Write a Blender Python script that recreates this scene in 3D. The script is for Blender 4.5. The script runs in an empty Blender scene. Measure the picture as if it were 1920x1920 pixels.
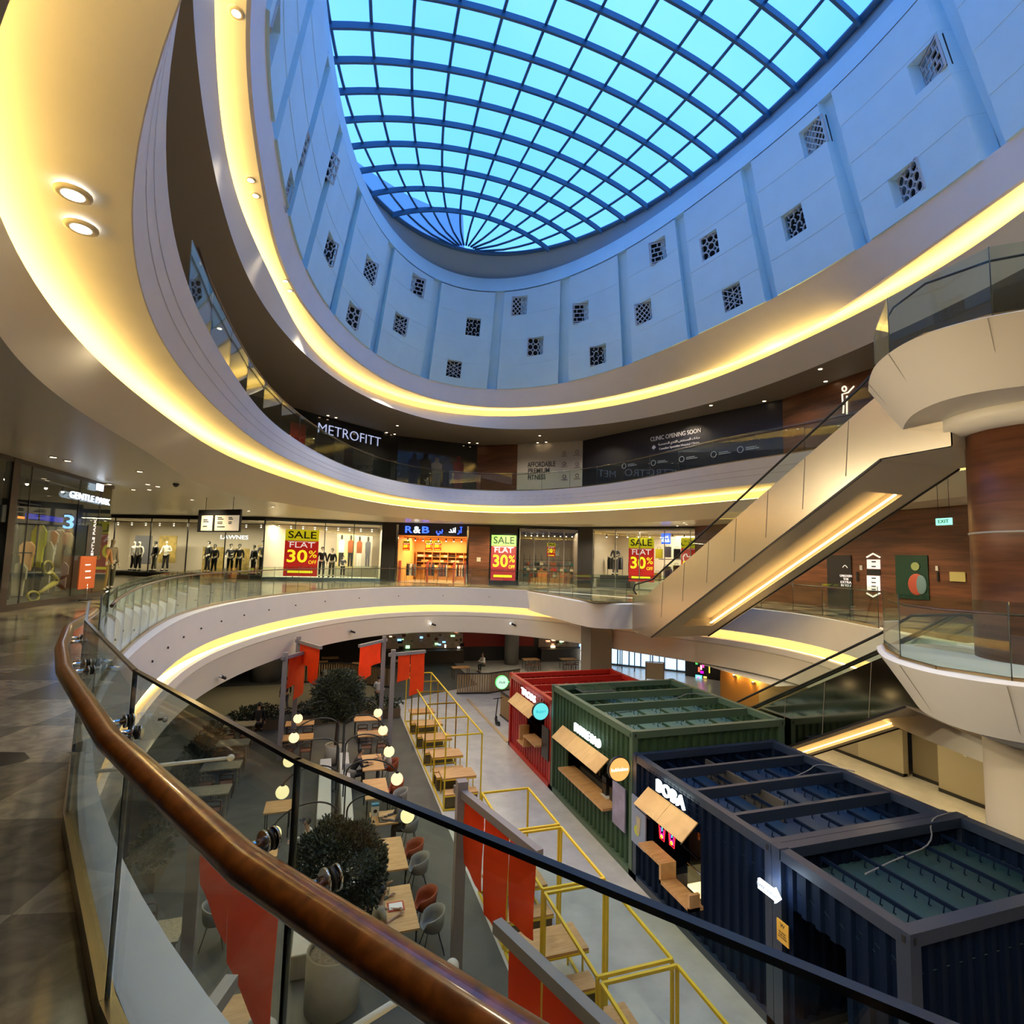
import bpy, bmesh, math, random
from mathutils import Vector, Matrix
PI = math.pi
random.seed(7)
sc = bpy.context.scene
COL = sc.collection

# ---------------------------------------------------------------- camera
F, PIT, ROL, EZ, YAW = 1013.9, .08842, .0268, 1.75, math.radians(18.15)
_h = Vector((math.sin(YAW), math.cos(YAW), 0)); _r = Vector((math.cos(YAW), -math.sin(YAW), 0)); _z = Vector((0, 0, 1))
FW = _h * math.cos(PIT) + _z * math.sin(PIT)
_u = _z * math.cos(PIT) - _h * math.sin(PIT)
RT = _r * math.cos(ROL) + _u * math.sin(ROL); UPV = _u * math.cos(ROL) - _r * math.sin(ROL)
EYE = Vector((0, 0, EZ))
cd = bpy.data.cameras.new('camera'); cam = bpy.data.objects.new('camera', cd); COL.objects.link(cam)
M = Matrix((( RT.x, UPV.x, -FW.x), (RT.y, UPV.y, -FW.y), (RT.z, UPV.z, -FW.z)))
cam.matrix_world = Matrix.Translation(EYE) @ M.to_4x4()
cd.sensor_width = 36; cd.sensor_fit = 'HORIZONTAL'; cd.lens = F / 1920 * 36; cd.clip_start = .05; cd.clip_end = 300
sc.camera = cam
# points of the place measured along the sight lines of the photograph
def ray(x, y): return FW + RT * ((x - 960) / F) - UPV * ((y - 960) / F)
def bz(x, y, z):
    d = ray(x, y); return EYE + d * ((z - EZ) / d.z)
def bx(x, y, X):
    d = ray(x, y); return EYE + d * (X / d.x)
def bY(x, y, Y):
    d = ray(x, y); return EYE + d * (Y / d.y)
def cw(px, D):                                # plan point at image column px and forward distance D
    xc = (px - 960) / 1014 * D
    return Vector((.950 * xc + .3115 * D, -.3115 * xc + .950 * D))

# ---------------------------------------------------------------- world, exposure
w = bpy.data.worlds.new('world'); sc.world = w; w.use_nodes = True
nt = w.node_tree; bg = nt.nodes['Background']
tc = nt.nodes.new('ShaderNodeTexCoord'); nz = nt.nodes.new('ShaderNodeTexNoise'); nz.inputs['Scale'].default_value = 2.2; nz.inputs['Detail'].default_value = 3
rp = nt.nodes.new('ShaderNodeValToRGB'); rp.color_ramp.elements[0].position = .3; rp.color_ramp.elements[1].position = .75
rp.color_ramp.elements[0].color = (.085, .335, 1.02, 1); rp.color_ramp.elements[1].color = (.15, .42, 1.06, 1)
nt.links.new(tc.outputs['Generated'], nz.inputs['Vector']); nt.links.new(nz.outputs['Fac'], rp.inputs['Fac']); nt.links.new(rp.outputs['Color'], bg.inputs['Color'])
bg.inputs['Strength'].default_value = 1.6
vs = sc.view_settings; vs.view_transform = 'Standard'; vs.look = 'None'; vs.exposure = 0.6; vs.gamma = 1.0
try: vs.use_curve_mapping = False
except Exception: pass
cy = sc.cycles
cy.max_bounces = 6; cy.diffuse_bounces = 4; cy.glossy_bounces = 3; cy.transparent_max_bounces = 26; cy.transmission_bounces = 4
cy.caustics_reflective = False; cy.caustics_refractive = False; cy.sample_clamp_indirect = 4.0; cy.use_denoising = True

# ---------------------------------------------------------------- materials
MT = {}
def mat(name, col, rough=.6, metal=0, emit=None, es=1, noise=None, bump=0, spec=None, nscale=6, coat=0):
    if name in MT: return MT[name]
    m = bpy.data.materials.new(name); m.use_nodes = True; MT[name] = m
    b = m.node_tree.nodes['Principled BSDF']; L = m.node_tree.links; N = m.node_tree.nodes
    b.inputs['Base Color'].default_value = (*col, 1); b.inputs['Roughness'].default_value = rough; b.inputs['Metallic'].default_value = metal
    if spec is not None: b.inputs['Specular IOR Level'].default_value = spec
    if coat: b.inputs['Coat Weight'].default_value = coat; b.inputs['Coat Roughness'].default_value = .1
    if emit: b.inputs['Emission Color'].default_value = (*emit, 1); b.inputs['Emission Strength'].default_value = es
    if noise or bump:
        t = N.new('ShaderNodeTexCoord'); n = N.new('ShaderNodeTexNoise'); n.inputs['Scale'].default_value = nscale; n.inputs['Detail'].default_value = 5
        L.new(t.outputs['Object'], n.inputs['Vector'])
        if noise:
            r = N.new('ShaderNodeValToRGB'); r.color_ramp.elements[0].position = .3; r.color_ramp.elements[1].position = .7
            r.color_ramp.elements[0].color = (*[c * (1 - noise) for c in col], 1); r.color_ramp.elements[1].color = (*[min(1, c * (1 + noise)) for c in col], 1)
            L.new(n.outputs['Fac'], r.inputs['Fac']); L.new(r.outputs['Color'], b.inputs['Base Color'])
        if bump:
            bp = N.new('ShaderNodeBump'); bp.inputs['Strength'].default_value = bump; L.new(n.outputs['Fac'], bp.inputs['Height']); L.new(bp.outputs['Normal'], b.inputs['Normal'])
    return m
def clothmat(name, col, rough, noise=None, nscale=6):
    m = mat(name, col, rough, noise=noise, nscale=nscale); N = m.node_tree.nodes; L = m.node_tree.links; b = N['Principled BSDF']; o = N['Material Output']
    t = N.new('ShaderNodeBsdfTranslucent'); t.inputs['Color'].default_value = (*[min(1, c * 1.1) for c in col], 1); x = N.new('ShaderNodeMixShader'); x.inputs[0].default_value = .45
    L.new(b.outputs[0], x.inputs[1]); L.new(t.outputs[0], x.inputs[2]); L.new(x.outputs[0], o.inputs[0]); return m
def emat(name, col, s): return mat(name, (0.02, 0.02, 0.02), .5, 0, col, s)
def glassmat(name, tint, fres=1.45, rough=.02, k=1.0):
    m = bpy.data.materials.new(name); m.use_nodes = True; MT[name] = m
    N = m.node_tree.nodes; L = m.node_tree.links; N.remove(N['Principled BSDF']); o = N['Material Output']
    t = N.new('ShaderNodeBsdfTransparent'); t.inputs['Color'].default_value = (*tint, 1)
    g = N.new('ShaderNodeBsdfGlossy'); g.inputs['Roughness'].default_value = rough; g.inputs['Color'].default_value = (.95, 1, .97, 1)
    f = N.new('ShaderNodeLayerWeight'); f.inputs['Blend'].default_value = .5
    pw = N.new('ShaderNodeMath'); pw.operation = 'POWER'; pw.inputs[1].default_value = 5; L.new(f.outputs['Facing'], pw.inputs[0])
    mm = N.new('ShaderNodeMath'); mm.operation = 'MULTIPLY_ADD'; mm.inputs[1].default_value = .9 * k; mm.inputs[2].default_value = .045 * k; mm.use_clamp = True
    x = N.new('ShaderNodeMixShader'); L.new(pw.outputs[0], mm.inputs[0]); L.new(mm.outputs[0], x.inputs[0]); L.new(t.outputs[0], x.inputs[1]); L.new(g.outputs[0], x.inputs[2]); L.new(x.outputs[0], o.inputs[0])
    return m
def woodmat(name, c1, c2, scale=(2, 2, 14), rough=.45, dist=3, axis='X', wsc=1.5, coat=0):
    m = bpy.data.materials.new(name); m.use_nodes = True; MT[name] = m
    N = m.node_tree.nodes; L = m.node_tree.links; b = N['Principled BSDF']; b.inputs['Roughness'].default_value = rough
    if coat: b.inputs['Coat Weight'].default_value = coat; b.inputs['Coat Roughness'].default_value = .08
    t = N.new('ShaderNodeTexCoord'); mp = N.new('ShaderNodeMapping'); mp.inputs['Scale'].default_value = scale
    wv = N.new('ShaderNodeTexNoise'); wv.inputs['Scale'].default_value = wsc; wv.inputs['Detail'].default_value = 6; wv.inputs['Distortion'].default_value = .6
    r = N.new('ShaderNodeValToRGB'); r.color_ramp.elements[0].position = .35; r.color_ramp.elements[1].position = .65
    r.color_ramp.elements[0].color = (*c1, 1); r.color_ramp.elements[1].color = (*c2, 1)
    L.new(t.outputs['Object'], mp.inputs['Vector']); L.new(mp.outputs['Vector'], wv.inputs['Vector']); L.new(wv.outputs['Fac'], r.inputs['Fac']); L.new(r.outputs['Color'], b.inputs['Base Color'])
    return m
def panelmat(name, col, joint, sx, sz, rough=.5, noise=.06):
    # large boards with fine joints, by object coordinates
    m = bpy.data.materials.new(name); m.use_nodes = True; MT[name] = m
    N = m.node_tree.nodes; L = m.node_tree.links; b = N['Principled BSDF']; b.inputs['Roughness'].default_value = rough
    t = N.new('ShaderNodeTexCoord'); mp = N.new('ShaderNodeMapping'); mp.inputs['Rotation'].default_value = (0, 0, .785) if sz == 0 else (0, 0, 0)
    br = N.new('ShaderNodeTexBrick'); br.inputs['Scale'].default_value = 1; br.inputs['Mortar Size'].default_value = .012; br.inputs['Brick Width'].default_value = sx; br.inputs['Row Height'].default_value = sz or sx
    br.inputs['Color1'].default_value = (*col, 1); br.inputs['Color2'].default_value = (*[c * (1 - noise * 2) for c in col], 1); br.inputs['Mortar'].default_value = (*joint, 1)
    L.new(t.outputs['Object'], mp.inputs['Vector']); L.new(mp.outputs['Vector'], br.inputs['Vector']); L.new(br.outputs['Color'], b.inputs['Base Color'])
    return m

white = mat('white_plaster', (.82, .80, .76), .55, noise=.02, nscale=1.5)
drumw = mat('drum_plaster_skylit', (.56, .84, .93), .7, noise=.03, nscale=1)  # white plaster with the blue of the sky light mixed into its colour
cream = mat('cream_soffit', (.82, .77, .66), .45)
taupe = mat('ceiling_shaded_taupe', (.36, .32, .26), .6)  # white-grey ceiling darkened in its colour because little light reaches it
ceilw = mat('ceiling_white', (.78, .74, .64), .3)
black = mat('black_metal', (.012, .012, .014), .4)
dark = mat('dark_interior', (.03, .028, .026), .7)
steelblue = mat('skylight_steel', (.03, .12, .22), .4)
chrome = mat('chrome', (.75, .75, .75), .12, 1)
brass = mat('brass_shoe', (.42, .34, .20), .3, 1)
greysteel = mat('grey_painted_steel', (.23, .22, .24), .4)
escst = mat('brushed_steel', (.60, .52, .42), .3, 1, bump=.12, nscale=2)
rubber = mat('black_rubber', (.01, .01, .01), .5)
glass = glassmat('clear_glass', (.86, .93, .90), 1.5, .01, 1.0)
shopglass = glassmat('shop_glass', (.90, .93, .92), 1.4, .02, .8)
roofglass = glassmat('roof_glass', (.86, .95, 1.0), 1.2, .05, .3)
darkglass = mat('dark_glass', (.02, .022, .025), .08, spec=.6)
railw = woodmat('handrail_wood', (.13, .037, .005), (.28, .085, .013), (1, 1, 1), .28, wsc=22, coat=.6)
tablew = woodmat('table_wood', (.44, .24, .09), (.58, .34, .15), (1.2, 9, 1), .45, wsc=2)
plyw = woodmat('plywood', (.62, .36, .13), (.74, .46, .18), (1, 1, 1), .5, wsc=2)
slatw = woodmat('slat_wood', (.26, .17, .085), (.36, .24, .12), (14, 14, .4), .6, wsc=1)
walnut = woodmat('walnut_panel', (.080, .028, .012), (.16, .058, .024), (.5, .5, 5), .4, wsc=1.2)
yellow = mat('yellow_paint', (.72, .50, .012), .4)
redc = mat('red_paint', (.32, .008, .006), .45)
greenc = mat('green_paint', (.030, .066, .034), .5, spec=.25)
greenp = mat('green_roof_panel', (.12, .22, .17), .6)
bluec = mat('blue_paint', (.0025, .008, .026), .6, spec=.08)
bluef = mat('blue_frame_skylit', (.012, .024, .055), .42, spec=.8)  # container blue lightened to carry the sky sheen on the frame tops
greenf = mat('green_frame_skylit', (.060, .105, .070), .45)  # green likewise, sky light put into the frame colour
redf = mat('red_frame_skylit', (.40, .016, .010), .45)  # lighter copy of the container red, as on the other frames
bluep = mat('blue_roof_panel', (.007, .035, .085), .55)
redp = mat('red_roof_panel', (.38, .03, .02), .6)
redcloth = clothmat('red_fabric', (.80, .095, .010), .75, noise=.12, nscale=3)
globe = emat('globe_light', (1, .78, .38), 1.0)
cove = emat('cove_led', (1, .64, .17), 26)
lens = emat('lamp_lens', (1, .72, .42), 9)
wlens = emat('white_lens', (1, .95, .85), 7)
wsign = emat('white_sign_light', (.86, 1, .97), 1.8)
blsign = emat('blue_sign_light', (.03, .09, 1), 2.2)
leafm = mat('leaf_olive', (.026, .036, .018), .6, noise=.5, nscale=9)
leafd = mat('leaf_dark', (.02, .032, .018), .6, noise=.4, nscale=8)
bark = mat('bark', (.10, .07, .05), .8)
concrete = mat('pale_concrete', (.42, .41, .36), .7, noise=.06)
greyshell = mat('grey_shell', (.22, .22, .21), .5)
orangeshell = mat('orange_shell', (.26, .05, .015), .55)
skin = mat('skin', (.42, .25, .17), .55)
hairm = mat('black_hair', (.012, .01, .01), .5)
mannq = mat('mannequin_white', (.72, .66, .55), .4)
cl = {n: mat('cloth_' + n, c, .85) for n, c in dict(black=(.012, .012, .014), white=(.62, .60, .56), grey=(.10, .10, .115), navy=(.02, .03, .07), jeans=(.04, .06, .12), beige=(.45, .34, .2), peach=(.62, .34, .14), stone=(.42, .38, .28), lime=(.55, .55, .02), olive=(.09, .09, .06), cream=(.6, .56, .45), rust=(.25, .07, .02), khaki=(.35, .24, .07)).items()}

# polished marble of the upper floor: triangles of beige, brown and grey stone
def marble():
    m = bpy.data.materials.new('marble_floor'); m.use_nodes = True; N = m.node_tree.nodes; L = m.node_tree.links; b = N['Principled BSDF']
    b.inputs['Roughness'].default_value = .15; b.inputs['Specular IOR Level'].default_value = .35
    t = N.new('ShaderNodeTexCoord')
    def chk(rot, s, off=0):
        mp = N.new('ShaderNodeMapping'); mp.inputs['Rotation'].default_value = (0, 0, rot); mp.inputs['Location'].default_value = (off, off * .7, .37); mp.inputs['Scale'].default_value = s
        c = N.new('ShaderNodeTexChecker'); c.inputs['Scale'].default_value = 1; L.new(t.outputs['Object'], mp.inputs['Vector']); L.new(mp.outputs['Vector'], c.inputs['Vector']); return c
    a = chk(.2, (1.0, 1.0, .01)); c2 = chk(.2 + PI / 4, (.7071, .7071, .01), .2); c3 = chk(.2, (.5, .33, .01), .5)
    a.inputs['Color1'].default_value = (.27, .235, .16, 1); a.inputs['Color2'].default_value = (.14, .125, .088, 1)
    mx = N.new('ShaderNodeMix'); mx.data_type = 'RGBA'; mx.inputs['B'].default_value = (.03, .028, .025, 1)
    mul = N.new('ShaderNodeMath'); mul.operation = 'MULTIPLY'; L.new(c2.outputs['Fac'], mul.inputs[0]); L.new(c3.outputs['Fac'], mul.inputs[1])
    L.new(a.outputs['Color'], mx.inputs['A']); L.new(mul.outputs[0], mx.inputs['Factor'])
    n = N.new('ShaderNodeTexNoise'); n.inputs['Scale'].default_value = 5; n.inputs['Detail'].default_value = 9; n.inputs['Distortion'].default_value = 1.5; L.new(t.outputs['Object'], n.inputs['Vector'])
    r = N.new('ShaderNodeValToRGB'); r.color_ramp.elements[0].color = (.62, .6, .56, 1); r.color_ramp.elements[1].color = (1.15, 1.1, 1.0, 1); r.color_ramp.elements[0].position = .35; r.color_ramp.elements[1].position = .62
    L.new(n.outputs['Fac'], r.inputs['Fac'])
    m2 = N.new('ShaderNodeMix'); m2.data_type = 'RGBA'; m2.blend_type = 'MULTIPLY'; m2.inputs['Factor'].default_value = .8
    L.new(mx.outputs['Result'], m2.inputs['A']); L.new(r.outputs['Color'], m2.inputs['B']); L.new(m2.outputs['Result'], b.inputs['Base Color'])
    return m
marblem = marble()
darkfloor = mat('dark_grey_floor', (.056, .060, .058), .55, noise=.22, nscale=1.2)
whitefloor = mat('terrazzo_floor', (.50, .49, .46), .28, noise=.12, nscale=2.5)
olivefloor = mat('olive_floor', (.22, .20, .13), .3, noise=.06)

# ---------------------------------------------------------------- mesh helpers
class MB:
    def __init__(s): s.v = []; s.f = []; s.sm = []
    def add(s, vs_, fs, smooth=False):
        k = len(s.v); s.v += [tuple(v) for v in vs_]; s.f += [tuple(i + k for i in f) for f in fs]; s.sm += [smooth] * len(fs); return s
    def box(s, a, b):
        x0, y0, z0 = [min(p, q) for p, q in zip(a, b)]; x1, y1, z1 = [max(p, q) for p, q in zip(a, b)]
        return s.add([(x0, y0, z0), (x1, y0, z0), (x1, y1, z0), (x0, y1, z0), (x0, y0, z1), (x1, y0, z1), (x1, y1, z1), (x0, y1, z1)],
                     [(3, 2, 1, 0), (4, 5, 6, 7), (0, 1, 5, 4), (1, 2, 6, 5), (2, 3, 7, 6), (3, 0, 4, 7)])
    def cbox(s, c, d): return s.box([c[i] - d[i] / 2 for i in range(3)], [c[i] + d[i] / 2 for i in range(3)])
    def obox(s, o, ax, ay, az):          # box from a corner and three edge vectors
        o, ax, ay, az = map(Vector, (o, ax, ay, az))
        p = [o, o + ax, o + ax + ay, o + ay]; p += [q + az for q in p]
        return s.add(p, [(3, 2, 1, 0), (4, 5, 6, 7), (0, 1, 5, 4), (1, 2, 6, 5), (2, 3, 7, 6), (3, 0, 4, 7)])
    def bar(s, a, b, w_, h=None, up=(0, 0, 1)):   # rectangular bar between points
        a, b = Vector(a), Vector(b); h = h or w_; d = (b - a); dn = d.normalized(); u = Vector(up)
        if abs(dn.dot(u)) > .98: u = Vector((0, 1, 0))
        sx = dn.cross(u).normalized(); sz = sx.cross(dn).normalized()
        return s.obox(a - sx * w_ / 2 - sz * h / 2, d, sx * w_, sz * h)
    def tube(s, pts, r, n=8, cap=True):
        pts = [Vector(p) for p in pts]; k = len(s.v); R = r if isinstance(r, (list, tuple)) else [r] * len(pts)
        prev = None; rings = []
        for i, p in enumerate(pts):
            d = (pts[min(i + 1, len(pts) - 1)] - pts[max(i - 1, 0)]).normalized()
            if prev is None:
                u = Vector((0, 0, 1)) if abs(d.z) < .95 else Vector((1, 0, 0)); a = d.cross(u).normalized()
            else: a = (prev - d * prev.dot(d)).normalized()
            prev = a; b = d.cross(a)
            rings.append([p + (a * math.cos(t) + b * math.sin(t)) * R[i] for t in [2 * PI * j / n for j in range(n)]])
        vs_ = [v for rr in rings for v in rr]; fs = []
        for i in range(len(pts) - 1):
            for j in range(n): fs.append((i * n + j, i * n + (j + 1) % n, (i + 1) * n + (j + 1) % n, (i + 1) * n + j))
        s.add(vs_, fs, True)
        if cap: s.f += [tuple(k + j for j in reversed(range(n))), tuple(k + (len(pts) - 1) * n + j for j in range(n))]; s.sm += [False, False]
        return s
    def lathe(s, prof, n=20, c=(0, 0, 0), cap=True):     # prof = [(r, z)...]
        k = len(s.v); vs_ = [(c[0] + r * math.cos(2 * PI * j / n), c[1] + r * math.sin(2 * PI * j / n), c[2] + z) for r, z in prof for j in range(n)]
        fs = [(i * n + j, i * n + (j + 1) % n, (i + 1) * n + (j + 1) % n, (i + 1) * n + j) for i in range(len(prof) - 1) for j in range(n)]
        s.add(vs_, fs, True)
        if cap: s.f += [tuple(k + j for j in reversed(range(n))), tuple(k + (len(prof) - 1) * n + j for j in range(n))]; s.sm += [False, False]
        return s
    def ball(s, c, r, n=12, m=8, sc_=(1, 1, 1)):
        vs_ = []; fs = []
        for i in range(m + 1):
            t = PI * i / m
            for j in range(n): vs_.append((c[0] + sc_[0] * r * math.sin(t) * math.cos(2 * PI * j / n), c[1] + sc_[1] * r * math.sin(t) * math.sin(2 * PI * j / n), c[2] + sc_[2] * r * math.cos(t)))
        for i in range(m):
            for j in range(n): fs.append((i * n + j, (i + 1) * n + j, (i + 1) * n + (j + 1) % n, i * n + (j + 1) % n))
        return s.add(vs_, fs, True)
    def prism(s, poly, z0, z1):
        n = len(poly); return s.add([(x, y, z0) for x, y in poly] + [(x, y, z1) for x, y in poly], [tuple(reversed(range(n))), tuple(range(n, 2 * n))] + [(i, (i + 1) % n, n + (i + 1) % n, n + i) for i in range(n)])
    def slab(s, pts, off):                # flat polygon (3-D points) thickened by a vector
        n = len(pts); pts = [Vector(p) for p in pts]; off = Vector(off)
        return s.add(pts + [p + off for p in pts], [tuple(reversed(range(n))), tuple(range(n, 2 * n))] + [(i, (i + 1) % n, n + (i + 1) % n, n + i) for i in range(n)])
    def strip(s, A, B, closed=True, smooth=True, flip=False):
        n = len(A); m_ = n if closed else n - 1
        fs = [(i, (i + 1) % n, n + (i + 1) % n, n + i) for i in range(m_)]
        if flip: fs = [tuple(reversed(f)) for f in fs]
        return s.add(list(A) + list(B), fs, smooth)
    def build(s, name, m, parent=None, at=None, merge=False):
        me = bpy.data.meshes.new(name)
        if at is None: at = Vector(parent['_o']) if parent is not None and '_o' in parent else Vector((0, 0, 0))
        at = Vector(at)
        me.from_pydata([(v[0] - at.x, v[1] - at.y, v[2] - at.z) for v in s.v], [], s.f)
        me.polygons.foreach_set('use_smooth', s.sm); me.materials.append(m)
        bm = bmesh.new(); bm.from_mesh(me)
        if merge: bmesh.ops.remove_doubles(bm, verts=bm.verts, dist=1e-4)
        bmesh.ops.recalc_face_normals(bm, faces=bm.faces); bm.to_mesh(me); bm.free()
        o = bpy.data.objects.new(name, me); COL.objects.link(o)
        if parent is not None: o.parent = parent; o['_o'] = tuple(at)
        else: o.location = at; o['_o'] = tuple(at)
        return o
def tag(o, label=None, cat=None, group=None, kind=None):
    if label: o['label'] = label
    if cat: o['category'] = cat
    if group: o['group'] = group
    if kind: o['kind'] = kind
    return o
def thing(name, loc, label, cat, group=None):
    o = bpy.data.objects.new(name, None); COL.objects.link(o); o.location = loc; o['_o'] = tuple(loc); o.empty_display_size = .2
    return tag(o, label, cat, group)
def copy_tree(o, parent=None):
    c = o.copy(); COL.objects.link(c); c.parent = parent
    for ch in list(o.children): copy_tree(ch, c)
    return c
def place(proto, used, loc, rz=0, label=None, group=None):
    o = proto if proto.name not in used else copy_tree(proto)
    used.add(proto.name); o.location = loc; o.rotation_euler = (0, 0, rz)
    if label: o['label'] = label
    if group: o['group'] = group
    return o
USED = set()
def struct(mb, name, m, label=None, at=(0, 0, 0), parent=None):
    o = mb.build(name, m, parent, at if parent is None else None)
    if parent is None: tag(o, label, 'building', None, 'structure')
    return o
_fc = {}
def text(body, h, m, o, xd, ud, parent=None, name='lettering', align='CENTER', ext=.008, bold=0, sx=1.0, width=None):
    """lettering of cap height h centred at point o, reading along xd, upright along ud"""
    c = bpy.data.curves.new(name, 'FONT'); c.body = body; c.size = h / .70; c.align_x = align; c.align_y = 'CENTER'; c.extrude = ext / (h / .7) * (h / .7); c.offset = bold; c.resolution_u = 3
    t = bpy.data.objects.new(name, c); COL.objects.link(t)
    bpy.context.view_layer.update()
    me = bpy.data.meshes.new_from_object(t.evaluated_get(bpy.context.evaluated_depsgraph_get()))
    bpy.data.objects.remove(t); bpy.data.curves.remove(c)
    if width and len(me.vertices):
        xs = [v.co.x for v in me.vertices]; sx = width / max(.01, max(xs) - min(xs))
    xd = Vector(xd).normalized(); ud = Vector(ud).normalized(); zd = xd.cross(ud); o = Vector(o)
    Mx = Matrix((( xd.x * sx, ud.x, zd.x, 0), (xd.y * sx, ud.y, zd.y, 0), (xd.z * sx, ud.z, zd.z, 0), (0, 0, 0, 1)))
    at = Vector(parent['_o']) if parent is not None else o
    me.transform(Matrix.Translation(o - at) @ Mx); me.materials.clear(); me.materials.append(m)
    ob = bpy.data.objects.new(name, me); COL.objects.link(ob); ob['_o'] = tuple(at)
    if parent is not None: ob.parent = parent
    else: ob.location = at
    return ob
def spot(loc, power, col=(1, .82, .50), ang=110, blend=.8, r=.06, aim=None):
    l = bpy.data.lights.new('downlight_or_fill_beam', 'SPOT'); l.energy = power; l.color = col; l.spot_size = math.radians(ang); l.spot_blend = blend; l.shadow_soft_size = r
    o = bpy.data.objects.new('downlight_or_fill_beam', l); COL.objects.link(o); o.location = loc
    if aim is not None: o.rotation_euler = (Vector(aim) - Vector(loc)).to_track_quat('-Z', 'Y').to_euler()
    return o
def area(loc, sx, sy, power, col, rot=(0, 0, 0)):
    l = bpy.data.lights.new('ceiling_panel_light', 'AREA'); l.energy = power; l.color = col; l.shape = 'RECTANGLE'; l.size = sx; l.size_y = sy
    o = bpy.data.objects.new('ceiling_panel_light', l); COL.objects.link(o); o.location = loc; o.rotation_euler = rot
    return o
ORD = ['nearest', 'second', 'third', 'fourth', 'fifth', 'sixth', 'seventh', 'eighth', 'ninth', 'tenth', 'eleventh', 'twelfth']
# ---------------------------------------------------------------- the oval rings of the atrium
CX, CY = 6.6, 15.3
RG = {
'L1': (9.9, 16.2, [-0.0218, -0.0655, -0.0188, -0.0154, 0.0129, 0.0316, 0.0256, 0.0298, 0.0095, 0.0075, 0.0080]),
'L2t': (9.9, 16.2, [0.0091, 0.0405, -0.0530, -0.0698, -0.0097, -0.0107, -0.0327, 0.0112, -0.0194, 0.0068, 0.0022]),
'L2b': (9.9, 16.2, [0.0145, 0.0555, -0.0601, -0.0362, 0.0083, -0.0076, -0.0364, 0.0134, -0.0227, 0.0109, 0.0012]),
'L2l': (11, 17.5, [-0.0121, 0.0392, -0.0283, -0.0283, 0.0318, -0.0033, -0.0175, 0.0069, -0.0063, 0.0055, 0.0114]),
'L2lb': (12, 18.5, [0.0123, 0.0614, 0.0433, -0.0070, 0.0099, -0.0019, 0.0038, -0.0099, -0.0056, 0.0136, -0.0046]),
'L3t': (9.5, 16.8, [-0.0285, 0.0556, 0.0057, -0.0175, -0.0006, -0.0122, -0.0097, 0.0017, -0.0024, 0.0085, -0.0008]),
'L3b': (9.9, 16.8, [-0.0085, 0.1047, 0.0304, 0.0052, 0.0281, -0.0060, 0.0083, 0.0041, 0.0078, 0.0108, 0.0077]),
'L3l': (10.5, 17.5, [-0.0233, 0.0705, 0.0359, -0.0086, 0.0321, 0.0124, -0.0032, -0.0002, -0.0049, -0.0110, -0.0058]),
'L3lb': (10.5, 17.5, [0.0220, 0.1233, -0.0010, 0.0113, 0.0309, -0.0086, 0.0128, -0.0067, -0.0040, -0.0020, 0.0004]),
'pt': (8.5, 16.5, [-0.0598, 0.0307, -0.0479, 0.0016, -0.0062, -0.0011, -0.0045, -0.0006, -0.0018, -0.0012, -0.0022]),
'sk': (9, 15.5, [-0.0351, -0.0208, -0.0583, 0.0120, -0.0154, 0.0001, 0.0073, -0.0056, 0.0004, 0.0016, -0.0004]),
}
def rr(n, t):
    a, b, c = RG[n]; q = c[0]
    for k in range(1, 6): q += c[2 * k - 1] * math.cos(k * t) + c[2 * k] * math.sin(k * t)
    return a * b / math.sqrt((b * math.cos(t)) ** 2 + (a * math.sin(t)) ** 2) * (1 + q)
def rp3(n, t, z, off=0):
    r = rr(n, t) + off; return Vector((CX + r * math.cos(t), CY + r * math.sin(t), z))
NS = 240
def rl(n, z, off=0, t0=0, t1=2 * PI, ns=NS, closed=True):
    k = ns if closed else ns + 1
    return [rp3(n, t0 + (t1 - t0) * i / ns, z, off) for i in range(k)]
def rlam(f): return [f(2 * PI * i / NS) for i in range(NS)]
def outer(t, z, x0=-30, x1=34, y0=-14, y1=58):     # ray from the oval centre to the building's outer rectangle
    c, s_ = math.cos(t), math.sin(t); k = 1e9
    if c > 1e-9: k = min(k, (x1 - CX) / c)
    if c < -1e-9: k = min(k, (x0 - CX) / c)
    if s_ > 1e-9: k = min(k, (y1 - CY) / s_)
    if s_ < -1e-9: k = min(k, (y0 - CY) / s_)
    return Vector((CX + c * k, CY + s_ * k, z))
GR = -6.2
# ground floor
gx = MB().add([(-30, -14, GR), (3.66, -14, GR), (3.66, 30.2, GR), (-30, 30.2, GR)], [(0, 1, 2, 3)]); struct(gx, 'floor', darkfloor, 'dark grey floor of the dining area on the ground level')
gx = MB().add([(3.66, -14, GR), (34, -14, GR), (34, 58, GR), (9.2, 58, GR), (9.2, 34, GR), (3.66, 31, GR)], [(0, 1, 2, 3, 4, 5)]); struct(gx, 'floor', whitefloor, 'pale terrazzo walkway past the container kiosks')
gx = MB().add([(-30, 30.2, GR), (3.66, 30.2, GR), (3.66, 31, GR), (2.2, 36.5, GR), (-30, 36.5, GR)], [(0, 1, 2, 3, 4)]); struct(gx, 'floor', olivefloor, 'pale olive floor beyond the dining area')
gx = MB().add([(-30, 36.5, GR), (2.2, 36.5, GR), (3.66, 31, GR), (9.2, 34, GR), (9.2, 58, GR), (-30, 58, GR)], [(0, 1, 2, 3, 4, 5)]); struct(gx, 'floor', darkfloor, 'dark floor at the far food counters')
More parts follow.
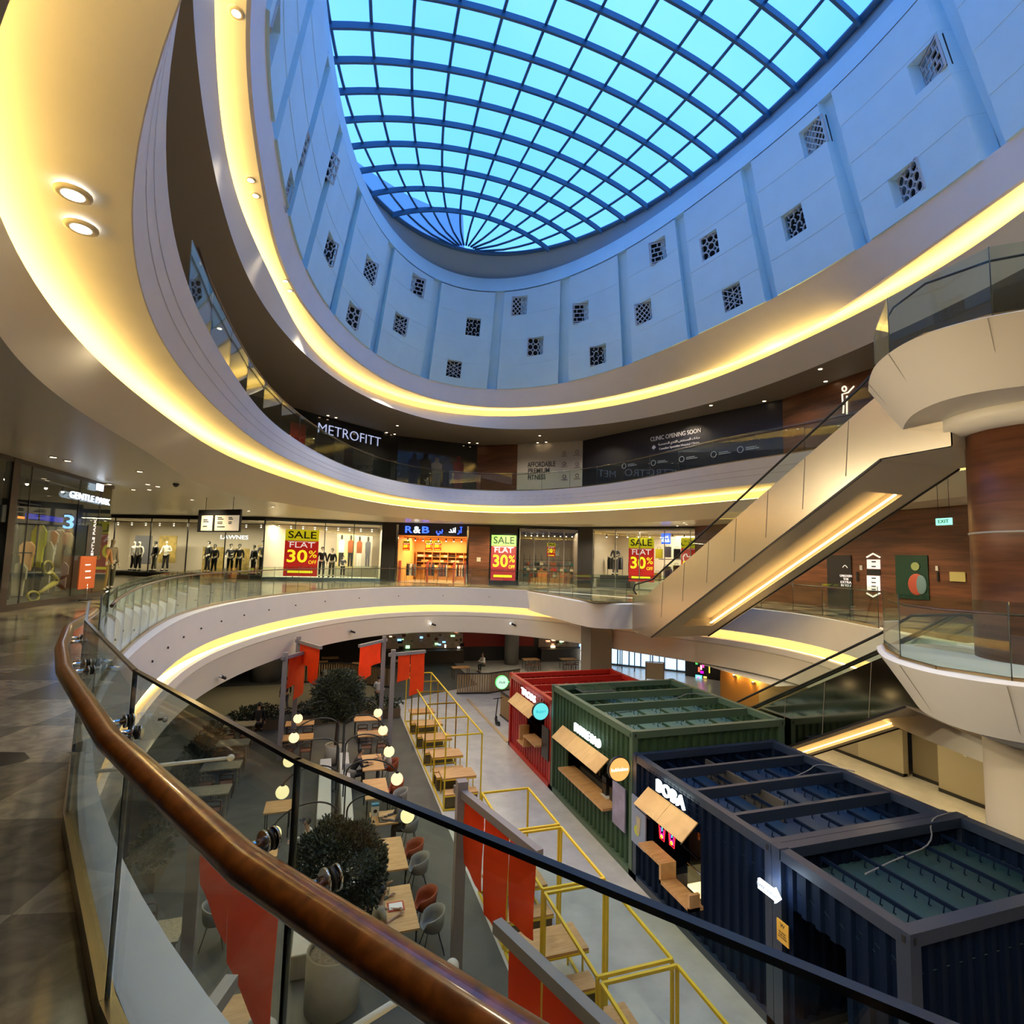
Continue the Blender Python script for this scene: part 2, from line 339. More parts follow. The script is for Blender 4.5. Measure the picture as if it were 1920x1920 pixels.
# level one slab
A = rl('L1', 0); O = rlam(lambda t: outer(t, 0))
NT = [(0, .42), (190, .42), (215, .28), (228, .10), (234, .17), (240, .28), (245, .37), (250, .44), (262, .50), (285, .42), (360, .42)]
def NOFF(t):
    d = math.degrees(t) % 360
    for (a, p), (b, q) in zip(NT, NT[1:]):
        if a <= d <= b: return p + (q - p) * (d - a) / (b - a)
    return .42
def rv(z, o2=0): return rlam(lambda t: rp3('L1', t, z, NOFF(t) + o2))
struct(MB().strip(rv(0), O, smooth=False), 'floor', marblem, 'polished marble gallery floor in beige and dark triangles')
m_ = MB(); m_.strip(rv(0), rv(.06, -.02)); m_.strip(rv(.06, -.02), rl('L1', .06, 0)); m_.strip(rl('L1', .06, 0), rl('L1', -.94, 0)); m_.strip(rl('L1', -.94, 0), rl('L1', -.98, .10)); m_.strip(rl('L1', -.98, .10), rl('L1', -.95, .75))
struct(m_, 'trim_1', white, 'white curved edge of the first gallery slab')
m_ = MB(); m_.strip(rl('L1', -.95, .75), rl('L1', -1.45, .75)); m_.strip(rl('L1', -1.45, .75), rl('L1', -1.43, .10)); m_.strip(rl('L1', -1.43, .10), rl('L1', -1.31, .08)); m_.strip(rl('L1', -1.31, .08), rl('L1', -1.34, .0)); m_.strip(rl('L1', -1.34, .0), rl('L1', -1.55, -.02)); m_.strip(rl('L1', -1.55, -.02), rl('L1', -1.56, .05)); m_.strip(rl('L1', -1.56, .05), rl('L1', -1.60, 0)); m_.strip(rl('L1', -1.60, 0), rl('L1', -2.5, .12)); m_.strip(rl('L1', -2.5, .12), rl('L1', -2.55, .3))
struct(m_, 'trim_2', cream, 'cream curved band under the first gallery light cove')
struct(MB().strip(rl('L1', -2.55, .3), rlam(lambda t: outer(t, -2.55)), smooth=False), 'ceiling', ceilw, 'ceiling of the ground level under the gallery')
def led(ring, z, off, name, lab):
    m = MB(); m.strip(rl(ring, z, off), rl(ring, z + .02, off + .10)); o = m.build(name, cove if ring != 'L1' else emat('cove_led_low', (1, .60, .20), 11)); tag(o, lab, 'light')
led('L1', -1.38, .30, 'cove_light', 'warm cove light strip under the first gallery edge')
# level two
struct(MB().strip(rl('L2t', 6.0, .25), rlam(lambda t: outer(t, 6.0)), smooth=False), 'floor', marblem, 'upper gallery floor')
m_ = MB(); m_.strip(rl('L2t', 6.0, .25), rl('L2t', 6.03, 0)); m_.strip(rl('L2t', 6.03, 0), rl('L2b', 5.1, 0)); m_.strip(rl('L2b', 5.1, 0), rl('L2b', 5.09, .015)); m_.strip(rl('L2b', 5.09, .015), rl('L2l', 5.12, .9))
struct(m_, 'trim_3', white, 'white curved edge and lit soffit of the second gallery slab')
def mixr(f, z, off=0):
    return rlam(lambda t: rp3('L2t', t, z, off) * (1 - f) + rp3('L2b', t, z, off) * f)
for f in (.38, .62):
    z = 6.03 - .93 * f; struct(MB().strip(mixr(f, z, -.004), mixr(f, z - .010, -.004)), 'trim_12', mat('joint_grey', (.35, .32, .27), .6), 'thin joint line along the second gallery edge')
m_ = MB(); m_.strip(rl('L2l', 5.12, .9), rl('L2l', 4.62, .9)); m_.strip(rl('L2l', 4.62, .9), rl('L2l', 4.7, 0)); m_.strip(rl('L2l', 4.7, 0), rl('L2lb', 4.15, 0))
struct(m_, 'trim_4', cream, 'cream curved ring under the second gallery light cove')
struct(MB().strip(rl('L2lb', 4.15), rlam(lambda t: outer(t, 4.15)), smooth=False), 'ceiling', ceilw, 'ceiling over the first gallery shops')
led('L2l', 4.76, .32, 'cove_light', 'warm cove light strip under the second gallery edge')
# level three
m_ = MB(); m_.strip(rl('L3t', 12.4, .5), rl('L3t', 12.4, 0)); m_.strip(rl('L3t', 12.4, 0), rl('L3b', 11.4, 0)); m_.strip(rl('L3b', 11.4, 0), rl('L3b', 11.36, .08)); m_.strip(rl('L3b', 11.36, .08), rl('L3l', 11.45, .9))
struct(m_, 'trim_5', white, 'white curved edge and lit soffit below the skylight drum')
m_ = MB(); m_.strip(rl('L3l', 11.45, .9), rl('L3l', 10.82, .9)); m_.strip(rl('L3l', 10.82, .9), rl('L3l', 10.9, 0)); m_.strip(rl('L3l', 10.9, 0), rl('L3lb', 10.1, 0))
struct(m_, 'trim_6', cream, 'cream curved ring under the highest light cove')
struct(MB().strip(rl('L3lb', 10.1), rlam(lambda t: outer(t, 10.1)), smooth=False), 'ceiling', taupe, 'pale ceiling over the second gallery, shade coloured in as taupe')
led('L3l', 10.97, .32, 'cove_light', 'warm cove light strip below the skylight drum')
# outer enclosing walls
for nm, a, b in (('wall_left', (-30, -14), (-30, 58)), ('wall_far', (-30, 58), (34, 58)), ('wall_right', (34, 58), (34, -14)), ('wall_near', (34, -14), (-30, -14))):
    m_ = MB(); m_.add([(a[0], a[1], GR), (b[0], b[1], GR), (b[0], b[1], 12.4), (a[0], a[1], 12.4)], [(0, 1, 2, 3)]); struct(m_, nm, dark, 'dark outer wall behind the shops')
struct(MB().strip(rl('L3t', 12.45, .5), rlam(lambda t: outer(t, 12.45)), smooth=False), 'trim_7', dark, 'roof deck round the drum')

# ---------------------------------------------------------------- drum with its stepped panels, ribs and grilles
def drum(t, s, off=0):
    r = rr('L3t', t) * (1 - s) + rr('pt', t) * s + off
    return Vector((CX + r * math.cos(t), CY + r * math.sin(t), 12.4 + 5.2 * s))
m_ = MB()
A = [drum(2 * PI * i / NS, 0, .45) for i in range(NS)]; B = [drum(2 * PI * i / NS, 1, .22) for i in range(NS)]; m_.strip(A, B)
C2 = [drum(2 * PI * i / NS, 1.0, -.02) for i in range(NS)]; m_.strip(B, C2)
D2 = rl('pt', 18.35, -.05); m_.strip(C2, D2); D3 = rl('pt', 18.42, .25); m_.strip(D2, D3)
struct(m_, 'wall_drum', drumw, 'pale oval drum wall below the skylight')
m_ = MB(); m_.strip(D3, rl('sk', 19.25, .05)); m_.strip(rl('sk', 19.25, .05), rl('sk', 19.25, .35)); struct(m_, 'trim_8', mat('rim_blue_grey', (.30, .42, .48), .6), 'blue grey sloping band round the skylight')
RIB = [math.radians(a) for a in (7.3, 31.4, 50.9, 66.8, 82.1, 96.9, 111.5, 128.6, 147, 166, 188, 210, 232, 255, 277, 299, 321.9, 343.9)]
GRL = [(-157.1, .08), (167.5, .43), (147.1, .76), (169.6, .03), (136.5, .33), (117.8, .62), (102.1, .87), (120.7, .12), (105.2, .4), (87.4, .65), (77.3, .87), (62.5, .65), (73.2, .42), (90.6, .16), (58.3, .17), (45.3, .4), (39.2, .86), (22.4, .64), (18.0, .14), (-2.4, .41), (-11.4, .86), (-33.9, .66), (-26.2, .15)]
pn = thing('wall_panels', (CX, CY, 12.4), 'pale stepped panels lining the drum between slim ribs', 'wall panels')
pn['kind'] = 'structure'; pn.name = 'wall_panels'
for i in range(len(RIB)):
    a, b = RIB[i], RIB[(i + 1) % len(RIB)]
    if b < a: b += 2 * PI
    rm = rr('L3t', (a + b) / 2); g = .30 / rm; a2, b2 = a + g, b - g; n = 14
    holes = []
    for d, s in GRL:
        t = math.radians(d) % (2 * PI)
        if t < a: t += 2 * PI
        if a2 < t < b2: holes.append((t, .02 + .94 * s))
    # breakpoints
    T = set(a2 + (b2 - a2) * k / n for k in range(n + 1)); S = {0, .25, .5, .75, .985}
    for t, s in holes:
        w2 = .48 / rr('L3t', t); T |= {t - w2, t + w2}; S |= {max(.005, s - .09), min(.97, s + .09)}
    T = sorted(x for x in T if a2 - 1e-9 <= x <= b2 + 1e-9); S = sorted(S)
    def off(s, top):      # sawtooth: every tier leans forward at its foot
        k = min(3, int(s * 4 + (0 if not top else -1e-6))); f = (s - k * .25) / .25
        return -.06
    m_ = MB()
    for k in range(len(T) - 1):
        for j in range(len(S) - 1):
            tm, sm = (T[k] + T[k + 1]) / 2, (S[j] + S[j + 1]) / 2
            if any(abs(tm - t) < .47 / rr('L3t', t) and abs(sm - s) < .0899 for t, s in holes): continue
            kk = min(3, int(sm * 4)); fo = lambda s: -.06 - .015 * (1 - (s - kk * .25) / .25)
            m_.add([drum(T[k], S[j], fo(S[j])), drum(T[k + 1], S[j], fo(S[j])), drum(T[k + 1], S[j + 1], fo(S[j + 1])), drum(T[k], S[j + 1], fo(S[j + 1]))], [(0, 1, 2, 3)])
    for k in range(len(T) - 1):
        for s in (0, .25, .5, .75):
            o1 = .3 if s == 0 else -.06
            m_.add([drum(T[k], s, -.075), drum(T[k + 1], s, -.075), drum(T[k + 1], s, o1), drum(T[k], s, o1)], [(0, 1, 2, 3)])
    for te in (T[0], T[-1]):
        for j in range(4):
            m_.add([drum(te, j * .25, -.075), drum(te, (j + 1) * .25 - .001, -.06), drum(te, (j + 1) * .25 - .001, .4), drum(te, j * .25, .4)], [(0, 1, 2, 3)])
    for t, s in holes:
        w2 = .48 / rr('L3t', t); s0, s1 = max(.005, s - .09), min(.97, s + .09)
        c = [(t - w2, s0), (t + w2, s0), (t + w2, s1), (t - w2, s1)]
        for q in range(4):
            (ta, sa), (tb, sb) = c[q], c[(q + 1) % 4]
            m_.add([drum(ta, sa, -.07), drum(tb, sb, -.07), drum(tb, sb, .24), drum(ta, sa, .24)], [(0, 1, 2, 3)])
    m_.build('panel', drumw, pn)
grm = mat('grille_frame', (.50, .56, .58), .6); gdark = mat('grille_void', (.008, .009, .008), .9)
for gi, (d, s) in enumerate(GRL):
    t = math.radians(d); s = .02 + .94 * s; c = drum(t, s, .06); nrm = Vector((math.cos(t), math.sin(t), 0))
    xd = Vector((-math.sin(t), math.cos(t), 0)); p1, p0 = drum(t, min(1, s + .09), .06), drum(t, max(0, s - .09), .06); ud = (p1 - p0).normalized(); H = (p1 - p0).length / 2; W = .48
    g = thing('window_%d' % (gi + 1), c, None, None); tag(g, 'small square grille window in the drum', 'window', None, 'structure')
    m_ = MB(); m_.obox(c - xd * W - ud * H + nrm * .16, xd * 2 * W, ud * 2 * H, nrm * .02); m_.build('backing', gdark, g)
    m_ = MB(); th = .042
    def seg(x0, y0, x1, y1, th=th):
        th = th * .85
        x0, x1 = [max(-1, min(1, q)) for q in (x0, x1)]; y0, y1 = [max(-1, min(1, q)) for q in (y0, y1)]
        a = c + xd * W * x0 + ud * H * y0; b = c + xd * W * x1 + ud * H * y1
        if (b - a).length > .02: m_.bar(a, b, th, .05, up=nrm)
    ty = gi % 5
    if ty == 0:      # diagonal lattice
        for k in range(-3, 4):
            q = k / 2.0
            for sg in (1, -1):
                a0, a1 = max(-1, -1 - q), min(1, 1 - q)
                if a1 > a0: seg(a0, sg * (a0 + q), a1, sg * (a1 + q))
    elif ty == 1:    # rectangular fret
        for k in range(-2, 3):
            seg(-1, k * .42, 1, k * .42); 
        for r_ in range(-2, 2):
            for k in range(3): x = -.8 + k * .66 + (r_ % 2) * .3; seg(x, r_ * .42, x, r_ * .42 + .42)
    elif ty == 2:    # rings
        for ix in range(3):
            for iy in range(3):
                cx_, cy_ = -.66 + .66 * ix, -.66 + .66 * iy
                pts = [(cx_ + .33 * math.cos(2 * PI * q / 8), cy_ + .33 * math.sin(2 * PI * q / 8)) for q in range(9)]
                for q in range(8): seg(*pts[q], *pts[q + 1])
    elif ty == 3:    # star net
        for k in range(-2, 3):
            seg(k * .5, -1, k * .5, 1, .03)
        for k in range(-4, 5):
            q = k * .5
            for sg in (.58, -.58):
                y0, y1 = q - sg, q + sg
                if abs(y0) <= 1.2 and abs(y1) <= 1.2: seg(-1, y0, 1, y1, .035)
    else:            # curling net
        for ix in range(4):
            for iy in range(4):
                cx_, cy_ = -.75 + .5 * ix, -.75 + .5 * iy; ph = (ix + iy) % 2 * PI / 2
                pts = [(cx_ + .25 * math.cos(ph + q * PI / 6) * (1 if q < 6 else 1), cy_ + .25 * math.sin(ph + q * PI / 6)) for q in range(8)]
                for q in range(7): seg(*pts[q], *pts[q + 1], .035)
    for q in ((-1, -1, 1, -1), (1, -1, 1, 1), (1, 1, -1, 1), (-1, 1, -1, -1)): seg(*q)
    m_.build('grille', grm, g)

# ---------------------------------------------------------------- skylight: shell of cross arches and long bars
sk = thing('window_30', (CX, CY, 19.2), None, None); tag(sk, 'oval glass skylight carried by dark blue steel bars', 'skylight', None, 'structure')
SX, SY, SA, SB = 6.27, 13.72, 8.92, 15.15       # its rim as an ellipse
def shell(u, s, dz=0):       # u = distance along the oval's long axis, s = -1..1 across
    k = math.sqrt(max(0, 1 - (u / SB) ** 2)); hgt = 1.8 * k ** .7
    a = s * .7
    return Vector((SX + SA * k * math.sin(a) / math.sin(.7), SY + u, 19.25 + hgt * (math.cos(a) - math.cos(.7)) / (1 - math.cos(.7)) + dz))
US = [11.68 + 1.272 * k - SY for k in range(-18, 13)]; US = [u for u in US if abs(u) < SB - .25]
glz = MB(); ub = [-SB + .02] + US + [SB - .02]
for i in range(len(ub) - 1):
    for k in range(24):
        s0, s1 = -1 + k / 12, -1 + (k + 1) / 12
        glz.add([shell(ub[i], s0), shell(ub[i], s1), shell(ub[i + 1], s1), shell(ub[i + 1], s0)], [(0, 1, 2, 3)])
glz.build('glazing', roofglass, sk)
for i, u in enumerate(US):
    m_ = MB(); pts = [-1 + 2 * k / 24 for k in range(25)]
    for k in range(24):
        a, b = shell(u, pts[k], -.14), shell(u, pts[k + 1], -.14); m_.bar(a, b, .10, .24, up=(0, 0, 1))
    m_.build('cross_arch', steelblue, sk)
for k in range(1, 12):
    s = -1 + k / 6; m_ = MB(); us = [-SB + .05 + (2 * SB - .1) * j / 60 for j in range(61)]
    m_.tube([shell(u, s, -.05) for u in us], .06, 6); m_.build('long_bar', steelblue, sk)
m_ = MB(); m_.tube([Vector((SX + SA * math.cos(t), SY + SB * math.sin(t), 19.25)) for t in [2 * PI * k / 120 for k in range(121)]], .12, 8); m_.build('rim_beam', steelblue, sk)
# pale building part seen above the far end of the skylight
m_ = MB(); m_.slab([(-5, 34, 17), (7.3, 34, 17), (7.3, 34, 22.3), (7.1, 34, 24.9), (5.2, 34, 24.9), (3.4, 34, 25.3), (1.17, 34, 26.2), (-1.17, 34, 27.4), (-5, 34, 29.4)], (0, 4, 0))
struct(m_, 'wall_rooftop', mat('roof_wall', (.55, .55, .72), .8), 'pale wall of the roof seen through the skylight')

# ---------------------------------------------------------------- landings of the escalators
def chaik(p, n=2):
    for _ in range(n):
        q = [p[0]]
        for a, b in zip(p, p[1:]): q += [a * .75 + b * .25, a * .25 + b * .75]
        p = q + [p[-1]]
    return p
LOBE = chaik([Vector(v) for v in ((11.95, 9.35), (11.2, 8.75), (10.35, 7.9), (9.8, 6.7), (10.2, 5.6), (11.5, 4.5), (13.8, 3.3), (17.5, 2.8), (20, 2.8))], 3)
def platform(name, out, z, drop, inset, cen, lab, num, back):
    n = len(out); top = [Vector((p.x, p.y, z)) for p in out]; c = Vector(cen)
    low = [Vector((p.x + (c.x - p.x) * inset, p.y + (c.y - p.y) * inset, z - drop)) for p in out]
    lip = [Vector((p.x + (c.x - p.x) * .03, p.y + (c.y - p.y) * .03, z + .05)) for p in out]
    m = MB(); m.strip(top, lip, False); m.strip(top, low, False)
    bt = [Vector((x, y, z)) for x, y in back]
    m.add(lip + bt, [tuple(range(len(lip) + len(bt)))]); m.add(low + [Vector((b.x, b.y, z - drop)) for b in bt], [tuple(range(len(low) + len(bt)))])
    struct(m, name, cream if z > 5 else white, lab)
    return [Vector((p.x + (c.x - p.x) * .05, p.y + (c.y - p.y) * .05, z + .04)) for p in out]
lobe1 = platform('trim_9', LOBE, 0, 1.02, .22, (13.6, 7), 'rounded white landing of the lower escalator', 9, ((20, 9.35), (16, 9.35)))
lobe2 = platform('trim_10', LOBE, 6.0, 1.05, .22, (13.6, 7), 'rounded white landing of the upper escalator', 10, ((20, 9.35), (16, 9.35)))
BUMP = chaik([Vector(v) for v in ((10.55, 29.5), (10.42, 24), (10.40, 21.9), (10.6, 20.95), (11.4, 20.52), (13.0, 20.42), (15.3, 20.42))], 2)
bump1 = platform('trim_11', BUMP, 0, 1.05, .05, (13, 24), 'white landing at the foot of the upper escalator', 11, ((16.0, 20.5), (16.0, 27), (13, 30)))
struct(MB().add([(10.5, 20.6, .055), (16.0, 20.6, .055), (16.0, 27, .055), (13, 29.8, .055), (10.55, 29.5, .055)], [(0, 1, 2, 3, 4)]), 'floor', marblem, 'marble floor of the far landing')
# columns
def column(name, c, r, z0, z1, m, lab, band=None, n=40):
    t = thing(name, (c[0], c[1], z0), lab, 'column'); b = MB().lathe([(r, 0), (r, z1 - z0)], n, (c[0], c[1], z0)); b.build('shaft', m, t)
    for q in band or []: MB().lathe([(r + .01, -.02), (r + .02, 0), (r + .01, .02)], n, (c[0], c[1], q)).build('joint_ring', mat('ring_grey', (.4, .38, .36), .4), t)
    return t
CC = (13.3, 7.0)
column('round_column', CC, 1.0, 0.05, 4.95, walnut, 'large round walnut-clad column at the right between the two landings', [2.55])
column('round_column', CC, .95, GR, -1.15, mat('column_cream', (.5, .45, .36), .6), 'large round cream column below the lower right landing')
MB().lathe([(1.05, 0), (1.42, .1), (1.42, .36)], 40, (CC[0], CC[1], 4.6)).build('column_collar', cream, None, (CC[0], CC[1], 4.6)); tag(bpy.context.scene.objects['column_collar'], 'round white collar on top of the walnut column under the landing', 'collar')
o = MB().lathe([(.96, 0), (1.5, .2), (1.6, .33)], 40, (CC[0], CC[1], -1.5)).build('column_collar', white, None, (CC[0], CC[1], -1.5)); tag(o, 'round white collar on top of the cream ground column', 'collar')
t = thing('square_column', (12.65, 24.6, GR), 'grey square column behind the red container holding the far landing', 'column'); MB().box((12.1, 24.1, GR), (13.25, 25.2, -1.05)).build('shaft', mat('column_grey', (.20, .19, .18), .7), t)
column('round_column', (13.45, 40.2), .55, GR, -2.55, mat('column_grey', (.2, .19, .18), .7), 'grey round column by the far food counters')
column('round_column', (-3.6, 38.0), .9, GR, -2.55, mat('column_grey', (.2, .19, .18), .7), 'wide grey round column at the far left of the ground level')

# ---------------------------------------------------------------- glass balustrades
def balus(name, path, h, lab, rail_off, railm, step=1.0, z0=None, capm=None, gap=.012):
    """path: list of 3-D points at the glass foot; panels of roughly `step` m with fine joints"""
    L = [0]
    for a, b in zip(path, path[1:]): L.append(L[-1] + (b - a).length)
    tot = L[-1]; n = max(1, round(tot / step))
    def at(d):
        d = max(0, min(tot - 1e-6, d))
        for i in range(len(L) - 1):
            if L[i + 1] >= d: f = (d - L[i]) / (L[i + 1] - L[i]); return path[i].lerp(path[i + 1], f)
        return path[-1]
    t = thing(name, path[0], lab, 'balustrade'); up = Vector((0, 0, h))
    for k in range(n):
        a, b = at(tot * k / n), at(tot * (k + 1) / n); d = (b - a).normalized(); nn = d.cross(Vector((0, 0, 1))) * .018
        MB().obox(a + d * gap - nn / 2, (b - a) - d * gap * 2, nn, up).build('glass_panel', glass, t)
    for k in range(n + 1):
        p = at(tot * k / n); MB().tube([p, p + up], .009, 5).build('joint', mat('joint_dark', (.03, .045, .04), .4), t)
    pts = [at(tot * k / (n * 2)) for k in range(n * 2 + 1)]
    m = MB()
    for a, b in zip(pts, pts[1:]): m.bar(a + Vector((0, 0, .02)), b + Vector((0, 0, .02)), .06, .08)
    m.build('base_shoe', brass, t)
    if railm:
        off = []
        for i, p in enumerate(pts):
            d = (pts[min(i + 1, len(pts) - 1)] - pts[max(0, i - 1)]).normalized(); off.append(p + d.cross(Vector((0, 0, 1))) * rail_off + Vector((0, 0, 1.04)))
        MB().tube(off, .022, 6).build('handrail', railm, t)
    return t
T0, T1 = math.radians(69), math.radians(221)
far = [rp3('L1', T0 + (T1 - T0) * k / 160, .06, .30 - .2 * max(0, (k - 110) / 50)) for k in range(161)]
balus('glass_balustrade', far, 1.16, 'long curved glass balustrade on the far and left first gallery edge', -.10, mat('rail_brown', (.06, .03, .02), .3), 1.0)
balus('glass_balustrade', bump1, 1.2, 'glass balustrade round the far escalator landing', -.1, mat('rail_brown', (.06, .03, .02), .3), 1.6)
rgt = [rp3('L1', math.radians(-22) + math.radians(44) * k / 60, .06, .22) for k in range(61)]
balus('glass_balustrade', rgt, 1.2, 'glass balustrade on the right first gallery edge', .1, mat('rail_brown', (.06, .03, .02), .3), 1.5)
balus('glass_balustrade', lobe1[4:], 1.25, 'curved glass balustrade round the lower right landing', -.1, mat('rail_brown', (.06, .03, .02), .3), 1.9)
balus('glass_balustrade', lobe2[4:], 1.25, 'curved glass balustrade round the upper right landing', -.1, black, 1.9)
l2p = [rp3('L2t', math.radians(-20) + math.radians(228) * k / 200, 6.04, .16) for k in range(201)]
balus('glass_balustrade', l2p, 1.15, 'glass balustrade round the second gallery edge', -.1, mat('rail_brown', (.06, .03, .02), .3), 2.0)

# the near balustrade: flat panes, dark cap, round wooden handrail on chrome arms
TOP = [Vector(v) for v in ((-2.02, 5.75), (-1.49, 4.22), (-.70, 2.48), (-.05, 1.35), (.66, .37), (1.75, -.75))]
nb = thing('glass_balustrade', (-.7, 2.48, 0.06), 'near glass balustrade of flat panes with black cap and round wooden handrail', 'balustrade')
for i, (a, b) in enumerate(zip(TOP, TOP[1:])):
    d = (b - a).normalized(); nn = Vector((d.y, -d.x, 0)) * .018; A3 = Vector((a.x, a.y, .08)); D3 = Vector((b.x - a.x, b.y - a.y, 0)); dv = Vector((d.x, d.y, 0)) * .012
    MB().obox(A3 + dv - nn / 2, D3 - dv * 2, nn, (0, 0, 1.2)).build('glass_panel', glass, nb)
    MB().bar((a.x, a.y, 1.285), (b.x, b.y, 1.285), .016, .010).build('cap_rail', mat('cap_dark', (.02, .025, .035), .15, spec=.8), nb)
    MB().bar((a.x, a.y, .06), (b.x, b.y, .06), .05, .10).build('base_shoe', brass, nb)
for a in TOP[1:-1]:
    MB().tube([(a.x, a.y, .1), (a.x, a.y, 1.29)], .009, 6).build('joint_strip', mat('joint_black', (.004, .006, .006), .3), nb)
RP = [(170, 1152), (128, 1180), (116, 1215), (121, 1258), (205, 1388), (458, 1622), (935, 1938)]
rw = [bz(x, y, 1.12) for x, y in RP]; rw = [rw[0] + (rw[0] - rw[1]) * .25] + rw + [rw[-1] + (rw[-1] - rw[-2]) * 2.5]
r2 = [rw[0]]
for a, b, c in zip(rw, rw[1:], rw[2:]): r2 += [b + (a - b).normalized() * .022, b, b + (c - b).normalized() * .022]
r2.append(rw[-1]); MB().tube(r2, .037, 24).build('handrail', railw, nb)
for f, seg_ in ((.62, 6), (.12, 7)):
    pass
def bracket(px, py, side=1):
    p = bz(px, py, 1.12)       # point on the glass line where the chrome disc sits
    best = min(((q + (q2 - q) * f_) for q, q2 in zip(rw, rw[1:]) for f_ in [k / 20 for k in range(21)]), key=lambda q: (q - p).length)
    d = (p - best).normalized(); m = MB(); m.tube([best - d * .0, p], .0115, 12); m.tube([p - d * .006, p + d * .0], .024, 20); m.tube([p + d * .018, p + d * .024], .024, 20); m.tube([p, p + d * .02], .010, 10)
    ra = m.build('rail_arm', chrome, nb)
    MB().tube([p + d * .004, p + d * .014], .022, 20).build('gasket', rubber, ra)
for q in ((497, 1578), (612, 1652), (236, 1352), (252, 1374), (160, 1244), (166, 1257), (150, 1196), (155, 1203)): bracket(*q)
for (a, b), lab in ((((150, 1450), (433, 1421)), 'white rod with a ball end reaching out from the near slab edge, left'), (((600, 1968), (848, 1812)), 'white rod with a ball end reaching out from the near slab edge, under the handrail')):
    p0, p1 = bz(*a, -.45), bz(*b, -.45); t = thing('ball_end_rod', p0, lab, 'rod'); MB().tube([p0, p1], .018, 10).build('rod', mat('rod_white', (.7, .66, .58), .4), t); MB().ball(p1, .037, 16, 10).build('ball', mat('rod_white', (.7, .66, .58), .4), t)
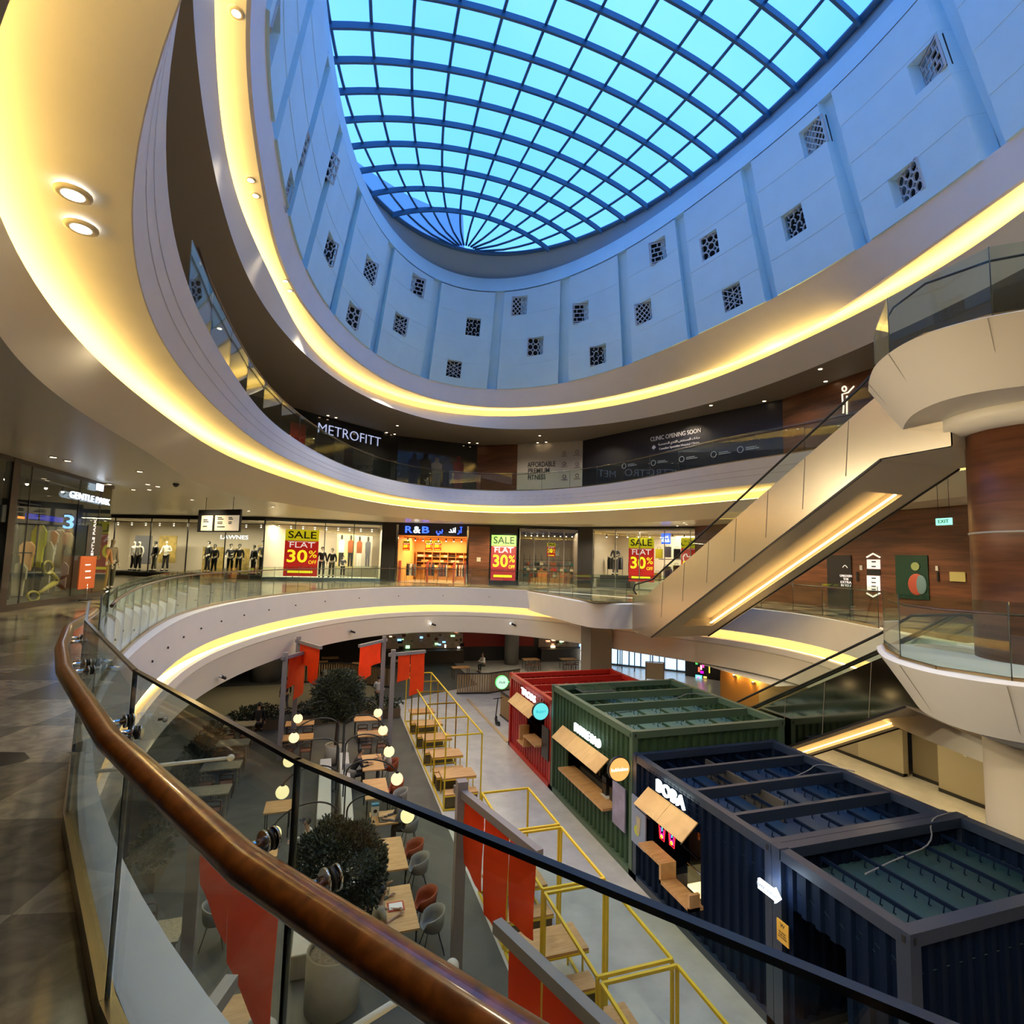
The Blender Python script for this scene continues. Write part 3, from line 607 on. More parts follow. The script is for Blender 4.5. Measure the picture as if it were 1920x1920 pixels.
# ---------------------------------------------------------------- escalators
def escalator(dz, lab, low, mside, x0=12.2, x1=14.9, rb=0):
    yb, yt = 20.45, 7.75
    k = 5.78 - .5 + (6.2 - 6.0 if dz else 0)
    t = thing('escalator', (x0, yb, dz + low), lab, 'escalator')
    Z = lambda z, y: z + dz - (0 if not dz else .2 * max(0, (y - 9.5) / 10.0))
    prof = [(yb, Z(.35, yb)), (19.35, Z(.48, 19.35)), (9.7, Z(5.72, 9.7)), (8.9, Z(6.12, 8.9)), (yt, Z(6.15, yt)), (yt, Z(4.38 + rb, yt)), (9.3, Z(4.38 + rb, 9.3)), (19.0, Z(-1.13 + rb, 19)), (yb, Z(-1.1 + rb, yb))]
    for nm, xa in (('side_panel', x0), ('side_panel', x1 - .05)):
        MB().slab([(xa, y, z) for y, z in prof], (.05, 0, 0)).build(nm, mside, t)
    for j in range(7):       # fine seams between the steel sheets
        y = 18.2 - j * 1.35; zt = Z(.48 + (19.35 - y) * .543, y)
        MB().bar((x0 - .004, y, zt - .02), (x0 - .004, y + .12, zt - 1.42), .006, .014).build('seam', mat('seam_dark', (.18, .15, .11), .5), t)
    # soffit with a lit trough, and its dark edge
    sof = mat('escalator_soffit', (.42, .37, .30), .5)
    m = MB(); A = (19.0, Z(-1.16 + rb, 19)); B = (9.3, Z(4.35 + rb, 9.3))
    dv = Vector((0, B[0] - A[0], B[1] - A[1])); L_ = dv.length; dn = dv / L_; up = Vector((0, -dn.z, dn.y)) * -1
    if up.z < 0: up = -up
    def P(x, s, q): return Vector((x, A[0], A[1])) + dn * s + up * q
    xa, xb = x0 + .75, x1 - .55; sa, sb = 1.1, L_ - 1.2
    m.add([P(x0, 0, 0), P(xa, 0, 0), P(xa, L_, 0), P(x0, L_, 0)], [(0, 1, 2, 3)]); m.add([P(xb, 0, 0), P(x1, 0, 0), P(x1, L_, 0), P(xb, L_, 0)], [(0, 1, 2, 3)])
    m.add([P(xa, 0, 0), P(xb, 0, 0), P(xb, sa, 0), P(xa, sa, 0)], [(0, 1, 2, 3)]); m.add([P(xa, sb, 0), P(xb, sb, 0), P(xb, L_, 0), P(xa, L_, 0)], [(0, 1, 2, 3)])
    m.add([P(xa, sa, 0), P(xa, sb, 0), P(xa, sb, .3), P(xa, sa, .3)], [(0, 1, 2, 3)]); m.add([P(xb, sa, 0), P(xb, sb, 0), P(xb, sb, .3), P(xb, sa, .3)], [(0, 1, 2, 3)])
    m.add([P(xa, sa, 0), P(xb, sa, 0), P(xb, sa, .3), P(xa, sa, .3)], [(0, 1, 2, 3)]); m.add([P(xa, sb, 0), P(xb, sb, 0), P(xb, sb, .3), P(xa, sb, .3)], [(0, 1, 2, 3)])
    m.add([P(xa, sa, .3), P(xb, sa, .3), P(xb, sb, .3), P(xa, sb, .3)], [(0, 1, 2, 3)])
    m.add([(x0, 19, A[1]), (x1, 19, A[1]), (x1, yb, Z(-1.12, yb)), (x0, yb, Z(-1.12, yb))], [(0, 1, 2, 3)]); m.add([(x0, 9.3, B[1]), (x1, 9.3, B[1]), (x1, yt, Z(4.36, yt)), (x0, yt, Z(4.36, yt))], [(0, 1, 2, 3)])
    m.add([(x0, yt, Z(4.36, yt)), (x1, yt, Z(4.36, yt)), (x1, yt, Z(6.1, yt)), (x0, yt, Z(6.1, yt))], [(0, 1, 2, 3)])
    m.build('soffit', sof, t)
    MB().obox(P(xb - .16, sa + .1, .06), dn * (sb - sa - .2), (.09, 0, 0), up * .02).build('trough_light', emat('trough_led', (1, .60, .20), 9), t)
    for x in (x0, x1): MB().bar(P(x, 0, -.01), P(x, L_, -.01), .05, .05).build('edge_trim', black, t)
    # steps between the skirts, lanes
    m = MB()
    for lane in ((x0 + .25, x0 + 1.2), (x1 - 1.2, x1 - .25)):
        n = 26
        for i in range(n):
            y = 19.0 - i * .37; z = Z(.02 + i * .2155, y); m.box((lane[0], y - .37, z - .2), (lane[1], y, z))
    m.build('steps', mat('step_grey', (.10, .10, .10), .5, .4), t)
    for x in (x0 + .04, x0 + 1.32, x1 - 1.32, x1 - .04):
        gp = [(19.9, .45), (19.2, .56), (9.75, 5.72), (9.0, 6.05), (8.2, 6.1)]
        gt = [(20.3, .85), (19.0, 1.12), (9.9, 6.2), (9.1, 6.72), (8.0, 6.85)]
        m = MB()
        for a, b, c, d in zip(gp, gp[1:], gt, gt[1:]): m.add([(x, a[0], Z(a[1], a[0])), (x, b[0], Z(b[1], b[0])), (x, d[0], Z(d[1], d[0])), (x, c[0], Z(c[1], c[0]))], [(0, 1, 2, 3)])
        m.build('glass_side', glass, t)
        MB().tube([(x, 20.2, Z(.45, 20.2)), (x, 20.45, Z(.6, 20.2))] + [(x, y, Z(z, y)) for y, z in gt] + [(x, 7.6, Z(6.7, 7.6)), (x, 7.75, Z(6.4, 7.6))], .034, 8).build('handrail', rubber, t)
    return t
upst = mat('steel_satin', (.86, .74, .56), .27, 1, bump=.25, nscale=.9)
lwst = mat('steel_polished', (.62, .55, .45), .10, 1, bump=.3, nscale=1.1)
escalator(0, 'upper steel-sided escalator rising to the second gallery at the right', -1.2, upst)
escalator(-6, 'lower polished steel escalator rising from the ground to the first gallery', -1.3, lwst, 12.72, 15.6, .28)

# ---------------------------------------------------------------- container kiosks
FX = 7.63
def corr(mb, x, y0, y1, z0, z1, holes, out=-1, per=.26, dep=.05):
    """corrugated sheet in the plane x, wave along y, with rectangular openings (ya, yb, za, zb)"""
    n = max(1, round((y1 - y0) / per)); per = (y1 - y0) / n; br = []
    for i in range(n):
        b = y0 + i * per; br += [(b, 0), (b + per * .35, 0), (b + per * .5, 1), (b + per * .85, 1)]
    br.append((y1, 0))
    for (a, ca), (b, cb) in zip(br, br[1:]):
        mid = (a + b) / 2; cuts = [(za, zb) for ya, yb, za, zb in holes if ya < mid < yb]; zs = [z0]
        for za, zb in sorted(cuts): zs += [za, zb]
        zs.append(z1)
        for k in range(0, len(zs), 2):
            if zs[k + 1] > zs[k] + .001:
                mb.add([(x + out * 0 - ca * dep * out, a, zs[k]), (x - cb * dep * out, b, zs[k]), (x - cb * dep * out, b, zs[k + 1]), (x - ca * dep * out, a, zs[k + 1])], [(0, 1, 2, 3)])
def corrx(mb, y, x0, x1, z0, z1, per=.26, dep=.05, s=1, holes=()):
    n = max(1, round((x1 - x0) / per)); per = (x1 - x0) / n; br = []
    for i in range(n):
        b = x0 + i * per; br += [(b, 0), (b + per * .35, 0), (b + per * .5, 1), (b + per * .85, 1)]
    br.append((x1, 0))
    for (a, ca), (b, cb) in zip(br, br[1:]): mb.add([(a, y + ca * dep * s, z0), (b, y + cb * dep * s, z0), (b, y + cb * dep * s, z1), (a, y + ca * dep * s, z1)], [(0, 1, 2, 3)])
def container(name, lab, y0, y1, zt, xb, paint, roofm, holes, beams, joists, grate=False, thick=.16, rough_roof=False):
    t = thing('container_kiosk', (FX, y0, GR), lab, 'kiosk')
    m = MB(); corr(m, FX + .06, y0 + .12, y1 - .12, GR + .14, zt - .17, holes); m.build('front_wall', paint, t)
    m = MB(); corrx(m, y0 + .06, FX + .15, xb - .15, GR + .14, zt - .17); m.build('end_wall', paint, t)
    m = MB(); corrx(m, y1 - .06, FX + .15, xb - .15, GR + .14, zt - .17, s=-1); m.build('end_wall', paint, t)
    m = MB(); corr(m, xb - .06, y0 + .12, y1 - .12, GR + .14, zt - .17, [], out=1); m.build('back_wall', paint, t)
    m = MB()
    for yy in (y0, y1 - thick):
        m.box((FX, yy, zt - .18), (xb, yy + thick, zt)); m.box((FX, yy, GR + .0), (xb, yy + thick, GR + .16))
    for xx in (FX, xb - thick): m.box((xx, y0, zt - .18), (xx + thick, y1, zt - .001)); 
    for xx in (FX, xb - thick):
        ys = [y0] + [q for h in holes if h[2] < GR + .2 for q in h[:2]] + [y1]
        for a, b in zip(ys[::2], ys[1::2]): m.box((xx, a, GR), (xx + thick, b, GR + .16))
        for yy in (y0, y1 - thick): m.box((xx, yy, GR), (xx + thick, yy + thick, zt + .004))
    for xx in (FX - .012, xb - thick + .012):
        for yy in (y0 - .012, y1 - thick + .012): m.box((xx, yy, zt - .17), (xx + thick, yy + thick, zt + .012))
    fpm = {'green': greenf, 'blue': bluef, 'red': redf}[name]; m.build('corner_frame', fpm, t)
    m = MB()
    for zc in (zt - .09,):
        m.cbox((FX - .014, y0 + .08, zc), (.01, .05, .09)); m.cbox((FX + .08, y0 - .014, zc), (.05, .01, .09)); m.cbox((xb - .08, y0 - .014, zc), (.05, .01, .09))
    m.build('casting_hole', black, t)
    for yb_ in beams:
        wd = .10 if not isinstance(yb_, tuple) else yb_[1]; yb_ = yb_ if not isinstance(yb_, tuple) else yb_[0]
        MB().box((FX + .1, yb_ - wd / 2, zt - .24), (xb - .1, yb_ + wd / 2, zt - .02 if wd < .2 else zt + .002)).build('roof_beam', fpm, t)
    ys = [y0 + .1] + [b if not isinstance(b, tuple) else b[0] for b in beams] + [y1 - .1]
    zr = zt - (.62 if not rough_roof else .75)
    m = MB()
    for a, b in zip(ys, ys[1:]):
        if b - a > 1.6:      # stepped sheet floor seen in the wide bay
            n = 9
            for i in range(n):
                ya, yb2 = a + (b - a) * i / n, a + (b - a) * (i + 1) / n
                m.add([(FX + .1, ya, zr), (xb - .1, ya, zr), (xb - .1, yb2, zr + .13), (FX + .1, yb2, zr + .13)], [(0, 1, 2, 3)]); m.add([(FX + .1, yb2, zr), (xb - .1, yb2, zr), (xb - .1, yb2, zr + .13), (FX + .1, yb2, zr + .13)], [(0, 1, 2, 3)])
        else: m.add([(FX + .1, a, zr), (xb - .1, a, zr), (xb - .1, b, zr + .02), (FX + .1, b, zr + .02)], [(0, 1, 2, 3)])
    m.build('roof_sheet', roofm, t)
    for a, b in zip(ys, ys[1:]):
        for j in range(joists):
            x = FX + .55 + (xb - FX - .9) * (j + .5) / joists
            mj = MB().box((x - .02, a + .06, zt - .30), (x + .02, b - .06, zt - .24))
            for q in range(int((b - a) / .22)):
                yq = a + .15 + q * .22; mj.tube([(x, yq, zt - .3), (x - .03, yq, zt - .40), (x + .02, yq, zt - .43)], .012, 4)
            mj.build('roof_rail', paint, t)
    return t
def awning(t, ya, yb, n, zt_=-3.71):
    d = (yb - ya) / n
    for i in range(n): MB().obox((FX - .02, ya + d * i + .006, zt_), (0, d - .012, 0), (-.40, 0, -.35), (.015, 0, -.02)).build('awning_board', plyw, t)
    for yy in (ya + .05, yb - .05): MB().bar((FX - .4, yy, zt_ - .40), (FX, yy, zt_ - .75), .02).build('awning_stay', black, t)
def lsign(t, ya, yb, words, gridm, zc=-3.43, h=.24):
    text(words, h, wsign, (FX - .12, (ya + yb) / 2, zc), (0, -1, 0), (0, 0, 1), t, 'lit_letters', ext=.03, bold=.004, width=yb - ya)
    m = MB()
    for k in range(4): m.bar((FX - .05, ya - .45, zc - .2 + k * .13), (FX - .05, yb + .5, zc - .2 + k * .13), .008)
    for k in range(int((yb - ya + .9) / .14)): m.bar((FX - .05, ya - .4 + k * .14, zc - .22), (FX - .05, ya - .4 + k * .14, zc + .22), .008)
    m.build('sign_mesh', gridm, t)
def blade(t, y, z, face, rim, words, wm, r=.31, wh=.09, x=7.33):
    m = MB(); m.tube([(x, y + .10, z), (x, y, z)], r, 40); m.bar((x + r, y + .05, z), (FX + .05, y + .05, z), .04); rb_ = m.build('round_sign_body', rim, t)
    MB().tube([(x, y - .004, z), (x, y - .012, z)], r * .93, 40).build('round_sign_face', face, rb_)
    text(words, wh, wm, (x, y - .018, z), (1, 0, 0), (0, 0, 1), rb_, 'sign_words', ext=.004)
def poster(t, ya, yb, za, zb, m, name='menu_board'):
    return MB().box((FX - .05, ya, za), (FX - .015, yb, zb)).build(name, m, t)
inner = mat('kiosk_inside', (.05, .045, .04), .7)
def kinside(t, ya, yb, xb=10.2):
    m = MB(); m.box((FX + 1.9, ya - .3, GR + .2), (FX + 1.95, yb + .3, -3.3)); m.build('inner_wall', inner, t)
    m = MB(); m.box((FX + 1.35, ya - .2, GR + .2), (FX + 1.9, yb + .2, -5.2)); m.build('back_counter', mat('steel_counter', (.25, .25, .25), .3, .8), t)
# green kiosk
G0, G1 = 12.74, 18.18
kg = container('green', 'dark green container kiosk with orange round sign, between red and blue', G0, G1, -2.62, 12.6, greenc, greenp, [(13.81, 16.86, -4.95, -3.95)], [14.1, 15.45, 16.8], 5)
awning(kg, 13.96, 17.15, 3); lsign(kg, 14.28, 16.0, 'BUBBLE BAO', greenc)
blade(kg, 12.87, -3.57, emat('orange_face', (1, .46, .12), .8), black, 'hubbabao', mat('letter_red', (.8, .05, .02), .5, emit=(1, .9, .7), es=1.5))
MB().box((FX - .28, 13.8, -5.02), (FX + .3, 16.88, -4.95)).build('counter', tablew, kg); kinside(kg, 13.8, 16.9)
def menum(name, bgc, shapes_col):
    return mat(name, bgc, .5, noise=.15, nscale=3)
poster(kg, 13.02, 13.68, -5.25, -4.16, mat('marble_board', (.24, .22, .34), .5, noise=.35, nscale=2.2))
m = MB(); m.box((FX + .2, 13.85, -5.0), (FX + .9, 14.3, -4.6)); m.box((FX + .2, 14.5, -5.0), (FX + .5, 14.75, -4.45)); m.build('till', black, kg)
tag(MB().add([(FX + .1, 14.3, -4.94), (FX + .5, 14.3, -4.94), (FX + .5, 14.7, -4.94), (FX + .1, 14.7, -4.94)], [(0, 1, 2, 3)]).build('napkin_paper', cl['white'], None, (FX + .1, 14.3, -4.94)), 'white paper sheet on the green kiosk counter', 'paper')
MB().box((11.0 - 2.6, 17.25, -2.75), (11.0 - 1.3, 18.1, -2.72)).build('roof_grate', mat('grate_green', (.02, .04, .03), .6), kg)
m = MB()
for i in range(14): m.bar((8.42 + i * .095, 17.25, -2.64), (8.42 + i * .095, 18.1, -2.64), .02, .03)
m.build('grate_bars', greenc, kg)
# blue kiosk (two units)
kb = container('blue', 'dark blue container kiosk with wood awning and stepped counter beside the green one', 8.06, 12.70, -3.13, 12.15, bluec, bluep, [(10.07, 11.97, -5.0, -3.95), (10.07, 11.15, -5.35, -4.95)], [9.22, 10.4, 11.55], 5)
awning(kb, 10.07, 11.97, 2, -3.67); lsign(kb, 10.4, 11.46, 'BOBA', bluec, -3.43, .26)
w_ = tablew; m = MB(); m.box((FX - .28, 11.1, -5.02), (FX + .12, 11.98, -4.95)); m.build('counter', w_, kb)
m = MB(); m.box((FX - .28, 11.03, -5.38), (FX + .12, 11.10, -4.95)); m.box((FX - .28, 10.0, -5.38), (FX + .12, 11.1, -5.31)); m.box((FX - .28, 10.0, -5.38), (FX - .02, 10.07, -5.05)); m.build('lower_counter', w_, kb)
kinside(kb, 10.0, 12.0)
poster(kb, 12.04, 12.68, -5.25, -4.12, mat('pale_board', (.22, .27, .42), .5), 'drink_poster')
m = MB(); m.tube([(FX - .052, 12.42, -4.9), (FX - .056, 12.42, -4.9)], .12, 16); m.build('poster_lime', mat('lime_green', (.45, .5, .05), .5), kb)
m = MB(); m.slab([(FX - .056, 12.28, -4.95), (FX - .056, 12.40, -4.95), (FX - .056, 12.44, -4.55), (FX - .056, 12.24, -4.55)], (-.004, 0, 0)); m.build('poster_glass', mat('drink_beige', (.42, .36, .25), .5), kb)
# neon cups
def neon(name, pts, r, col, s, par): return MB().tube(pts, r, 5).build(name, emat('neon_%s' % name, col, s), par)
for yc, zc in ((11.78, -4.66), (11.38, -4.62)):
    X0 = FX + .25; t = thing('neon_cup_sign', (X0, yc, zc - .2), '%s red neon cup sign with cyan straw in the blue kiosk' % ('left' if yc > 11.5 else 'right'), 'neon sign')
    neon('cup_outline', [(X0, yc + .13, zc + .12), (X0, yc + .09, zc - .2), (X0, yc - .09, zc - .2), (X0, yc - .13, zc + .12), (X0, yc + .13, zc + .12)], .010, (1, .02, .03), 1.6, t)
    neon('dome_outline', [(X0, yc + .13 * math.cos(q), zc + .12 + .13 * math.sin(q)) for q in [PI * k / 8 for k in range(9)]], .010, (1, .08, .02), 1.6, t)
    neon('inner_lines', [(X0, yc + .07, zc + .06), (X0, yc + .05, zc - .16), (X0, yc, zc - .05), (X0, yc - .05, zc - .16), (X0, yc - .07, zc + .06)], .009, (.8, .02, .35), 1.4, t)
    neon('straw', [(X0, yc, zc), (X0, yc - .02, zc + .38)], .010, (.1, .8, 1), 1.8, t)
    neon('pearls', [(X0 - .01, yc + .035 * math.cos(q), zc - .12 + .035 * math.sin(q)) for q in [2 * PI * k / 8 for k in range(9)]], .010, (1, .7, .02), 1.6, t)
# glass case and bottles in the blue kiosk
t = thing('glass_case', (8.0, 10.2, -5.3), 'lit glass display case behind the stepped blue kiosk counter', 'display case')
MB().box((7.85, 10.15, -5.35), (8.75, 10.75, -5.3)).build('case_floor', mat('case_floor', (.7, .55, .3), .4, emit=(1, .7, .3), es=1.5), t); MB().box((7.85, 10.15, -5.3), (8.75, 10.75, -4.85)).build('case_glass', glass, t); MB().bar((7.85, 10.15, -4.85), (7.85, 10.75, -4.85), .02).bar((8.75, 10.15, -4.85), (8.75, 10.75, -4.85), .02).build('case_edge', chrome, t)
def bottle_proto(m, lab):
    t = thing('syrup_bottle', (0, 0, 0), lab, 'bottle', 'bottles on the kiosk back counters'); MB().lathe([(.035, 0), (.038, .02), (.038, .17), (.014, .22), (.014, .27)], 10).build('bottle_glass', m, t); MB().lathe([(.018, .265), (.018, .295)], 8).build('bottle_cap', mat('cap_gold', (.5, .3, .08), .4), t); return t
bp = [bottle_proto(mat('bottle_a', (.3, .08, .02), .2), 'amber brown syrup bottle on a kiosk back counter'), bottle_proto(mat('bottle_b', (.35, .32, .25), .2), 'pale cream syrup bottle on a kiosk back counter'), bottle_proto(mat('bottle_c', (.05, .12, .05), .2), 'dark green syrup bottle on a kiosk back counter')]
for i in range(26):
    y = 10.1 + (i % 13) * .14 if i < 13 else 13.9 + (i - 13) * .22; place(bp[i % 3], USED, (8.62 + .2 * (i % 3) if i < 13 else 8.35 + .22 * (i % 2), y, -4.75 if i < 13 else -4.95), 0, '%s syrup bottle on the %s kiosk shelf, %s from its near end' % (['amber', 'pale', 'dark green'][i % 3], 'blue' if i < 13 else 'green', (ORD + ['thirteenth'])[i % 13].replace('nearest', 'first')))
tag(MB().box((8.8, 10.0, -5.3), (9.3, 12.0, -4.75)).build('back_shelf', inner, None, (8.8, 10, -5.3)), 'dark back shelf with bottles in the blue kiosk', 'shelf')
tag(MB().box((8.1, 13.8, -5.2), (8.8, 16.8, -4.95)).build('back_shelf', inner, None, (8.1, 13.8, -5.2)), 'dark work shelf with bottles in the green kiosk', 'shelf')
kn = container('blue', 'dark blue container unit nearest the camera, with a passage opening', 5.63, 8.05, -3.13, 12.35, bluec, mat('roof_teal', (.012, .05, .07), .6), [(6.62, 7.66, GR, -4.02)], [], 5, thick=.2)
# arrow sign
AY, AZ = 8.0, -3.86; t = thing('arrow_sign', (FX - .1, AY, AZ), 'small lit white arrow sign reading HANDWASH on the blue container', 'sign')
MB().slab([(FX - .09, 8.24, AZ + .085), (FX - .09, 7.86, AZ + .085), (FX - .09, 7.86, AZ + .13), (FX - .09, 7.74, AZ), (FX - .09, 7.86, AZ - .13), (FX - .09, 7.86, AZ - .085), (FX - .09, 8.24, AZ - .085)], (-.05, 0, 0)).build('arrow_box', emat('arrow_white', (.8, .9, 1), 1.6), t)
text('HANDWASH', .055, mat('letter_grey', (.25, .3, .35), .5), (FX - .145, 8.03, AZ), (0, -1, 0), (0, 0, 1), t, 'sign_words', ext=.003)
l = bpy.data.lights.new('arrow_glow', 'POINT'); l.energy = 9; l.color = (.55, .75, 1); l.shadow_soft_size = .1; lo = bpy.data.objects.new('arrow_glow', l); COL.objects.link(lo); lo.location = (FX - .22, 7.85, -3.68)
t = thing('notice_plate', (FX - .02, 7.8, -4.6), 'small yellow notice plate at the corner of the blue container passage', 'notice')
MB().box((FX - .03, 7.68, -4.62), (FX - .01, 7.93, -4.27)).build('plate', mat('notice_yellow', (.62, .36, .05), .5), t)
for k, (s_, h_) in enumerate((('W', .07), ('NO ENTRY', .022), ('STAFF AND', .022), ('AUTHORISED', .022))): text(s_, h_, black, (FX - .033, 7.805, -4.34 - (0 if k == 0 else .07 + k * .04)), (0, -1, 0), (0, 0, 1), t, 'plate_words', ext=.001)
# red kiosk
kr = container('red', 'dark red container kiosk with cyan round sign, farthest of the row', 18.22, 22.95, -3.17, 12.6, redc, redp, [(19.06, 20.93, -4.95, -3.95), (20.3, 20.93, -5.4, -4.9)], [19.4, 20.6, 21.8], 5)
awning(kr, 19.38, 21.9, 3, -3.74); lsign(kr, 19.5, 21.05, 'TACOS', redc, -3.48, .24); kinside(kr, 19.0, 21.0)
m = MB(); m.box((FX - .28, 19.0, -5.02), (FX + .2, 20.3, -4.95)); m.box((FX - .28, 20.25, -5.42), (FX + .2, 20.32, -4.95)); m.box((FX - .28, 20.3, -5.42), (FX + .2, 21.0, -5.36)); m.box((FX - .2, 20.93, -5.42), (FX + .2, 21.0, -4.8)); m.build('counter', tablew, kr)
blade(kr, 18.46, -3.60, emat('cyan_face', (.12, .62, .62), .9), black, 'Bujairi', emat('teal_words', (.0, .35, .4), 1), .31, .10)
blade(kr, 23.1, -3.60, emat('mint_face', (.55, .9, .65), .8), emat('green_rim', (.1, .8, .15), 1.0), 'Mulk', mat('letter_black', (.02, .05, .03), .5), .29, .10)
poster(kr, 18.3, 18.95, -5.3, -4.2, black, 'menu_board')
# cables lying over the container roofs
for k, (pts, lab) in enumerate((([(8.9, 7.3, -3.42), (10, 7.5, -3.40), (11, 7.6, -3.36), (11.4, 7.95, -3.1), (12.1, 8.0, -3.08)], 'thin grey cable lying over the nearest blue container roof'), ([(8.0, 10.6, -3.4), (9.5, 10.5, -3.38), (11, 10.45, -3.1), (11.8, 10.9, -3.1), (12.2, 10.2, -3.1)], 'thin grey cable lying over the middle of the blue container roof'), ([(8.1, 15.4, -2.95), (9.6, 15.5, -2.9), (11, 15.5, -2.58), (11.8, 16, -2.58), (12.5, 15.2, -2.58)], 'thin cable lying over the green container roof'))):
    tag(MB().tube(chaik([Vector(p) for p in pts], 2), .014, 5).build('roof_cable', mat('cable_grey', (.16, .17, .19), .5), None, pts[0]), lab, 'cable')

# ---------------------------------------------------------------- yellow frames with tables and benches
XA, XB, ZT = 3.74, 4.93, -3.9
def frame_module(lab):
    t = thing('walkway_pergola', (0, 0, 0), lab, 'frame', 'yellow steel frames over the walkway tables'); L_ = 1.93; W_ = XB - XA; H = ZT - GR; k = .042
    m = MB()
    for x in (0, W_):
        m.bar((x, 0, H), (x, L_, H), k); m.bar((x, 0, .03), (x, L_, .03), k)
        for y in (0, L_): m.bar((x, y, 0), (x, y, H), k)
    for y in (0, L_):
        m.bar((0, y, H), (W_, y, H), k); m.bar((0, y, .03), (W_, y, .03), k)
    m.build('frame_bars', yellow, t)
    return t
def bench_set():
    tb = thing('walkway_table', (0, 0, 0), 'x', 'table', 'wooden tables inside the yellow frames')
    MB().box((.06, -.38, .70), (1.2, .38, .76)).build('table_top', tablew, tb)
    for y in (-.38, .38): MB().bar((.06, y, .69), (1.2, y, .69), .03).build('top_edge', yellow, tb)
    for x, y in ((.15, -.33), (.15, .33), (1.1, -.33), (1.1, .33)): MB().bar((x, y, 0), (x, y, .69), .03).build('leg', yellow, tb)
    bn = thing('box_bench', (0, 0, 0), 'x', 'bench', 'box benches inside the yellow frames')
    MB().box((.06, -.17, .04), (1.12, .17, .41)).build('bench_body', mat('bench_brown', (.10, .075, .03), .6), bn)
    MB().box((.04, -.20, .41), (1.14, .20, .46)).build('seat', tablew, bn)
    for y in (-.2, .2): MB().bar((.04, y, .40), (1.14, y, .40), .035).build('seat_edge', yellow, bn)
    return tb, bn
fm = frame_module('x'); tbp, bnp = bench_set()
YS = [25.25, 23.32, 21.39, 19.46, 17.53] + [11.22, 9.16, 7.11, 5.06]
nm5 = ['farthest', 'second from the far end', 'middle', 'fourth from the far end', 'nearest of the far run']
nm4 = ['first of the near run', 'second of the near run', 'third of the near run', 'nearest the camera, cut by the frame']
for i, y in enumerate(YS):
    w1 = nm5[i] if i < 5 else nm4[i - 5]
    place(fm, USED, (XA, y, GR), 0, 'yellow steel frame over a table, ' + w1)
    if i < 8:
        place(tbp, USED, (XA, y + .97, GR), 0, 'wooden table inside a yellow frame, ' + w1)
        place(bnp, USED, (XA, y + .27, GR), 0, 'brown box bench before the table in a yellow frame, ' + w1)
        if i in (4, 5): place(bnp, USED, (XA, y + 1.68, GR), 0, 'brown box bench behind the table in a yellow frame, ' + w1)

# ---------------------------------------------------------------- flag posts with red banners
def flagpost(x, y, ex, ey, side, lab, lens_=(), h=4.0, bl=()):
    t = thing('flag_post', (x, y, GR), 'grey steel flag post ' + lab, 'post'); z = GR + h
    MB().box((x - .09, y - .09, GR), (x + .09, y + .09, z + .08)).build('post', greysteel, t)
    a, b = Vector((x, y, z - .12)), Vector((ex, ey, z - .12)); d = (b - a).normalized(); MB().bar(a - d * .2, b, .12, .13).build('arm', greysteel, t)
    L_ = (b - a).length; bn = thing('red_banner', (x, y, z - .2), 'red cloth banner hanging from the post ' + lab, 'banner')
    for (f0, f1, l0, l1) in bl:
        p, q = a + d * L_ * f0, a + d * L_ * f1; up = Vector((0, 0, -.07)); n = d.cross(Vector((0, 0, 1))); m = MB(); K = 8; J = 8
        P = []
        for j in range(J + 1):
            for i in range(K + 1):
                u = i / K; c = p.lerp(q, u) + up; l = (l0 + (l1 - l0) * u) * j / J; P.append(c + Vector((0, 0, -l)) + n * .025 * math.sin(u * 5 + j * .5) * (j / J) ** .5)
        Q = [v + n * .006 for v in P]; N0 = len(P)
        fs = [(j * (K + 1) + i, j * (K + 1) + i + 1, (j + 1) * (K + 1) + i + 1, (j + 1) * (K + 1) + i) for j in range(J) for i in range(K)]
        m.add(P + Q, fs + [tuple(v + N0 for v in reversed(f)) for f in fs], True); m.build('cloth_strip', redcloth, bn)
flagpost(2.36, 9.6, 2.95, 7.35, 1, 'in the right foreground', bl=((.06, .34, 1.05, 1.2), (.36, .66, 1.5, 1.5), (.68, .96, 1.2, 1.1)))
flagpost(2.72, 3.9, 1.96, 6.12, 1, 'whose arm crosses the bottom of the view', bl=((.42, .66, 1.9, 1.9), (.68, .9, 1.9, 1.5)))
flagpost(-1.74, 9.65, -.36, 7.72, 1, 'in the left foreground behind the handrail', bl=((.08, .46, .8, 1.25), (.46, .96, 1.5, 2.0)))
flagpost(-1.25, 4.5, -.70, 6.05, 1, 'at the bottom left, under the near glass', bl=((.5, .9, 1.3, 1.1),))
flagpost(2.62, 23.4, 4.05, 23.95, 1, 'beside the far end of the yellow frames', bl=((.15, .52, 1.1, 1.0), (.54, .98, 1.75, 1.6)))
flagpost(2.6, 27.4, 1.35, 25.8, 1, 'at the back of the far group', bl=((.12, .5, .95, 1.0), (.5, .96, 1.4, 1.55)))
flagpost(-1.18, 24.9, -.25, 23.1, 1, 'at the back left of the far group', h=4.4, bl=((.1, .5, .8, .8), (.5, .95, 1.4, 1.5)))
flagpost(-1.56, 23.4, -.85, 24.6, 1, 'at the left of the far group', bl=((.15, .5, 1.2, 1.1), (.5, .95, 1.75, 1.6)))

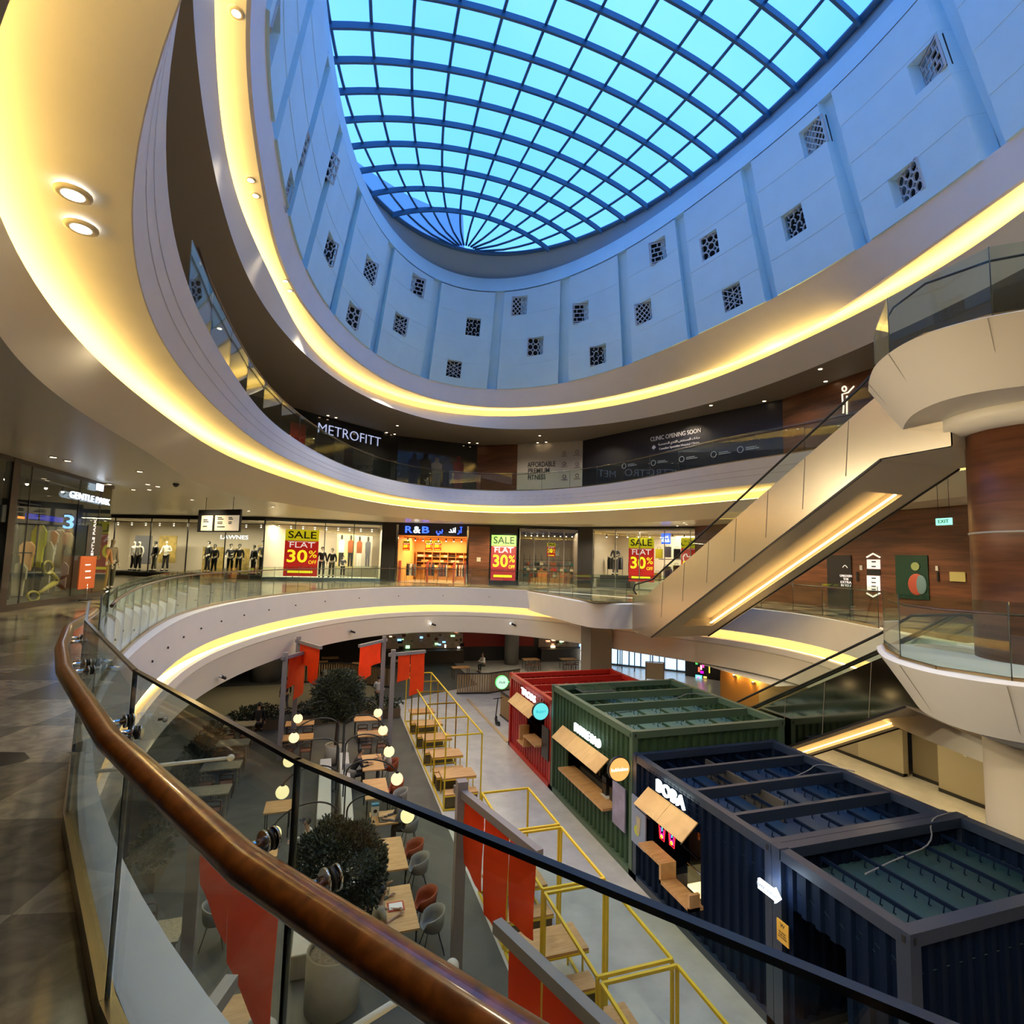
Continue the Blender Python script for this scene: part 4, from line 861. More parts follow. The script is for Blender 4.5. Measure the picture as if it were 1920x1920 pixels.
# ---------------------------------------------------------------- arc lamps
def arclamp(x0, y, s, lab):
    t = thing('arc_lamp', (x0, y, GR), lab, 'lamp', None); H = GR + 2.35
    gx_ = .55 + 1.46 * s; m = [(x0, y, GR), (x0, y, H - .25)]; QM = PI * .84; c1 = math.cos(QM)
    for k in range(13):
        q = QM * k / 12; m.append((x0 + (gx_ - x0) * (1 - math.cos(q)) / (1 - c1), y, H - .25 + (.50) * math.sin(q) - .32 * k / 12 * 1.0))
    MB().tube(m, .021, 8).build('pole', black, t)
    MB().lathe([(.13, 0), (.13, .02), (.03, .03)], 16, (x0, y, GR)).build('base_plate', black, t)
    gb = MB().ball((gx_, y, H + .02 - .53), .165, 20, 14).build('globe', globe, t); MB().lathe([(.05, .0), (.05, .06), (.02, .09)], 12, (gx_, y, H - .19 - .19)).build('socket', black, gb)
YL = [13.36, 15.58, 17.78, 19.96, 22.2]
for i, y in enumerate(YL):
    arclamp(.42 + .03 * i, y, -1, 'black arc lamp with a glowing globe leaning left, %s of its row' % ORD[i])
    arclamp(.62 + .03 * i, y + .12, 1, 'black arc lamp with a glowing globe leaning right, %s of its row' % ORD[i])

# ---------------------------------------------------------------- trees, planters, benches
def leaves(n, c, rad, size, seed, m, name, parent, shell_=.55, narrow=.3, flat=1):
    random.seed(seed); mb = MB(); vs_ = []; fs = []
    for i in range(n):
        while True:
            p = Vector((random.uniform(-1, 1), random.uniform(-1, 1), random.uniform(-1, 1)))
            if shell_ < p.length < 1: break
        bump = 1 + .13 * math.sin(p.x * 7 + seed) * math.cos(p.y * 6 + p.z * 5)
        q = Vector((c[0] + p.x * rad[0] * bump, c[1] + p.y * rad[1] * bump, c[2] + p.z * rad[2] * bump))
        d = (p + Vector((random.uniform(-1, 1), random.uniform(-1, 1), random.uniform(-.6, .9))) * .9).normalized() * size * random.uniform(.6, 1.3)
        s_ = d.cross(Vector((random.uniform(-1, 1), random.uniform(-1, 1), random.uniform(-1, 1)))).normalized() * size * narrow * .5
        k = len(vs_); s_ = s_ * 1.3; vs_ += [q, q + d * .5 + s_, q + d, q + d * .5 - s_]; fs.append((k, k + 1, k + 2, k + 3))
    mb.add(vs_, fs); return mb.build(name, m, parent)
def tree(x, y, zb, zc, rad, n, size, seed, lab):
    t = thing('olive_tree', (x, y, zb), lab, 'tree')
    m = MB(); m.tube([(x, y, zb), (x + .03, y, (zb + zc) / 2), (x, y, zc)], [.07, .05, .035], 8)
    random.seed(seed)
    for k in range(9):
        a = random.uniform(0, 2 * PI); e = Vector((x + math.cos(a) * rad[0] * .7, y + math.sin(a) * rad[1] * .7, zc + random.uniform(-.3, .6) * rad[2])); m.tube([(x, y, zc - rad[2] * .5), ((x + e.x) / 2, (y + e.y) / 2, zc), e], [.03, .02, .008], 5)
    m.build('trunk', bark, t); leaves(n, (x, y, zc), rad, size, seed, leafm, 'foliage', t)
def pot(x, y, r, h, lab):
    t = thing('round_planter', (x, y, GR), lab, 'planter'); MB().lathe([(r * .9, 0), (r, .03), (r, h), (r - .04, h + .01), (r - .05, h - .06)], 36, (x, y, GR), cap=False).build('planter_body', concrete, t); MB().lathe([(r - .05, 0), (.01, .02)], 24, (x, y, GR + h - .07), cap=False).build('soil', mat('pebble_soil', (.30, .27, .25), .9, noise=.4, nscale=30), t)
pot(.40, 10.75, .47, .95, 'large pale round planter in front of the white benches, holding the near tree'); tree(.42, 10.9, GR + .9, -3.98, (.86, .92, .80), 17000, .085, 3, 'dark olive tree with a dense round crown in the near planter')
pot(.52, 22.75, .43, .62, 'small pale round planter at the far end of the benches'); tree(.50, 22.9, GR + .55, -3.75, (1.0, 1.0, .98), 15000, .11, 5, 'dark olive tree with a round crown at the far end of the arc lamps')
pale = mat('bench_white', (.50, .48, .43), .6)
for i, (x0, x1, y0, y1, h, lab) in enumerate(((-.35, .30, 11.5, 16.2, .45, 'long pale bench block on the left of the lamp row'), (.62, .95, 13.2, 21.8, .62, 'narrow pale planter wall on the right of the lamp row'), (-.05, .35, 17.0, 21.8, .45, 'pale bench block behind the lamp poles, farther end'))):
    o = MB().box((x0, y0, GR), (x1, y1, GR + h)).build('bench_block', pale, None, (x0, y0, GR)); b = o.modifiers.new('bevel', 'BEVEL'); b.width = .03; b.segments = 3; tag(o, lab, 'bench')

# tables and chairs
def table_proto(w, l, m, lab, leg='frame'):
    t = thing('dining_table', (0, 0, 0), lab, 'table', 'dining tables of the food court'); MB().box((-w / 2, -l / 2, .71), (w / 2, l / 2, .75)).build('table_top', m, t)
    for x in (-w / 2 + .06, w / 2 - .06):
        for y in (-l / 2 + .07, l / 2 - .07): MB().bar((x, y, 0), (x, y, .71), .03).build('leg', black if m is tablew else mat('leg_pale', (.3, .25, .18), .5), t)
    return t
def tub_proto(m, nm):
    t = thing('tub_chair', (0, 0, 0), nm, 'chair', 'tub chairs at the dining tables')     # faces +y
    b = MB(); prof = []; n = 20; rings = []
    for (r, z, cut) in ((.10, .42, 0), (.21, .43, 0), (.235, .48, 0), (.25, .62, .2), (.27, .80, 1)):
        rg = []
        for j in range(n):
            q = 2 * PI * j / n; back = (1 - math.sin(q)) / 2; zz = z if cut == 0 else .48 + (z - .48) * (.35 + .65 * back ** .7) ; zz = zz if math.sin(q) < .75 or cut == 0 else .48 + .02 * cut
            rg.append((r * math.cos(q), r * math.sin(q) * .95, zz))
        rings.append(rg)
    for a, c in zip(rings, rings[1:]): b.strip(a, c)
    b.add(rings[0], [tuple(range(n))]); o = b.build('shell_seat', m, t, merge=True); so = o.modifiers.new('thick', 'SOLIDIFY'); so.thickness = .02
    for x, y in ((-.17, -.17), (.17, -.17), (-.17, .17), (.17, .17)): MB().tube([(x * .6, y * .6, .43), (x * 1.3, y * 1.3, 0)], .011, 6).build('leg', black, t)
    return t
def wood_chair():
    t = thing('wooden_chair', (0, 0, 0), 'x', 'chair', 'dark wooden chairs in the food court'); k = mat('chair_brown', (.09, .045, .025), .5)
    MB().box((-.2, -.2, .43), (.2, .2, .46)).build('seat', mat('seat_rust', (.13, .05, .03), .7), t)
    m = MB(); m.tube([(-.2, -.2, .74), (-.12, -.25, .78), (.12, -.25, .78), (.2, -.2, .74)], .022, 6); m.bar((-.18, -.21, .6), (.18, -.21, .6), .02, .06); m.build('backrest', k, t)
    for x, y, z in ((-.19, -.19, .76), (.19, -.19, .76), (-.18, .18, .43), (.18, .18, .43)): MB().bar((x, y, 0), (x, y, z), .03).build('leg', k, t)
    return t
dt = table_proto(.72, 1.5, tablew, 'x'); ct = table_proto(.72, .78, tablew, 'x'); pt_ = table_proto(1.2, .74, woodmat('diamond_board', (.20, .17, .11), (.34, .30, .20), (8, 8, 1), .6, wsc=3), 'x'); lt = table_proto(1.15, .72, tablew, 'x')
gch = tub_proto(greyshell, 'x'); och = tub_proto(orangeshell, 'x'); wch = wood_chair()
for x, y, lab, pr in ((1.64, 11.92, 'oak table nearest the camera with an open book on it', dt), (1.70, 14.05, 'oak table partly behind the near tree crown', dt), (1.72, 15.95, 'small oak table with a box and a laptop, where a person in grey sits', ct), (1.66, 17.95, 'oak table with two empty tub chairs, in line with the middle lamps', dt), (1.70, 20.2, 'oak table with a person on either side', dt), (1.92, 23.4, 'wide oak table near the far right lamp', lt), (1.85, 25.55, 'farthest wide oak table right of the tree', lt),
                      (-1.25, 12.9, 'oak table left of the bench, just behind the glass joint', ct), (-1.25, 15.0, 'oak table left of the pale bench block', ct), (-1.1, 17.4, 'oak table behind the dark glass joint', ct), (-.93, 23.6, 'wide oak table left of the far planter', lt), (-.95, 25.5, 'farthest wide oak table left of the tree', lt),
                      (-.95, 10.0, 'oak table with a person in a white shirt beside the near planter', ct)): place(pr, USED, (x, y, GR), 0, lab)
for i, (x, y) in enumerate(((-3.2, 19.05), (-3.2, 21.1), (-3.25, 23.5), (-3.35, 25.9), (-2.95, 12.4))): place(pt_, USED, (x, y, GR), 0, ['patterned table nearest beside the leafy hedge', 'patterned table second along the leafy hedge', 'patterned table third along the leafy hedge', 'farthest patterned table beside the leafy hedge', 'patterned table alone near the slab edge, bottom left'][i])
k = 0
for x, y, rz, p, lab in ((2.33, 11.6, PI / 2, gch, 'grey tub chair at the nearest oak table, closer one'), (2.30, 12.3, PI / 2, och, 'orange tub chair at the nearest oak table'), (2.36, 13.7, PI / 2, gch, 'grey tub chair at the table behind the near tree'), (2.34, 14.4, PI / 2, och, 'orange tub chair at the table behind the near tree'),
                     (2.42, 15.75, PI / 2 + .1, gch, 'grey tub chair carrying the person in grey'), (2.35, 17.6, PI / 2, gch, 'pale tub chair at the empty oak table'), (2.32, 18.3, PI / 2, och, 'orange tub chair at the empty oak table'), (2.38, 20.2, PI / 2, och, 'orange tub chair under the person in white at the oak table'),
                     (.98, 20.0, -PI / 2, gch, 'grey tub chair under the person in black'), (-1.9, 13.0, -PI / 2, gch, 'grey tub chair on the left, beside the dark glass joint'), (-1.9, 15.3, -PI / 2, och, 'orange tub chair on the left, farther along'), (-1.7, 14.3, -PI / 2, gch, 'grey tub chair on the left between two oak tables'), (-1.75, 10.1, -PI / 2, gch, 'grey tub chair partly behind the left red banner'), (-1.7, 9.4, -PI / 2, och, 'orange tub chair partly behind the left red banner'), (-1.0, 9.2, 0, gch, 'grey tub chair with its back to the camera, bottom left')): place(p, USED, (x, y, GR), rz, lab)
for i, (x, y, rz) in enumerate(((1.65, 22.7, 0), (2.25, 22.7, 0), (1.6, 24.8, 0), (2.2, 24.8, 0), (-1.2, 22.9, 0), (-.6, 22.9, 0), (-1.2, 24.8, 0), (-.6, 24.8, 0), (-3.5, 18.4, 0), (-2.9, 18.4, 0), (-3.5, 20.4, 0), (-2.9, 20.4, 0), (-3.5, 22.8, 0), (-2.9, 22.8, 0), (-3.6, 25.2, 0), (-3.0, 25.2, 0), (-3.2, 13.1, PI))):
    place(wch, USED, (x, y, GR), rz, 'dark wooden chair pulled up to the %s, %s' % (('wide oak table right of the planter', 'farthest oak table right of the tree', 'wide oak table left of the planter', 'farthest oak table left of the tree', 'nearest patterned hedge table', 'second patterned hedge table', 'third patterned hedge table', 'farthest patterned hedge table', 'lone patterned table at the bottom left')[i // 2], 'left one' if i % 2 == 0 else 'right one'))
# things on the nearest table
t = thing('open_book', (1.62, 11.95, GR + .75), 'red folder with open white pages on the nearest oak table', 'book'); MB().cbox((1.62, 11.95, GR + .758), (.34, .30, .012)).build('cover', mat('cover_red', (.45, .04, .01), .5), t); m = MB(); m.slab([(1.48, 11.83, GR + .768), (1.75, 11.83, GR + .768), (1.75, 12.0, GR + .79), (1.48, 12.0, GR + .79)], (0, 0, .01)); m.build('pages', mat('page_white', (.8, .8, .78), .6), t)
t = thing('drinking_glass', (1.5, 12.35, GR + .75), 'tall glass with a straw on the nearest oak table', 'glass'); MB().lathe([(.03, 0), (.038, .14)], 14, (1.5, 12.35, GR + .75)).build('tumbler', shopglass, t); MB().tube([(1.5, 12.35, GR + .76), (1.53, 12.37, GR + .97)], .005, 5).build('straw', black, t)
t = thing('carry_box', (1.5, 16.15, GR + .75), 'white box with a round picture and blue top on the small oak table', 'box'); MB().cbox((1.5, 16.15, GR + .88), (.2, .14, .26)).build('box_body', cl['white'], t); MB().cbox((1.5, 16.15, GR + 1.03), (.2, .14, .05)).build('box_lid', mat('lid_blue', (.03, .2, .35), .5), t); MB().tube([(1.5, 16.078, GR + .88), (1.5, 16.073, GR + .88)], .05, 16).build('print', black, t)
t = thing('laptop', (1.66, 15.8, GR + .75), 'black open laptop on the small oak table before the person in grey', 'laptop'); MB().cbox((1.7, 15.8, GR + .76), (.22, .32, .015)).build('keyboard', black, t); MB().obox((1.59, 15.64, GR + .765), (0, .32, 0), (-.05, 0, .21), (-.012, 0, 0)).build('screen', black, t)
# hedge along the left tables
def hedge(x0, x1, y0, y1, n, seed, lab, h=.45):
    t = thing('planter_box', ((x0 + x1) / 2, (y0 + y1) / 2, GR), lab, 'planter'); MB().box((x0, y0, GR), (x1, y1, GR + h)).build('box', mat('planter_brown', (.12, .085, .045), .6), t)
    leaves(n, ((x0 + x1) / 2, (y0 + y1) / 2, GR + h + .22), ((x1 - x0) / 2 + .12, (y1 - y0) / 2 + .1, .34), .17, seed, leafd, 'foliage', t, .0, .35)
hedge(-4.55, -3.95, 17.6, 26.6, 3600, 11, 'long leafy planter beside the patterned tables'); hedge(-4.15, -3.55, 15.2, 16.8, 700, 12, 'short leafy planter box in front of the long hedge')
hedge(-3.9, -1.8, 27.3, 27.9, 1100, 13, 'leafy planter behind the tables, left part'); hedge(-1.4, 1.2, 27.6, 28.2, 1000, 14, 'leafy planter behind the tables, middle part'); hedge(1.5, 3.6, 27.9, 28.5, 900, 15, 'leafy planter behind the tables beside the yellow frames')
# ---------------------------------------------------------------- shop fronts
class Wall:
    def __init__(s, a, b):
        s.a = Vector((a[0], a[1], 0)); s.b = Vector((b[0], b[1], 0)); s.d = (s.b - s.a).normalized(); s.L = (s.b - s.a).length
        s.n = Vector((s.d.y, -s.d.x, 0))
        if s.n.dot(Vector((CX, CY, 0)) - s.a) < 0: s.n = -s.n
    def P(s, u, q, z): return s.a + s.d * u - s.n * q + Vector((0, 0, z))       # q > 0 is inside the shop
    def hit(s, px, py, q=0):
        r = ray(px, py); o = s.a - s.n * q; t = (o - EYE).dot(s.n) / r.dot(s.n); p = EYE + r * t; return (p - o).dot(s.d), p.z
    def box(s, mb, u0, u1, q0, q1, z0, z1): return mb.obox(s.P(u0, q0, z0), s.d * (u1 - u0), -s.n * (q1 - q0), (0, 0, z1 - z0))
    def rect(s, px0, py0, px1, py1, q=0, th=.03):       # box from two picture corners measured on the wall plane
        (u0, z1), (u1, z0) = s.hit(px0, py0, q), s.hit(px1, py1, q); return s.box(MB(), u0, u1, q, q + th, z0, z1)
    def mid(s, px, py, q=0): u, z = s.hit(px, py, q); return s.P(u, q, z)
pts = {k: cw(x, D) for k, (x, D) in dict(a=(150, 37.6), b=(300, 36.2), c=(497, 35.6), d=(718, 37.8), e=(745, 37.8), f=(875, 38), g=(1085, 37.4), h=(1110, 36.6), i=(1400, 32.4)).items()}
W1, W2, W4, W5 = Wall(pts['a'], pts['c']), Wall(pts['c'], pts['d']), Wall(pts['d'], pts['g']), Wall(pts['g'], pts['i'])
H1 = 4.0
shopwall = mat('shop_white_wall', (.62, .56, .46), .6); shopfl = mat('shop_floor', (.35, .31, .25), .3); shopdark = mat('shop_dark', (.05, .045, .04), .6)
warm = emat('track_light', (1, .80, .52), 6)
def fascia(W, u0, u1, nm='wall_front', m=black, z0=H1, z1=4.15): struct(W.box(MB(), u0, u1, -.02, .25, z0, z1), nm, m, 'dark header over the shop fronts')
def shop(W, u0, u1, depth, lab, wm=shopwall, name='shop_room', z1=3.9, fm=shopfl, z0=0.0):
    m = MB(); m.add([W.P(u0, depth, z0), W.P(u1, depth, z0), W.P(u1, depth, z1), W.P(u0, depth, z1)], [(0, 1, 2, 3)])
    m.add([W.P(u0, 0.05, z0), W.P(u0, depth, z0), W.P(u0, depth, z1), W.P(u0, .05, z1)], [(0, 1, 2, 3)]); m.add([W.P(u1, 0.05, z0), W.P(u1, depth, z0), W.P(u1, depth, z1), W.P(u1, .05, z1)], [(0, 1, 2, 3)])
    m.add([W.P(u0, 0.05, z1), W.P(u1, .05, z1), W.P(u1, depth, z1), W.P(u0, depth, z1)], [(0, 1, 2, 3)])
    struct(m, 'wall_shop', wm, lab)
    struct(MB().add([W.P(u0, .02, z0 + .02), W.P(u1, .02, z0 + .02), W.P(u1, depth, z0 + .02), W.P(u0, depth, z0 + .02)], [(0, 1, 2, 3)]), 'floor', fm, 'shop floor')
def front(W, u0, u1, n, lab, base=.25, z1=H1, fr=black, gm=shopglass):
    t = thing('shop_window', W.P(u0, 0, base), lab, 'shop window'); W.box(MB(), u0, u1, 0, .02, base, z1).build('glass_pane', gm, t)
    m = MB()
    for k in range(n + 1): u = u0 + (u1 - u0) * k / n; W.box(m, u - .025, u + .025, -.02, .05, base, z1)
    W.box(m, u0, u1, -.03, .06, base - .25, base); W.box(m, u0, u1, -.02, .05, z1 - .08, z1); m.build('window_frame', fr, t); return t
tl_n = [0]
def tracks(W, u0, u1, q, z, n, power, lab, strength=None):
    t = thing('track_light', W.P(u0, q, z), lab, 'track light'); W.box(MB(), u0, u1, q, q + .05, z, z + .04).build('track', black, t)
    for k in range(n):
        p = W.P(u0 + (u1 - u0) * (k + .5) / n, q, z - .12); sh_ = MB().tube([p + Vector((0, 0, .1)), p - Vector((0, 0, .06))], .05, 8).build('spot_head', black, t); MB().ball(p - Vector((0, 0, .07)), .045, 8, 6).build('lamp_face', warm, sh_)
    if power:
        l = bpy.data.lights.new('shop_light', 'AREA'); l.energy = power; l.color = (1, .84, .56); l.shape = 'RECTANGLE'; l.size = u1 - u0; l.size_y = .6
        o = bpy.data.objects.new('shop_light', l); COL.objects.link(o); o.location = W.P((u0 + u1) / 2, q, z - .05); x = W.d; o.rotation_euler = Matrix(((x.x, -W.n.x, 0), (x.y, -W.n.y, 0), (0, 0, 1))).to_euler()
    return t
# figures -------------------------------------------------------
def skin_mesh(joints, edges, sub=1):
    me = bpy.data.meshes.new('tmp'); me.from_pydata([j[0] for j in joints], edges, []); ob = bpy.data.objects.new('tmp', me); COL.objects.link(ob)
    ob.modifiers.new('s', 'SKIN')
    if sub: sb = ob.modifiers.new('b', 'SUBSURF'); sb.levels = sub
    sv = me.skin_vertices[0].data
    for i, j in enumerate(joints):
        r = j[1]; sv[i].radius = (r, r) if not isinstance(r, tuple) else r; sv[i].use_root = (i == 0)
    bpy.context.view_layer.update(); out = bpy.data.meshes.new_from_object(ob.evaluated_get(bpy.context.evaluated_depsgraph_get()))
    v = [tuple(x.co) for x in out.vertices]; f = [tuple(p.vertices) for p in out.polygons]
    bpy.data.objects.remove(ob); bpy.data.meshes.remove(me); bpy.data.meshes.remove(out); return v, f
def figure(name, lab, cat, pose='stand', top='white', bottom='black', hair='short', skinm=None, top_long=True, shoes='black', arms='down', head=True, group=None, skirt=False, faceless=False, cap=False):
    """a standing or seated figure at the origin, facing +y"""
    t = thing(name, (0, 0, 0), lab, cat, group); sk_ = skinm or skin
    if pose == 'stand':
        hz = .93; hip = (0, 0, hz); kn = [(-.10, .02, .50), (.10, .0, .50)]; an = [(-.11, -.02, .09), (.12, .04, .09)]; toe = [(-.12, .14, .03), (.13, .2, .03)]; lean = 0
    elif pose == 'walk':
        hz = .92; hip = (0, 0, hz); kn = [(-.09, .14, .52), (.09, .02, .50)]; an = [(-.09, .20, .10), (.10, -.22, .14)]; toe = [(-.1, .37, .04), (.1, -.08, .04)]; lean = .02
    else:
        hz = .52; hip = (0, -.02, hz); kn = [(-.12, .40, .50), (.12, .40, .50)]; an = [(-.12, .42, .09), (.12, .36, .09)]; toe = [(-.13, .58, .03), (.13, .52, .03)]; lean = .12 if pose == 'sit' else .26
    ch = (0, lean * .7, hz + .32); nk = (0, lean, hz + .53); hd = (0, lean + .03, hz + .68); sh = [(-.17, lean * .9, hz + .47), (.17, lean * .9, hz + .47)]
    if arms == 'down': el = [(-.24, lean - .02, hz + .20), (.24, lean - .02, hz + .20)]; wr = [(-.25, lean + .06, hz - .04), (.25, lean + .06, hz - .04)]
    elif arms == 'table': el = [(-.23, lean + .10, hz + .22), (.23, lean + .10, hz + .22)]; wr = [(-.10, lean + .34, hz + .26), (.10, lean + .34, hz + .26)]
    elif arms == 'up': el = [(-.23, lean + .12, hz + .22), (.23, lean + .10, hz + .22)]; wr = [(-.10, lean + .30, hz + .40), (.10, lean + .34, hz + .26)]
    else: el = [(-.24, lean - .05, hz + .22), (.26, lean + .03, hz + .2)]; wr = [(-.13, lean + .2, hz + .2), (.2, lean + .22, hz + .1)]
    J = [(hip, (.13, .10)), ((0, lean * .3, hz + .15), (.115, .085)), (ch, (.14, .10)), (nk, .05), ((0, lean + .012, hz + .60), .05), (hd, (.072, .088)), ((0, lean + .03, hz + .77), (.06, .07))]
    E = [(0, 1), (1, 2), (2, 3), (3, 4), (4, 5), (5, 6)]
    for s in (0, 1):
        sx = -1 if s == 0 else 1; k = len(J)
        J += [((sx * .085, hip[1] + (.03 if pose.startswith('sit') else 0), hz - .05), .085), (kn[s], .055), (an[s], .038), (toe[s], .03)]; E += [(0, k), (k, k + 1), (k + 1, k + 2), (k + 2, k + 3)]
        k = len(J); J += [(sh[s], .055), (el[s], .036), (wr[s], .026), (tuple(Vector(wr[s]) + (Vector(wr[s]) - Vector(el[s])).normalized() * .07), (.034, .016))]; E += [(2, k), (k, k + 1), (k + 1, k + 2), (k + 2, k + 3)]
    v, f = skin_mesh(J, E); mb = MB().add(v, f, True)
    for s in (0, 1):                       # fingers, unequal and slightly curled, thumb from the side of the palm
        d = (Vector(wr[s]) - Vector(el[s])).normalized(); c = Vector(wr[s]) + d * .075; sd = d.cross(Vector((0, 0, 1)) if abs(d.z) < .9 else Vector((0, 1, 0))).normalized(); dn_ = d.cross(sd)
        if dn_.z > 0: dn_ = -dn_
        for q, l in zip((-.024, -.008, .008, .024), (.062, .072, .068, .052)): a = c + sd * q; mb.tube([a, a + d * l * .5 + dn_ * .006, a + d * l * .9 + dn_ * .022], [.009, .008, .006], 5)
        a = c - d * .05 + sd * (.028 if s else -.028); mb.tube([a, a + d * .03 + sd * (.02 if s else -.02), a + d * .06 + sd * (.018 if s else -.018)], [.010, .009, .006], 5)
    fy = hd[1]
    if head and not faceless:
        mb.tube([(0, fy + .085, hd[2] + .03), (0, fy + .105, hd[2] - .005)], [.008, .014], 6)
        for sx in (-1, 1): mb.ball((sx * .078, fy - .005, hd[2] + .005), .022, 8, 6, (.4, .8, 1.2))
    mb.build('body', sk_, t)
    if not faceless:
        e = MB(); e.ball((-.03, fy + .083, hd[2] + .025), .008, 6, 4); e.ball((.03, fy + .083, hd[2] + .025), .008, 6, 4); e.build('eyes', black, t)
        MB().tube([(-.022, fy + .085, hd[2] - .035), (0, fy + .092, hd[2] - .037), (.022, fy + .085, hd[2] - .035)], .005, 5).build('mouth', mat('lip_red', (.3, .08, .06), .5), t)
    # clothes
    J2 = [(hip, (.145, .115)), ((0, lean * .3, hz + .15), (.135, .105)), (ch, (.16, .12)), (tuple(Vector(nk) - Vector((0, 0, .03))), .075)]; E2 = [(0, 1), (1, 2), (2, 3)]
    for s in (0, 1):
        k = len(J2); w2 = Vector(el[s]).lerp(Vector(wr[s]), .9) if top_long else Vector(el[s])
        J2 += [(sh[s], .072), (el[s], .052), (tuple(w2), .042)] if top_long else [(sh[s], .072), (tuple(Vector(sh[s]).lerp(Vector(el[s]), .8)), .055)]
        E2 += [(2, k)] + [(k + q, k + q + 1) for q in range(2 if top_long else 1)]
    v, f = skin_mesh(J2, E2); MB().add(v, f, True).build('top', cl[top], t)
    J3 = [(tuple(Vector(hip) + Vector((0, 0, .04))), (.14, .11))]; E3 = []
    for s in (0, 1):
        sx = -1 if s == 0 else 1; k = len(J3); J3 += [((sx * .09, hip[1] + (.03 if pose.startswith('sit') else 0), hz - .06), .10), (kn[s], .072), (tuple(Vector(an[s]) + Vector((0, 0, .03))), .058)]; E3 += [(0, k), (k, k + 1), (k + 1, k + 2)]
    v, f = skin_mesh(J3, E3); MB().add(v, f, True).build('trousers', cl[bottom], t)
    m = MB()
    for s in (0, 1): a, b = Vector(an[s]), Vector(toe[s]); m.tube([a + Vector((0, -.04, -.04)), a.lerp(b, .4) + Vector((0, 0, -.02)), b], [.045, .05, .035], 8)
    m.build('shoes', cl[shoes], t)
    if hair:
        m = MB(); hx = (0, hd[1] - .018, hd[2] + .045); k0 = len(m.v); m.ball(hx, .098, 16, 10, (.9, 1.0, 1.02))
        if hair == 'long': m.tube([(0, hd[1] - .07, hd[2] + .03), (0, hd[1] - .10, hd[2] - .1), (0, hd[1] - .1, hd[2] - .25)], [.07, .075, .03], 10)
        if cap: m.tube([(0, hd[1] + .04, hd[2] + .085), (0, hd[1] + .17, hd[2] + .07)], [.07, .05], 10)
        # cut the face free: drop what lies in front of and below the hairline
        keep = []
        for fi, fc in enumerate(m.f):
            c = sum((Vector(m.v[i]) for i in fc), Vector()) / len(fc)
            if c.y > hd[1] + .03 and c.z < hd[2] + .075: continue
            keep.append(fc)
        m.f = keep; m.sm = [True] * len(keep); m.build('hair', hairm if not faceless else cl['black'], t)
    return t
MQ = {}
def mann(key, top, bottom, hair=None, arms='down', **kw):
    if key not in MQ: MQ[key] = figure('mannequin', 'x', 'mannequin', 'stand', top, bottom, hair, mannq, faceless=True, arms=arms, group='mannequins in the shop windows', **kw)
    return MQ[key]
def putm(W, px, q, z, key, args, lab, turn=0, sc_=1.0):
    sc_ *= 1.2
    u, _ = W.hit(px, 1060, q); p = W.P(u, q, z); o = place(mann(key, *args[0], **args[1]), USED, p, math.atan2(W.n.y, W.n.x) - PI / 2 + turn, lab); o.scale = (sc_,) * 3; return o

# --- left shop (white interior, mannequins)
fascia(W1, 0, W1.L); fascia(W2, 0, W2.L); fascia(W4, 0, W4.L); fascia(W5, 0, W5.L)
shop(W1, 0.05, W1.L - .03, 4.2, 'pale interior of the menswear shop at the left')
front(W1, 0, W1.L, 5, 'wide shop window with menswear mannequins at the left')
u1, z1_ = W1.hit(372, 1008, .1); u2, _ = W1.hit(460, 1012, .1)
text('LAWNES', .26, emat('sign_white_cool', (1, .97, .9), 1.8), W1.P((u1 + u2) / 2 + .9, .1, 2.75), W1.d, (0, 0, 1), None, 'shop_sign', width=2.0); o = sc.objects['shop_sign']; tag(o, 'glowing white LAWNES lettering in the left shop window', 'sign')
for px0, py0, px1, py1, mm, lab in ((254, 1004, 281, 1058, cl['grey'], 'dark grey wall poster behind the left mannequins'), (299, 1004, 328, 1056, mat('poster_ochre', (.28, .20, .05), .6, noise=.5, nscale=2), 'ochre landscape poster behind a mannequin in plaid'), (381, 1025, 417, 1074, mat('poster_ochre', (.28, .20, .05), .6), 'ochre poster behind the first group of dark mannequins'), (431, 1028, 465, 1078, mat('poster_ochre', (.28, .20, .05), .6), 'ochre poster behind the pair of dark mannequins'), (484, 1022, 514, 1080, mat('poster_ochre', (.28, .20, .05), .6), 'ochre poster behind the tall dark mannequin')):
    W = W1 if px1 < 497 else W2
    tag(W.rect(px0, py0, px1, py1, 2.6).build('wall_poster', mm, None), lab, 'poster')
tag(W1.box(MB(), 2.0, W1.L - .5, .5, 2.2, 0.02, .30).build('display_platform', shopdark, None), 'low dark display platform under the mannequins at the left', 'platform')
MA = dict(blk=(('black', 'black', 'short'), {}), wht=(('white', 'black', None), {}), oliv=(('black', 'olive', 'short'), {}), plaid=(('white', 'black', None), dict(arms='mid')), gry=(('grey', 'black', 'short'), dict(arms='mid')), stone=(('stone', 'olive', None), {}), peach=(('peach', 'khaki', None), {}), suit=(('grey', 'grey', None), dict(arms='mid')))
